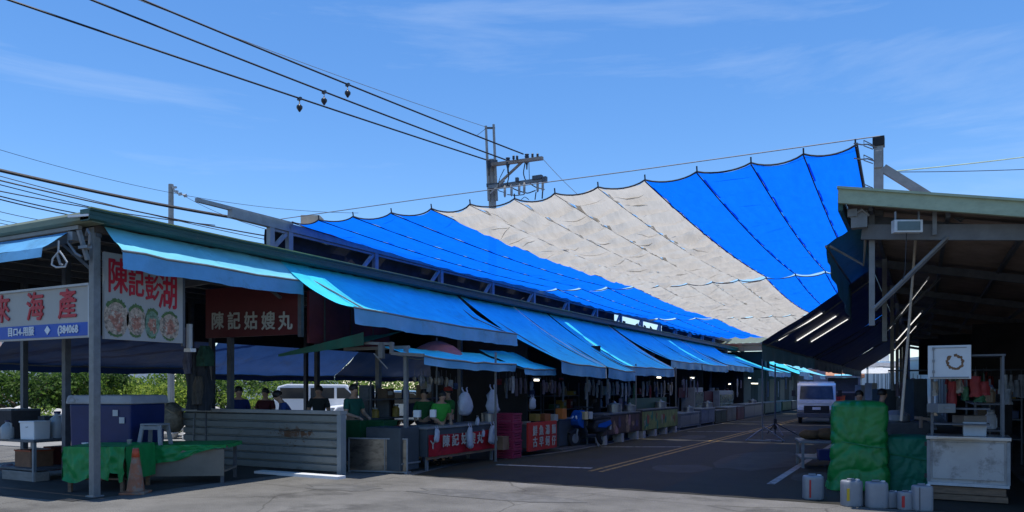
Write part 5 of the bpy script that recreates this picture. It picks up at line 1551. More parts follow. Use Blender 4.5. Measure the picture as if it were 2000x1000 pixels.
mid = [(815, 'above the left of the red banner counter'), (900, 'above the middle of the red banner counter'), (990, 'above the maroon crates'), (1050, 'above the red menu board'), (1110, 'left above the scooter'), (1165, 'above the scooter'), (1215, 'above the food picture counter'), (1285, 'above the green banner counter'), (1345, 'above the white grey cool box'), (1450, 'by the far lit lamps'), (1510, 'behind the support poles'), (1550, 'left of the truck')]
seen = {}
for (px, y0, y1, wpx, l, ci) in spots:
    near = min(mid, key=lambda m: abs(m[0] - px))[1]
    lb = '%s packet hanging %s' % (cn_[ci], near)
    k = seen.get(lb, 0); seen[lb] = k + 1
    if k: lb = '%s %s packet hanging %s' % (['small', 'narrow', 'tiny', 'short'][k - 1], cn_[ci], near)
    sheet_goods(px, y0, y1, wpx, l, ci, lb)
# rows of like packets hung close together
rnd = random.Random(404)
for x0, x1, y0, l, ci, lb in ((808, 876, 733, -8.5, (1, 3), 'dull packet in the row hanging above the left of the red banner counter'), (985, 1028, 737, -8.4, (1, 2), 'dull packet in the row hanging above the maroon crates'), (1064, 1104, 744, -8.5, (1, 2), 'dim packet in the row hanging between menu board and scooter'), (1140, 1180, 744, -8.3, (0, 1), 'pale packet in the row hanging above the scooter seat'), (1188, 1240, 745, -8.3, (0, 1), 'pale packet in the row hanging above the food picture counter'), (1258, 1318, 742, -8.3, (1, 3), 'dull packet in the row hanging above the green banner counter'), (1330, 1366, 740, -8.5, (1, 2), 'dim packet in the row hanging above the white grey cool box')):
    n = int((x1 - x0) / 7)
    hi = 24 if x0 == 808 else 42
    for k in range(n):
        px = x0 + (k + rnd.uniform(.2, .8)) * (x1 - x0) / n
        sheet_goods(px, y0 + rnd.uniform(0, 6), y0 + rnd.uniform(14 if hi == 24 else 20, hi), rnd.uniform(4, 8), l - rnd.uniform(0, .5), rnd.choice(ci), lb, grp=lb.replace('packet', 'packets', 1))
# pots, tins and boxes on the counters
rnd = random.Random(12)
def pot(label, c, r, h, mat):
    t = thing('cooking_pot', label, 'cooking pot', c, group='pots on the stall counters')
    MB().lathe((0, 0, 0), [(r * .9, 0), (r, .02), (r, h), (r * 1.06, h), (r * 1.06, h + .015), (r * .9, h + .02), (r * .2, h + .06), (.03, h + .1)], 16).build('body', mat, t, local=True, smooth=False)
    MB().tube([(0, -r, h * .7), (0, -r - .06, h * .75), (0, -r - .06, h * .85), (0, -r, h * .85)], .008, 5).tube([(0, r, h * .7), (0, r + .06, h * .75), (0, r + .06, h * .85), (0, r, h * .85)], .008, 5).build('handles', STEEL, t, local=True)
for px, py, l, r, h, lb in ((1200, 810, -8.1, .22, .3, 'steel pot on the food picture counter'), (1230, 808, -8.1, .18, .25, 'smaller steel pot at the right of the food picture counter'), (1290, 800, -8.0, .2, .25, 'steel pot on the green banner counter'), (1345, 806, -8.15, .2, .2, 'low steel pot on the white grey cool box'), (1382, 798, -8.2, .22, .25, 'steel pot on the blue grey counter box'), (1470, 790, -8.2, .22, .22, 'steel pot on the long grey counter'), (955, 827, -8.7, .17, .22, 'steel pot at the right end of the red banner counter')):
    pot(lb, atL(px, py, l), r, h, STAIN)
# lit lamps
def hang_lamp(label, px, py, l, wd=.5):
    p = atL(px, py, l)
    t = thing('stall_lamp', label, 'lamp', p, group='lit lamps in the stalls')
    MB().bbox((p.x - .03, p.y - wd / 2, p.z - .03), (p.x + .03, p.y + wd / 2, p.z + .02)).build('tube', M('stall_lamp_light', (.9, .85, .7), .5, emit=(1, .93, .72, 2.5)), t)
    MB().bbox((p.x - .05, p.y - wd / 2 - .05, p.z + .025), (p.x + .05, p.y + wd / 2 + .05, p.z + .06)).build('housing', WHITE, t)
    MB().tube([(p.x, p.y, p.z + .06), (p.x, p.y, p.z + .5)], .006, 4).build('cord', WIRE, t)
for px, py, l, wd, lb in ((1287, 737, -8.9, .35, 'small lit lamp under the awning above the green banner'), (1352, 738, -9, .5, 'lit tube lamp above the white grey cool box'), (1425, 750, -9, .25, 'tiny lit bulb lamp beside the pale fridge'), (1474, 749, -9, 1.8, 'bright yellowish lit lamp in the far stall left of the support pole'), (1464, 738, -9, .5, 'small white lit lamp above the bright yellowish one'), (1033, 724, -9.2, .3, 'tiny lit lamp in the gap between the two low awnings'), (1048, 742, -9, .2, 'small lit lamp above the square white bag')):
    hang_lamp(lb, px, py, l, wd)
# rear partitions that close the stalls
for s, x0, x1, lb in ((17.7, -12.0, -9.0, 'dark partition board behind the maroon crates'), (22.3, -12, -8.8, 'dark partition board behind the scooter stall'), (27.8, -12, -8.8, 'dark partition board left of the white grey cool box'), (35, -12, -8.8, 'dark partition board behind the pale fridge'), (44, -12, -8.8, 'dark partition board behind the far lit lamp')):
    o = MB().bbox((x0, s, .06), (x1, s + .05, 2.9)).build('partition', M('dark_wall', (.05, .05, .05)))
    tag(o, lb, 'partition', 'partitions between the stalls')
# inner clutter: cupboards in the dim middle of the shed
for px, y0, y1, wpx, z_, mt, lb in ((712, 752, 800, 22, 16.5, DGREY, 'dim grey cupboard on the shelf frame behind the stainless panel'), (748, 768, 800, 30, 16.8, BROWNF, 'dark cupboard behind the square grey post')):
    c = W(px, 757, z_); c.z = 0
    t = thing('cupboard', lb, 'cupboard', c, R(24))
    H_ = 1.6 + (757 - y0) / FP * z_
    MB().bbox((-wpx / FP * z_ / 2, 0, .1), (wpx / FP * z_ / 2, .4, H_)).build('body', mt, t, local=True)
    MB().bbox((-wpx / FP * z_ / 2 + .03, -.02, .9), (wpx / FP * z_ / 2 - .03, -.003, H_ - .06)).build('door', DSTEEL, t, local=True)
    MB().bbox((-wpx / FP * z_ / 2 + .02, .05, 0), (wpx / FP * z_ / 2 - .02, .35, .1)).build('feet', BLACK, t, local=True)
# ================================================================ RIGHT STALLS
# low table with a lumpy brown bundle
t, w, h, z = table_px('low steel table with a brown bundle, left of the tall green cover', 1566, 1652, 862, 916, 1.0, STEEL, STEEL, rz=R(14))
BRT = M('brown_canvas', (.09, .055, .025), .85, 0, .3, 5, bump=.3)
q = MB()
for i, (dx, dz, r_) in enumerate(((-.28, .10, .16), (.0, .11, .19), (.3, .10, .17), (-.1, .10, .15))):
    lump(q, (t.location.x + dx, t.location.y + .45 + .1 * (i % 2), h + dz), r_, i * 3.1 + 2, (1.4, 1.2, .62), 14)
o = q.build('canvas_bundle', BRT, smooth=True); tag(o, 'rolled brown canvas bundle lying on the low steel table', 'canvas bundle')
bx_on('dark blue box on the lower shelf of the low steel table', 'box', 'box', 1610, 898, 24, 20, 14.6, BLUEP, d=.3, rz=R(14))
# tall green cover over a stack
def covered_stack(name, label, px, pyb, z, w, d, h, mat, seed, rz, flare=.08, tie=(.58, .32), lump_=.07, cat='cover'):
    c = W(px, 757, z); c.z = 0
    t = thing(name, label, cat, c, rz)
    MB().box((0, 0, h * .47), (w * .72, d * .72, h * .90)).build('stack', DSTEEL, t, local=True)
    n, m_ = 110, 64
    vs, fs = [], []
    for j in range(m_ + 1):
        v = j / m_
        z_ = h * (1 - v) + .01
        pin = 1.0
        for ty in tie:
            pin -= .045 * math.exp(-((1 - v - ty) / .035) ** 2)
        for k in range(n):
            a = 2 * math.pi * k / n
            ca, sa = math.cos(a), math.sin(a)
            grow = 1 + flare * v ** 2 * (1.6 if ca < 0 else .8)
            e = 7.0
            rr_ = 1 / ((abs(ca) ** e + abs(sa) ** e) ** (1 / e))
            deep = .55 + .45 * v
            f_ = lump_ * noise.noise(Vector((ca * 2.0 + seed, sa * 2.0, v * 2.2))) - .11 * deep * abs(noise.noise(Vector((ca * 3.2 + v * 3.0, sa * 3.2 - v * 1.5, seed + v * 1.2)))) - .06 * abs(noise.noise(Vector((ca * 7 - v * 6, sa * 7 + v * 2, seed + 2 + v * 3)))) - .03 * abs(noise.noise(Vector((a * 3 + v * 14, v * 8, seed + 5))))
            if tie and sa < .2:      # creases running from the knot
                x_ = ca * rr_ * w / 2 + .06
                zr = (1 - v - tie[0]) * h
                if zr > 0:
                    f_ += .075 * (abs(math.sin(6.5 * math.atan2(x_, zr + .08) + 2.4 * noise.noise(Vector((x_ * 2.2, zr * 1.6, seed))))) ** .55 - .7) * min(1, zr * 3 + .2)
                else:
                    f_ += .08 * (abs(math.sin(zr * 8 - 4.5 * x_ + 6 * x_ * x_ + 3.4 * noise.noise(Vector((x_ * 2.4, zr * 2.4, seed + 1))))) ** .55 - .7)
            rad = pin * grow * (1 + f_)
            zz = z_
            if v < .06: 
                rad *= (v / .06) ** .5 if v > 0 else 0.0
                zz = h - .02 * (1 - v / .06) * 0 + .02 * noise.noise(Vector((ca * 2, sa * 2, seed))) - (0 if v > 0 else 0)
                zz = h + .01 - .05 * (v / .06) ** 2
            if v > .9: zz += .03 * noise.noise(Vector((a * 2, 0, seed + 6))) * (v - .9) * 10
            vs.append(Vector((ca * rr_ * w / 2 * rad, sa * rr_ * d / 2 * rad, max(.012, zz))))
    for j in range(m_):
        for k in range(n):
            fs.append((j * n + k, j * n + (k + 1) % n, (j + 1) * n + (k + 1) % n, (j + 1) * n + k))
    MB().add(vs, fs).build('cover_cloth', mat, t, local=True, smooth=True)
    if tie:
        rp = MB()
        for ty in tie[:1]:
            rp.tube([(math.cos(a_) * w / 2 * 1.0 * (1 / ((abs(math.cos(a_)) ** 5 + abs(math.sin(a_)) ** 5) ** .2)), math.sin(a_) * d / 2 * 1.0 * (1 / ((abs(math.cos(a_)) ** 5 + abs(math.sin(a_)) ** 5) ** .2)), h * ty + .04 * math.sin(a_ * 2)) for a_ in [2 * math.pi * k / 40 for k in range(41)]], .008, 5)
        rp.build('tie_rope', M('green_rope', (.02, .2, .08), .7), t, local=True)
    return t
GT3 = M('green_cover_tarp', (.010, .20, .042), .38, 0, .14, 3, bump=.35, bscale=6, spec=.45, transl=.08)
covered_stack('covered_stack', 'tall bright green tarpaulin cover tied round a stack on the right', 1678, 968, 12.1, .80, .7, 1.39, GT3, 4, R(6), flare=.12, tie=(.52,), cat='covered stack')
covered_stack('covered_stack', 'lower dark green tarpaulin cover beside the tall bright green one', 1774, 958, 12.0, .70, .55, .86, GT2, 9, R(4), flare=.02, tie=(.62,), lump_=.03, cat='covered stack')
# jerry cans
JC = M('milky_plastic', (.27, .29, .32), .4, 0, .08, 5, dirt=(.2, .21, .22), dthr=.6, transl=.2)
def jerry(label, px, py, wpx, hpx, rz, lab=None):
    g = G(px, py)
    z = FP * 1.6 / (py - HZ)
    w, h = wpx / FP * z, hpx / FP * z
    d = w * .78
    t = thing('jerry_can', label, 'jerry can', g, rz, 'white jerry cans in a row')
    q = MB()
    secs = [(.94, 0), (.99, .03), (1.0, .08), (1.0, .78), (.98, .88), (.93, .93), (.80, .945)]
    n = 24
    vs, fs = [], []
    for r_, zz in secs:
        for k in range(n):
            a = 2 * math.pi * k / n
            ca, sa = math.cos(a), math.sin(a)
            rr_ = 1 / ((abs(ca) ** 4 + abs(sa) ** 4) ** .25)
            bul = 1 + (.012 * math.sin(zz * 40) if .1 < zz < .75 else 0)
            vs.append((ca * rr_ * w / 2 * r_ * bul, sa * rr_ * d / 2 * r_ * bul, zz * h))
    for i in range(len(secs) - 1):
        for k in range(n):
            fs.append((i * n + k, i * n + (k + 1) % n, (i + 1) * n + (k + 1) % n, (i + 1) * n + k))
    fs.append(tuple(range((len(secs) - 1) * n, len(secs) * n)))
    fs.append(tuple(range(n))[::-1])
    q.add(vs, fs).build('body', JC, t, local=True, smooth=True)
    MB().tube([(-w * .25, 0, h * .92), (-w * .22, 0, h * .985), (w * .12, 0, h * .985), (w * .15, 0, h * .92)], w * .05, 8).build('handle', JC, t, local=True)
    MB().lathe((w * .32, 0, h * .92), [(w * .11, 0), (w * .11, h * .06), (w * .08, h * .07)], 14).build('cap', M('white_cap', (.6, .6, .6), .4), t, local=True)
    if lab:
        MB().box((lab[0] * w, -d / 2 - .004, h * .45), (lab[1] * w, .006, h * lab[2])).build('label', lab[3], t, local=True)
    return t
jerry('white jerry can with a red stripe, apart at the left by the low table', 1588, 975, 37, 49, R(25), (-.28, .08, .7, RED))
jerry('white jerry can with a yellow mark before the tall green cover', 1663, 988, 38, 53, R(30), (-.36, .14, .45, M('yellow_label', (.5, .35, .02), .5)))
jerry('plain white jerry can between the two green covers', 1712, 991, 39, 53, R(26))
jerry('small dull jerry can before the dark green cover', 1742, 991, 23, 33, R(25))
jerry('small white jerry can with red cap side, in front of the dark green cover', 1769, 995, 28, 37, R(28), (-.38, .2, .6, RED))
jerry('tall milky jerry can with a dark seam at the right end of the row', 1801, 997, 36, 52, R(24), (-.3, .04, .9, DSTEEL))
# steel cabinet on pallets
g = W(1890, 757, 10.7); g.z = 0
cb = thing('steel_cabinet', 'stained pale steel cabinet with work top at the right, raised on planks', 'cabinet', g, R(-2))
CBM = M('stained_pale_steel', (.34, .34, .34), .5, .15, .12, 3, dirt=(.17, .165, .16), dthr=.52, dscale=2.2)
MB().box((0, .32, .565), (.93, .64, .60)).build('body', CBM, cb, local=True)
MB().box((0, -.012, .575), (.86, .02, .52)).build('door', CBM, cb, local=True, bevel=.006)
MB().box((0, .3, .893), (1.02, .72, .05)).build('work_top', STAIN, cb, local=True, bevel=.006)
MB().box((.0, -.02, .245), (.98, .05, .04)).build('bottom_rail', M('pale_rail', (.42, .43, .44), .5), cb, local=True)
for x in (-.48, .48):
    MB().box((x, -.005, .56), (.04, .04, .59)).build('corner_strip', STEEL, cb, local=True)
for z_ in (.35, .8):
    MB().box((-.515, -.02, z_), (.03, .03, .06)).build('hinge', BLACK, cb, local=True)
pl = thing('plank_base', 'rough wooden planks stacked under the steel cabinet', 'planks', g, R(-2))
MB().box((0, .3, .06), (.95, .6, .08)).box((0, .05, .16), (.9, .12, .1)).box((0, .55, .16), (.9, .12, .1)).build('planks', WOOD, pl, local=True)
# rack above the cabinet
rk_ = thing('shelf_rack', 'dark steel shelf rack standing on the cabinet work top at the right', 'shelf rack', g, R(-2))
for x in (-.44, .42):
    for y in (.1, .55):
        MB().box((x, y, 1.49), (.03, .03, 1.14)).build('upright', DSTEEL, rk_, local=True)
for z_ in (1.08, 1.3):
    MB().box((-.08, .33, z_), (.7, .45, .02)).build('shelf', DSTEEL, rk_, local=True)
MB().box((0, .33, 2.05), (.9, .5, .025)).build('top_shelf', DSTEEL, rk_, local=True)
# white switch box with a rust ring
c = W(1854, 740, 10.65)
eb = thing('switch_box', 'white metal switch box with a ring of rust above the right cabinet', 'switch box', c, R(-1))
wb, hb_ = 74 / FP * 10.6, 66 / FP * 10.6
MB().box((0, .12, hb_ / 2), (wb, .24, hb_)).build('case', M('aged_white_case', (.50, .54, .57), .5, 0, .06, 4, dirt=(.36, .37, .37), dthr=.64), eb, local=True, bevel=.006)
RST = M('rust_stain', (.16, .09, .05), .8, 0, .5, 14)
vs, fs = [], []
n = 40
for k in range(n):
    a = 2 * math.pi * k / n
    for r_ in (.075 + .02 * noise.noise(Vector((math.cos(a) * 3, math.sin(a) * 3, 1))), .11 + .03 * noise.noise(Vector((math.cos(a) * 4, math.sin(a) * 4, 7)))):
        vs.append((.07 + math.cos(a) * r_, -.003, hb_ * .50 + math.sin(a) * r_))
for k in range(n):
    if k in (11, 12): continue
    fs.append((2 * k, 2 * k + 1, 2 * ((k + 1) % n) + 1, 2 * ((k + 1) % n)))
MB().add(vs, fs).build('rust_ring', RST, eb, local=True)
q = MB().box((-wb / 2 + .07, -.006, hb_ / 2), (.012, .012, hb_ * .9)).box((0, -.006, hb_ - .035), (wb * .8, .01, .01)).box((0, -.006, .02), (wb * .9, .012, .02))
for z_ in (.1, .25, .42):
    q.box((-wb / 2 + .07, -.012, z_), (.03, .02, .04))
q.build('hinge_strip', M('hinge_grey', (.2, .21, .22), .5), eb, local=True)
# floodlight under the fascia
c = W(1775, 454, 9.9)
fl_ = thing('floodlight', 'pale framed floodlight hung under the right roof fascia', 'floodlight', c, R(26))
MB().box((0, .05, .085), (.36, .1, .165)).build('frame', M('flood_frame', (.5, .53, .54), .4, .2), fl_, local=True, bevel=.006)
MB().box((0, -.004, .085), (.285, .012, .115)).build('lens', M('flood_lens', (.10, .14, .14), .15, 0, .2, 5), fl_, local=True)
MB().bar((-.15, .05, .16), (-.15, .05, .28), .02, .02).bar((.15, .05, .16), (.15, .05, .28), .02, .02).build('bracket', STEEL, fl_, local=True)
MB().tube([(0, .06, .0), (-.02, .06, -.5), (-.05, .06, -.6)], .006, 4).build('cord', WIRE, fl_, local=True)
# leaning pole
o = MB().tube([W(1789, 455, 11.0), W(1775, 640, 10.9), W(1760, 822, 10.8)], .018, 8).build('leaning_pole', M('pale_bamboo_pole', (.36, .31, .25), .6, 0, .2, 6))
tag(o, 'thin pale pole leaning up to the floodlight behind the dark green cover', 'pole')
# goods on and around the rack
for px, y0, y1, wpx, ci, lb in ((1858, 745, 795, 16, 5, 'dark red toy packet hanging at the left of the rack'), (1872, 742, 768, 16, 3, 'beige patterned packet hanging in the rack'), (1884, 755, 782, 12, 4, 'pale green packet hanging in the middle of the rack'), (1905, 735, 775, 26, 5, 'big red cloth hanging at the right of the rack'), (1922, 745, 772, 22, 5, 'second red cloth hanging at the rack edge'), (1912, 773, 785, 24, 4, 'green fringe under the red cloths'), (1826, 745, 772, 10, 3, 'tan glove hanging at the left rack upright'), (1968, 760, 790, 14, 0, 'white apron hanging at the far right behind the rack')):
    c = W(px, y1, 11.0 if px < 1950 else 13.0)
    z_ = 11.0 if px < 1950 else 13.0
    w_, H_ = wpx / FP * z_, (y1 - y0) / FP * z_
    t = thing('hanging_packet', lb, 'packet', c, R(28), 'goods hanging at the right rack')
    sd = px * .37
    q = MB()
    for sgn in (1, -1):
        q.grid(lambda u, v: Vector(((u - .5) * w_ * (.7 + .4 * v) + fold(u, v, sd, .03, 4), sgn * (.012 + .05 * math.sin(math.pi * u)) + fold(v, u, sd + 2, .02, 5), H_ * (1 - v) + .02 * noise.noise(Vector((u * 6, sd, 0))))), 8, 8)
    q.build('packet', HG[ci], t, local=True, smooth=True)
    MB().tube([(0, 0, H_ * .95), (0, 0, H_ + .1)], .005, 4).build('hook', DSTEEL, t, local=True)
tt, *_ = bx_on('white lidded tub on the work top of the right cabinet', 'tub', 'tub', 1903, 854, 38, 30, 10.95, OFFW, rz=R(0), d=.22, taper=1.05)
MB().box((0, 0, .2), (.29, .23, .02)).build('lid', STEEL, tt, local=True)
tt, *_ = bx_on('dim grey drawer box on the rack shelf at the right', 'box', 'box', 1838, 806, 34, 18, 10.9, M('dim_grey_box', (.16, .17, .175), .6), rz=R(28), d=.3)
MB().box((0, -.155, .07), (.08, .02, .02)).build('handle', STEEL, tt, local=True)
tt, *_ = bx_on('beige carton behind the white tub on the right cabinet', 'carton', 'carton', 1893, 833, 44, 22, 11.1, M('dim_beige_carton', (.2, .17, .145), .8), rz=R(28), d=.3)
o = MB().box(W(1842, 853, 10.7), (.12, .2, .02), rz=R(0)).build('steel_tray', STAIN); tag(o, 'small steel tray on the left of the right cabinet top', 'tray')
o = MB().box(W(1880, 854, 10.6), (.4, .18, .02), rz=R(0)).build('steel_tray', STAIN); tag(o, 'long steel tray along the front of the right cabinet top', 'tray')
# dark machinery between the covers and the cabinet
g2 = W(1770, 757, 13.4); g2.z = 0
mc = thing('grinder', 'dark machine with pale wooden handle behind the dark green cover', 'machine', g2, R(28))
MB().box((0, .2, .5), (.8, .5, 1.0)).build('body', DSTEEL, mc, local=True, bevel=.03)
MB().bar((.1, -.1, 1.08), (.42, -.1, 1.04), .04, .05).bar((.2, -.1, .9), (.2, -.1, 1.1), .04, .05).build('handle', M('pale_wood', (.3, .22, .18), .7), mc, local=True)
MB().lathe((-.1, .15, 1.0), [(.2, 0), (.22, .03), (.22, .12), (.1, .2)], 16).build('hopper', STEEL, mc, local=True)
# stalls further down on the right: dark counters, backs and a few goods
rnd = random.Random(31)
rl = ['dark counter right behind the green covers on the right side', 'dark counter under the slanting lamps on the right side', 'dark counter near the seated head on the right side', 'dark counter beyond the low steel table on the right side', 'farthest dark counter under the right roof']
for i, s in enumerate((17.5, 21, 25, 29, 33)):
    t = thing('stall_counter', rl[i], 'counter', (-.2, s, 0), group='dark counters under the right shed')
    MB().bbox((-1.0, s - 1.3, .1), (.2, s + 1.3, .82)).build('body', M('right_counter_tone_' + 'abcde'[i], rnd.choice(((.06, .07, .08), (.1, .09, .08), (.05, .06, .05))), .6, .1, .3, 2), t, bevel=.01)
    MB().bbox((-1.05, s - 1.35, .822), (.25, s + 1.35, .85)).build('counter_top', STEEL, t)
    MB().bbox((-.95, s - 1.25, 0), (.15, s + 1.25, .1)).build('plinth', BLACK, t)
for i, (px, y0, y1, wpx, z_, mt, lb) in enumerate(((1690, 752, 766, 16, 22, OFFW, 'white poster board behind the head on the right'), (1708, 748, 785, 10, 20, OFFW, 'pale narrow fridge under the right roof beside the white poster'), (1735, 760, 800, 30, 17, DGREY, 'dim cupboard under the right roof left of the leaning pole'), (1960, 770, 850, 34, 14, BROWNF, 'dark cupboard at the far right behind the rack'), (1798, 740, 810, 26, 16, DGREY, 'dim tall cupboard between leaning pole and rack'))):
    c = W(px, 757, z_); c.z = 0
    t = thing('cupboard', lb, 'cupboard', c, R(28))
    H_ = 1.6 + (757 - y0) / FP * z_
    wv = wpx / FP * z_
    MB().bbox((-wv / 2, 0, .1), (wv / 2, .4, H_)).build('body', mt, t, local=True)
    MB().bbox((-wv / 2 + .04, -.02, .7), (wv / 2 - .04, -.003, H_ - .06)).build('door', mt, t, local=True)
    MB().bbox((-wv / 2 + .02, .05, 0), (wv / 2 - .02, .35, .1)).build('feet', BLACK, t, local=True)
# back wall of the right shed with gaps
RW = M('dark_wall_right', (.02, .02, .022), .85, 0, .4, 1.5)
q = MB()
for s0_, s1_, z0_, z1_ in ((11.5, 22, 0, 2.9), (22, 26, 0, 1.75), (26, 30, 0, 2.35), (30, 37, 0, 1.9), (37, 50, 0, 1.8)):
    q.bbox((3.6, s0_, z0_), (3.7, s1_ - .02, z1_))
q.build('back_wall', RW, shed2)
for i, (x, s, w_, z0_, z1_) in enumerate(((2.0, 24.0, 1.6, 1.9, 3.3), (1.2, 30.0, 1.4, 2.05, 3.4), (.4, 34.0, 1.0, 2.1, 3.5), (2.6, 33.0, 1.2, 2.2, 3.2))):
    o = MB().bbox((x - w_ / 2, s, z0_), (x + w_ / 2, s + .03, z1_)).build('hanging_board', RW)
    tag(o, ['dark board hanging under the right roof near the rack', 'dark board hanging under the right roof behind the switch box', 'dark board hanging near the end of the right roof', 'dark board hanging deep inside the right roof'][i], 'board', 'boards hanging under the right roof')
# thin support poles with feet in the street
def support_pole(label, px, py, h, kind):
    g = G(px, py)
    t = thing('support_pole', label, 'pole', g, group='support poles standing in the street')
    MB().tube([(0, 0, .02), (0, 0, h)], .02 if kind else .026, 8).build('pole', GAL if kind else DSTEEL, t, local=True)
    if kind:
        MB().tube([(-.42, -.35, .03), (0, 0, .38)], .016, 6).tube([(.62, .05, .02), (.02, 0, .45)], .018, 6).bar((-.44, -.1, .03), (.25, -.1, .03), .05, .04).bar((.05, .3, .03), (.6, -.2, .03), .05, .04).build('feet', STEEL, t, local=True)
    else:
        q = MB()
        for k in range(4):
            a = k * math.pi / 2 + .5
            q.tube([(math.cos(a) * .75, math.sin(a) * .75, .02), (0, 0, .4)], .02, 6)
        q.build('feet', DSTEEL, t, local=True)
        MB().tube([(0, 0, .2), (0, 0, .55)], .05, 8).build('socket', BLACK, t, local=True)
    return t
support_pole('thin grey support pole on crossed feet in the street, left of two', 1489, 862, 2.45, True)
support_pole('dark support pole on four splayed feet in the street, right of two', 1514, 850, 2.4, False)

# ================================================================ TRUCK
g = W(1594, 757, 35.4); g.z = 0
tk = thing('truck', 'small silver grey cab truck facing the camera in the street', 'truck', g, R(-83))
TP = M('silver_truck_paint', (.70, .68, .62), .4, .2, .06, 3, dirt=(.25, .26, .27), dthr=.6)
# local +x is forward
MB().prism([(-.2, .42), (1.55, .42), (1.62, .62), (1.58, 1.02), (1.30, 1.72), (1.18, 1.80), (-.2, 1.80)], 'y', -.80, .80).build('cab', TP, tk, local=True, bevel=.04)
MB().add([(1.570, -.70, 1.08), (1.570, .70, 1.08), (1.335, .66, 1.66), (1.335, -.66, 1.66)], [(0, 1, 2, 3)]).xform(Matrix.Translation((.022, 0, .01))).build('windscreen', M('windscreen_glass', (.05, .052, .05), .12, 0, .5, 2, spec=.35), tk, local=True)
MB().bbox((1.60, -.52, .48), (1.645, .52, .80)).build('grille', BLACK, tk, local=True)
MB().bbox((1.55, -.82, .28), (1.70, .82, .46)).build('bumper', DSTEEL, tk, local=True, bevel=.02)
MB().bbox((1.60, -.74, .90), (1.63, .74, 1.03)).build('front_band', M('pale_band', (.85, .84, .8), .5), tk, local=True)
for y in (-.66, .66):
    h_ = MB().bbox((1.60, y - .13, .60), (1.66, y + .13, .78)).build('headlight', M('lamp_glass', (.85, .85, .82), .2), tk, local=True, bevel=.015)
    MB().bbox((1.60, y - .13, .50), (1.65, y + .13, .57)).build('indicator', M('indicator_grey', (.3, .28, .26), .4), tk, local=True)
    MB().tube([(1.40, y * 1.25, 1.2), (1.45, y * 1.42, 1.3)], .015, 5).box((1.45, y * 1.45, 1.35), (.05, .16, .26)).build('mirror', BLACK, tk, local=True)
MB().bbox((1.648, -.17, .62), (1.66, .17, .74)).build('number_plate', WHITE, tk, local=True)
MB().bbox((-2.0, -.82, .55), (-.25, .82, 1.0)).build('cargo_bed', TP, tk, local=True)
MB().prism([(-2.0, 1.0), (-.25, 1.0), (-.25, 1.86), (-2.0, 1.86)], 'y', -.80, .80).build('cargo_cover', M('grey_cargo_cover', (.3, .3, .29), .8, 0, .2, 2), tk, local=True, bevel=.05)
MB().bbox((.2, -.74, 1.803), (1.12, .74, 1.86)).build('roof_panel', M('pale_band', (.6, .61, .61)), tk, local=True, bevel=.02)
for x in (.9, -1.3):
    for y in (-.68, .68):
        w_ = MB().lathe((x, y - .09, .27), [(.15, 0), (.26, .02), (.27, .09), (.26, .16), (.15, .18)], 18, 'y').build('wheel', BLACK, tk, local=True)
        MB().lathe((x, y - .095, .27), [(.15, 0), (.15, .19)], 14, 'y').build('rim', STEEL, w_, local=True)
for y in (-.3, .3):
    MB().tube([(1.59, y, 1.09), (1.48, y + .3, 1.32)], .008, 4).build('wiper', BLACK, tk, local=True)

# ================================================================ STREET END
RUST = M('rust_red_roof', (.55, .16, .095), .6, .1, .15, 2, dirt=(.2, .08, .06), dthr=.6)
cr = thing('cross_canopy', 'rust red flat roof spanning the street at the end of the shade cloths', 'canopy roof', (-7.5, 50, 0))
a, b_ = atS(1384, 672, 50), atS(1500, 672, 50)
MB().bbox((a.x, 50, a.z - .12), (b_.x, 54, a.z)).build('roof', RUST, cr)
MB().grid(lambda u, v: Vector((lerp(a.x - 1, b_.x + 1.5, u), lerp(50.2, 56, v), lerp(a.z + .01, a.z + 1.15, v) + .015 * math.sin(u * 90))), 60, 4).build('rear_slope', OLIVE, cr)
MB().bbox((a.x + .1, 50.1, a.z - .5), (b_.x, 50.25, a.z - .13)).build('fascia', RUST, cr)
MB().bbox((a.x + .6, 50.5, a.z - 1.7), (b_.x, 50.6, a.z - .52)).build('dark_screen', NET, cr)
for x in (a.x + .3, b_.x - .2):
    post(MB(), x, 50.4, 0, a.z - .13, .12).build('post', DSTEEL, cr)
# distant buildings beyond the truck
house('purple grey building at the street end above the truck', 1618, 95, 6, 8, 4.6, None, R(5), 2, wall=M('purple_grey_wall', (.24, .22, .27), .8, 0, .1, 1))
house('low building with an orange roof at the street end right of the truck', 1650, 88, 3.4, 6, 2.7, M('orange_tile', (.42, .19, .10), .7, 0, .2, 3), R(5), 1, wall=M('cream_wall', (.5, .46, .4), .8))
house('white house in the sun at the far end of the right row', 1700, 110, 9, 8, 5.0, None, R(5), 3)
house('white wall building in the sun beyond the right shed', 1930, 55, 10, 6, 3.6, None, R(24), 3)
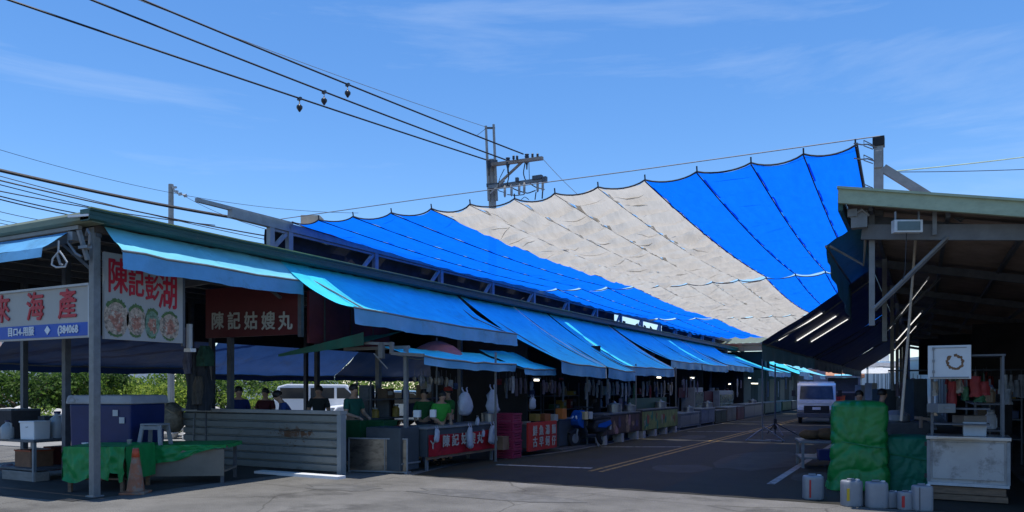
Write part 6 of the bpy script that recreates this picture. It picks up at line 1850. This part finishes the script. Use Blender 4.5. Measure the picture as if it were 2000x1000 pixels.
# dark rows of closed stalls that line the far part of the street
FARW = M('far_dark_wall', (.05, .05, .055), .8, 0, .5, .5)
for nm, x0, x1, s0, s1, h_, lb in (('stall_row', -13.0, -10.7, 52.6, 92, 3.4, 'far dark stall row behind the small far awnings on the left'), ('stall_row', 1.0, 5.0, 38.5, 88, 3.0, 'far dark stall row on the right, behind the small canopy stalls')):
    t = thing(nm, lb, 'stall row', ((x0 + x1) / 2, (s0 + s1) / 2, 0))
    MB().bbox((x0, s0, 0), (x1, s1, h_)).build('walls', FARW, t)
    MB().bbox((x0 - .3, s0 - .3, h_), (x1 + .3, s1 + .3, h_ + .15)).build('roof', RUST if x0 < 0 else FARW, t)
    xf = x1 if x0 < 0 else x0
    for k in range(8):
        s = lerp(s0 + 1, s1 - 3, k / 7)
        sg = 1 if x0 < 0 else -1
        MB().bbox((xf, s, .1), (xf + sg * .02, s + 2.4, 2.3)).build('shutter', M('far_shutter_' + 'abc'[k % 3], ((.12, .13, .14), (.06, .09, .12), (.15, .12, .1))[k % 3], .6), t)
# small things hung under the right roof
rnd = random.Random(99)
for x0, x1, y0, zz, ci, lb, n in ((1846, 1940, 722, 15.5, (5, 4, 3), 'dim coloured packet in the row hung deep behind the switch box', 12), (1950, 1998, 730, 14.5, (0, 1), 'pale packet in the row hung at the far right under the roof', 5), (1742, 1812, 735, 17, (1, 2, 6), 'dim packet in the row hung behind the leaning pole', 9)):
    for k in range(n):
        px = x0 + (k + rnd.uniform(.2, .8)) * (x1 - x0) / n
        H_, w_ = rnd.uniform(.2, .5), rnd.uniform(.06, .14)
        c = W(px, y0 + rnd.uniform(0, 14), zz) - Vector((0, 0, H_))
        t = thing('hanging_packet', lb, 'packet', c, 0, lb.replace('packet', 'packets', 1))
        q = MB()
        sd = px
        for sgn in (1, -1):
            q.grid(lambda u, v: Vector(((u - .5) * w_ * (.7 + .4 * v) + fold(u, v, sd, .02, 4), sgn * (.012 + .04 * math.sin(math.pi * u)), H_ * (1 - v))), 5, 6)
        q.build('packet', HG[rnd.choice(ci)], t, local=True, smooth=True)
        MB().tube([(0, 0, H_ * .96), (0, 0, H_ + .1)], .005, 4).build('hook', DSTEEL, t, local=True)
rl_ = MB().tube([W(1735, 724, 15.2), W(1999, 722, 15.2)], .018, 6).build('hanging_rail', DSTEEL)
tag(rl_, 'thin dark rail under the right roof that packets hang from', 'rail')
# dim goods filling the stalls: shelf racks at the back, each box and jar on them a thing
rnd = random.Random(2024)
GC = [('grey', (.14, .145, .15)), ('dark red', (.16, .02, .02)), ('tan', (.2, .13, .07)), ('dull blue', (.03, .05, .12)), ('white', (.4, .4, .4)), ('dark green', (.02, .07, .03)), ('brown', (.08, .05, .03)), ('yellow', (.3, .2, .04))]
def goods_rack(label, where, l, s0, s1, n, faces_street=True, top=1.75):
    t = thing('shelf_rack', label, 'shelf rack', (l, (s0 + s1) / 2, 0), group='goods racks in the stalls')
    for s in (s0, s1):
        for x in (l - .18, l + .18):
            MB().bbox((x - .015, s - .015, .05), (x + .015, s + .015, top)).build('upright', DSTEEL, t)
    hs = (.55, .95, 1.35)
    for h_ in hs:
        MB().bbox((l - .2, s0 - .02, h_ - .012), (l + .2, s1 + .02, h_ + .012)).build('shelf', DSTEEL, t)
    used = {}
    for k in range(n):
        ci = rnd.randrange(len(GC))
        cnm, col = GC[ci]
        h_ = hs[1 + k % 2]
        s = lerp(s0 + .15, s1 - .15, (k + .5) / n)
        jar = rnd.random() < .4
        nm = 'jar' if jar else 'box'
        lb = '%s %s on the %s shelf %s' % (cnm, nm, ('middle', 'top')[k % 2], where)
        used[lb] = used.get(lb, 0) + 1
        if used[lb] > 1:
            lb = '%s %s' % (('another', 'a third', 'a fourth')[min(2, used[lb] - 2)], lb)
        o = thing('goods_' + nm, lb, nm, (l + .04, s, h_ + .013), group='goods on the stall racks')
        mt = M('goods_tone_' + 'abcdefgh'[ci], col, .5, 0, .3, 6)
        if jar:
            r_ = rnd.uniform(.06, .1); hh = rnd.uniform(.16, .28)
            MB().lathe((0, 0, 0), [(r_ * .9, 0), (r_, .01), (r_, hh * .8), (r_ * .7, hh * .9), (r_ * .7, hh)], 12).build('body', mt, o, local=True)
            MB().lathe((0, 0, hh), [(r_ * .75, 0), (r_ * .75, .03)], 12).build('lid', STEEL, o, local=True)
        else:
            w_, hh = rnd.uniform(.16, .3), rnd.uniform(.12, .3)
            MB().box((0, 0, hh / 2), (.24, w_, hh)).build('body', mt, o, local=True, bevel=.006)
            MB().box((.122, 0, hh * .55), (.004, w_ * .6, hh * .4)).build('label', M('goods_label', (.3, .29, .26), .7), o, local=True)
for lb, wh, l, s0, s1, n in (('goods rack at the back of the red banner stall', 'behind the red banner counter', -10.2, 12.6, 15.4, 7), ('goods rack at the back of the maroon crate stall', 'behind the maroon crates', -9.9, 18.0, 20.0, 6), ('goods rack in the stall behind the blue scooter', 'behind the scooter', -9.6, 20.3, 22.1, 6), ('goods rack behind the food picture counter', 'behind the picture counter', -9.3, 22.6, 25.0, 7), ('goods rack behind the green banner counter', 'behind the green banner counter', -9.3, 25.3, 27.5, 6), ('goods rack deep in the cool box stall', 'behind the cool box', -9.5, 28.2, 31.5, 7), ('goods rack in the far lamp stall', 'in the far lamp stall', -9.4, 38, 43, 8), ('goods rack under the right roof behind the leaning pole', 'behind the leaning pole', .9, 13.6, 16.2, 8), ('goods rack deep under the right roof near the switch box', 'deep under the right roof', 1.6, 18.5, 23, 8)):
    goods_rack(lb, wh, l, s0, s1, n)
# far right row continuing after the right shed: small stalls with parasol roofs
tl_ = ['blue tarp roof stall beyond the truck on the right', 'white tarp roof stall beyond the truck on the right', 'farthest white roof stall, high above the head behind the tall green cover', 'small white roof stall left of the leaning pole, far off', 'grey tarp roof stall left of the leaning pole, far off', 'white roof stall behind the leaning pole, far off', 'tall dull blue roof stall far off, left of the leaning pole', 'pale roof stall far right past the dark shed']
for i, (px, z_, w_, h_, mt) in enumerate(((1655, 78, 2.4, 2.6, TB1), (1675, 74, 3.0, 3.2, HG[0]), (1690, 84, 3.4, 3.6, M('white_tarp', (.7, .7, .68), .6, transl=.3)), (1702, 60, 2.2, 2.7, M('white_tarp', (.7, .7, .68))), (1728, 56, 2.4, 3.1, HG[1]), (1746, 64, 2.6, 2.9, M('white_tarp', (.7, .7, .68))), (1716, 70, 2.0, 3.6, TBV), (1985, 48, 5.0, 3.3, M('white_tarp', (.7, .7, .68))))):
    c = W(px, 757, z_); c.z = 0
    t = thing('canopy_stall', tl_[i], 'market stall', c, R(5), group='small canopy stalls past the right shed')
    MB().grid(lambda u, v: Vector((lerp(-w_ / 2, w_ / 2, u), lerp(-1.2, 1.2, v), h_ + .35 * math.sin(math.pi * v) + .04 * noise.noise(Vector((u * 4, v * 4, i))))), 12, 10).build('roof_cloth', mt, t, local=True, smooth=True)
    for sx in (-1, 1):
        for sy in (-1, 1):
            MB().tube([(sx * w_ / 2 * .95, sy * 1.15, 0), (sx * w_ / 2 * .95, sy * 1.15, h_)], .03, 6).build('pole', GAL, t, local=True)
    MB().bbox((-w_ / 2 * .8, -1.0, 0), (w_ / 2 * .8, .2, .85)).build('counter', M('right_counter_tone_a', (.1, .1, .1)), t, local=True)
g = W(1646, 757, 46); g.z = 0
tf = thing('gantry_stall', 'grey steel framed kiosk with orange goods right of the truck', 'kiosk', g, R(4))
for sx in (-1, 1):
    MB().bbox((sx * .9 - .06, -.06, 0), (sx * .9 + .06, .06, 2.2)).build('post', STEEL, tf, local=True)
MB().bbox((-1.0, -.08, 2.2), (1.0, .5, 2.32)).build('lintel', M('pale_lintel', (.42, .42, .36), .6), tf, local=True)
MB().bbox((-.84, .6, .0), (.84, .65, 2.19)).build('back_panel', DGREY, tf, local=True)
MB().bbox((-.84, -.1, 1.28), (.84, .3, 1.36)).build('shelf', STEEL, tf, local=True)
MB().bbox((-.84, -.1, 0), (.84, .3, .8)).build('counter', OFFW, tf, local=True)
for px, mt, lb in ((1636, RED, 'red crate on the kiosk counter right of the truck'), (1645, M('bright_orange', (.65, .12, .02), .5), 'orange crate on the kiosk counter right of the truck')):
    p = W(px, 757, 45.6); crate(lb, (p.x, p.y, .81), .3, .3, .3, mt, R(4), 'crates on the far kiosk')

# ================================================================ PEOPLE
SKIN = M('skin', (.42, .25, .17), .6, 0, .08, 6)
HAIR = M('black_hair', (.012, .011, .011), .5, 0, .3, 20)
def skin_mesh(name, verts, edges, radii, sub=2):
    me = bpy.data.meshes.new(name)
    me.from_pydata(verts, edges, [])
    o = bpy.data.objects.new(name, me)
    C.objects.link(o)
    md = o.modifiers.new('skin', 'SKIN')
    md.use_smooth_shade = True
    if not me.skin_vertices:
        pass
    for i, r in enumerate(radii):
        sv = me.skin_vertices[0].data[i] if me.skin_vertices else None
        if sv is None: break
        sv.radius = (r, r) if not isinstance(r, tuple) else r
    if me.skin_vertices:
        me.skin_vertices[0].data[0].use_root = True
    sd = o.modifiers.new('sub', 'SUBSURF'); sd.levels = sub; sd.render_levels = sub
    dg = bpy.context.evaluated_depsgraph_get()
    out = bpy.data.meshes.new_from_object(o.evaluated_get(dg))
    bpy.data.objects.remove(o)
    return out
class Sk:
    def __init__(self): self.v, self.e, self.r = [], [], []
    def add(self, p, r, parent=None):
        self.v.append(tuple(p)); self.r.append(r)
        if parent is not None: self.e.append((parent, len(self.v) - 1))
        return len(self.v) - 1
    def mesh(self, name, sub=2): 
        me = bpy.data.meshes.new('t')
        return skin_mesh(name, self.v, self.e, self.r, sub)
def person(label, loc, rz, shirt, trousers=(.03, .03, .04), lean=0.0, arms='work', height=1.66, cap=None, seated=False, head_down=.0, apron=None):
    k = height / 1.7
    t = thing('person', label, 'person', loc, rz)
    V = Vector
    pel = V((0, 0, .50 if seated else .93)) * k
    def up(p):   # lean the trunk about the pelvis, facing -y
        q = V(p) - V((0, 0, .93))
        c_, s_ = math.cos(lean), math.sin(lean)
        q = V((q.x, q.y * c_ - q.z * s_, q.y * s_ + q.z * c_))
        return pel + q * k
    b = Sk()
    p0 = b.add(pel, .115 * k)
    sp = b.add(up((0, 0, 1.12)), .12 * k, p0)
    ch = b.add(up((0, 0, 1.33)), .13 * k, sp)
    nk = b.add(up((0, .0, 1.47)), .052 * k, ch)
    hd = V(up((0, -.01, 1.50)))
    hdir = V((0, -math.sin(lean + head_down), math.cos(lean + head_down)))
    fdir = V((0, -math.cos(lean + head_down), -math.sin(lean + head_down)))
    j = b.add(hd + hdir * .05 * k + fdir * .025 * k, .062 * k, nk)
    m1 = b.add(hd + hdir * .115 * k + fdir * .012 * k, .078 * k, j)
    m2 = b.add(hd + hdir * .185 * k, .066 * k, m1)
    ns = b.add(hd + hdir * .105 * k + fdir * .098 * k, .012 * k, m1)
    for sx in (-1, 1):
        b.add(hd + hdir * .11 * k + V((sx * .085 * k, 0, 0)) - fdir * .012 * k, .014 * k, m1)
    wrists = []
    for sx in (-1, 1):
        sh = b.add(up((sx * .17, 0, 1.38)), .062 * k, ch)
        if arms == 'work':
            el = up((sx * .24, -.05, 1.12)); wr = up((sx * .15, -.28, 1.06))
        elif arms == 'table':
            el = up((sx * .24, -.16, 1.14)); wr = up((sx * .08, -.34, 1.16))
        else:
            el = up((sx * .25, .02, 1.10)); wr = up((sx * .25, -.06, .86))
        e_ = b.add(el, .046 * k, sh)
        w_ = b.add(wr, .030 * k, e_)
        d = (V(wr) - V(el)).normalized()
        side = V((1, 0, 0)) if abs(d.x) < .8 else V((0, 0, 1))
        pa = b.add(V(wr) + d * .06 * k, (.034 * k, .022 * k), w_)
        for f_ in range(4):
            base = V(wr) + d * .085 * k + side * (f_ - 1.5) * .019 * k
            f1 = b.add(base, .010 * k, pa)
            L_ = (.062, .072, .068, .052)[f_]
            f2 = b.add(base + d * L_ * .55 * k + V((0, 0, -.012 * k)), .009 * k, f1)
            b.add(base + d * L_ * .9 * k + V((0, 0, -.035 * k)), .007 * k, f2)
        th = b.add(V(wr) + d * .035 * k - side * sx * .035 * k, .011 * k, pa)
        b.add(V(wr) + d * .07 * k - side * sx * .055 * k + V((0, 0, -.01)), .009 * k, th)
    legs = []
    for sx in (-1, 1):
        hp = b.add(pel + V((sx * .09, 0, -.04)) * k, .088 * k, p0)
        if seated:
            kn = pel + V((sx * .12, -.42, .0)) * k; an = V((sx * .12 * k, -.44 * k, .08))
        else:
            kn = V((sx * .105 * k, -.02 * k, .49 * k)); an = V((sx * .11 * k, .01, .08))
        kk = b.add(kn, .060 * k, hp)
        aa = b.add(an, .038 * k, kk)
        b.add(an + V((0, -.06, -.045)), .038 * k, aa)
        b.add(an + V((0, -.16, -.05)), .028 * k, len(b.v) - 1)
        legs.append((hp, kn, an))
    body = bpy.data.objects.new('body', b.mesh('body'))
    C.objects.link(body); body.parent = t; body.data.materials.append(SKIN)
    # shirt: trunk and upper arms
    s = Sk()
    q0 = s.add(pel + V((0, 0, .02)), .135 * k)
    q1 = s.add(up((0, 0, 1.12)), .140 * k, q0)
    q2 = s.add(up((0, 0, 1.33)), .150 * k, q1)
    s.add(up((0, 0, 1.42)), .075 * k, q2)
    for sx in (-1, 1):
        a1 = s.add(up((sx * .175, 0, 1.38)), .075 * k, q2)
        el = up((sx * .24, -.05, 1.14)) if arms == 'work' else up((sx * .24, -.14, 1.16)) if arms == 'table' else up((sx * .25, .02, 1.13))
        s.add(V(up((sx * .175, 0, 1.38))).lerp(V(el), .8), .062 * k, a1)
    so = bpy.data.objects.new('shirt', s.mesh('shirt')); C.objects.link(so); so.parent = t
    so.data.materials.append(M('shirt_' + '_'.join(str(int(c * 100)) for c in shirt), shirt, .85, 0, .2, 8))
    r = Sk()
    z0 = r.add(pel, .128 * k)
    for sx, (hp, kn, an) in zip((-1, 1), legs):
        h_ = r.add(pel + V((sx * .09, 0, -.05)) * k, .10 * k, z0)
        k_ = r.add(kn, .074 * k, h_)
        r.add(V(kn).lerp(V(an), .93), .056 * k, k_)
    to = bpy.data.objects.new('trousers', r.mesh('trousers')); C.objects.link(to); to.parent = t
    to.data.materials.append(M('trousers_' + '_'.join(str(int(c * 100)) for c in trousers), trousers, .85, 0, .2, 8))
    # shoes
    for sx, (hp, kn, an) in zip((-1, 1), legs):
        lump(MB(), an + V((0, -.07, -.035)), .06, 3 + sx, (.8, 2.1, .7), 12).build('shoe', BLACK, t, local=True, smooth=True)
    # hair shell, open over the face
    hc_ = hd + hdir * .135 * k
    vs, fs = [], []
    nn, rings = 16, 8
    for i in range(rings + 1):
        th = math.pi * .62 * i / rings
        for q in range(nn):
            ph = 2 * math.pi * q / nn
            rad = V((math.sin(th) * math.cos(ph), math.sin(th) * math.sin(ph), math.cos(th)))
            front = max(0, -rad.y)
            scl = .104 * k * (1 + .05 * noise.noise(rad * 5)) 
            low = 1 if not (front > .45 and th > math.pi * .36) else .86
            p = hc_ + V((1, 0, 0)) * rad.x * scl * .9 * low - fdir * rad.y * scl * 1.06 * low * (1 if rad.y > 0 else 1) + hdir * rad.z * scl * 1.0
            vs.append(p)
    for i in range(rings):
        for q in range(nn):
            fs.append((i * nn + q, i * nn + (q + 1) % nn, (i + 1) * nn + (q + 1) % nn, (i + 1) * nn + q))
    MB().add(vs, fs).build('hair', HAIR, t, local=True, smooth=True)
    for sx in (-1, 1):
        MB().lathe(hd + hdir * .125 * k + fdir * .078 * k + V((sx * .03 * k, 0, 0)), [(.003, -.006), (.009, 0), (.003, .006)], 8).build('eye', BLACK, t, local=True)
    MB().box(hd + hdir * .062 * k + fdir * .088 * k, (.045 * k, .01, .009)).build('mouth', M('lip', (.25, .09, .08), .6), t, local=True)
    if cap:
        cm = M('cap_red', cap, .8)
        MB().lathe(hc_ + hdir * .0, [(.112 * k, .01), (.11 * k, .05), (.085 * k, .09), (.03 * k, .112)], 16).build('cap', cm, t, local=True, smooth=True)
    if apron:
        MB().grid(lambda u, v: V((lerp(-.17, .17, u) * k, -.155 * k - .02 * math.sin(math.pi * u), lerp(.55, 1.3, v) * k)), 8, 8).build('apron', M('apron_cloth', apron, .85), t, local=True, smooth=True)
    return t
def ppl(label, px, z, rz, **kw):
    g = W(px, 757, z); g.z = 0.0 if g.y < 17.6 else .05
    return person(label, g, R(rz), **kw)
ppl('person in a dark blue top standing behind the left part of the metal wall', 466, 16.4, 60, shirt=(.01, .025, .12), height=1.6, arms='down')
ppl('person in a dark maroon top among the posts behind the metal wall', 519, 17.5, 20, shirt=(.07, .012, .018), height=1.56, arms='work')
ppl('black haired person in a dark blue shirt bending forward behind the metal wall', 570, 15.6, -40, shirt=(.015, .04, .16), lean=.42, height=1.58, arms='table', head_down=.1)
ppl('person in a dark shirt standing in front of the white van', 623, 17.0, 30, shirt=(.025, .03, .03), height=1.62, arms='work')
ppl('person in a teal green shirt standing at the right end of the metal wall', 690, 15.4, 80, shirt=(.012, .085, .06), height=1.64, arms='work')
ppl('person with black hair and green shirt behind the red banner counter', 829, 16.4, 20, shirt=(.015, .10, .025), height=1.55, arms='work')
ppl('person in a bright green shirt leaning at the red banner counter', 858, 16.0, 60, shirt=(.04, .30, .04), height=1.52, arms='work', lean=.2)
ppl('person in red cap behind the bright green shirt at the red banner counter', 876, 16.7, -30, shirt=(.03, .15, .03), height=1.58, arms='work', cap=(.30, .03, .02))
ppl('black haired person standing behind the tall green cover on the right', 1678, 15.5, 10, shirt=(.12, .10, .12), height=1.52, arms='down')
ppl('person in dark clothes standing in the shade right of the tall green cover', 1722, 15.0, 100, shirt=(.02, .02, .024), height=1.55, arms='work')
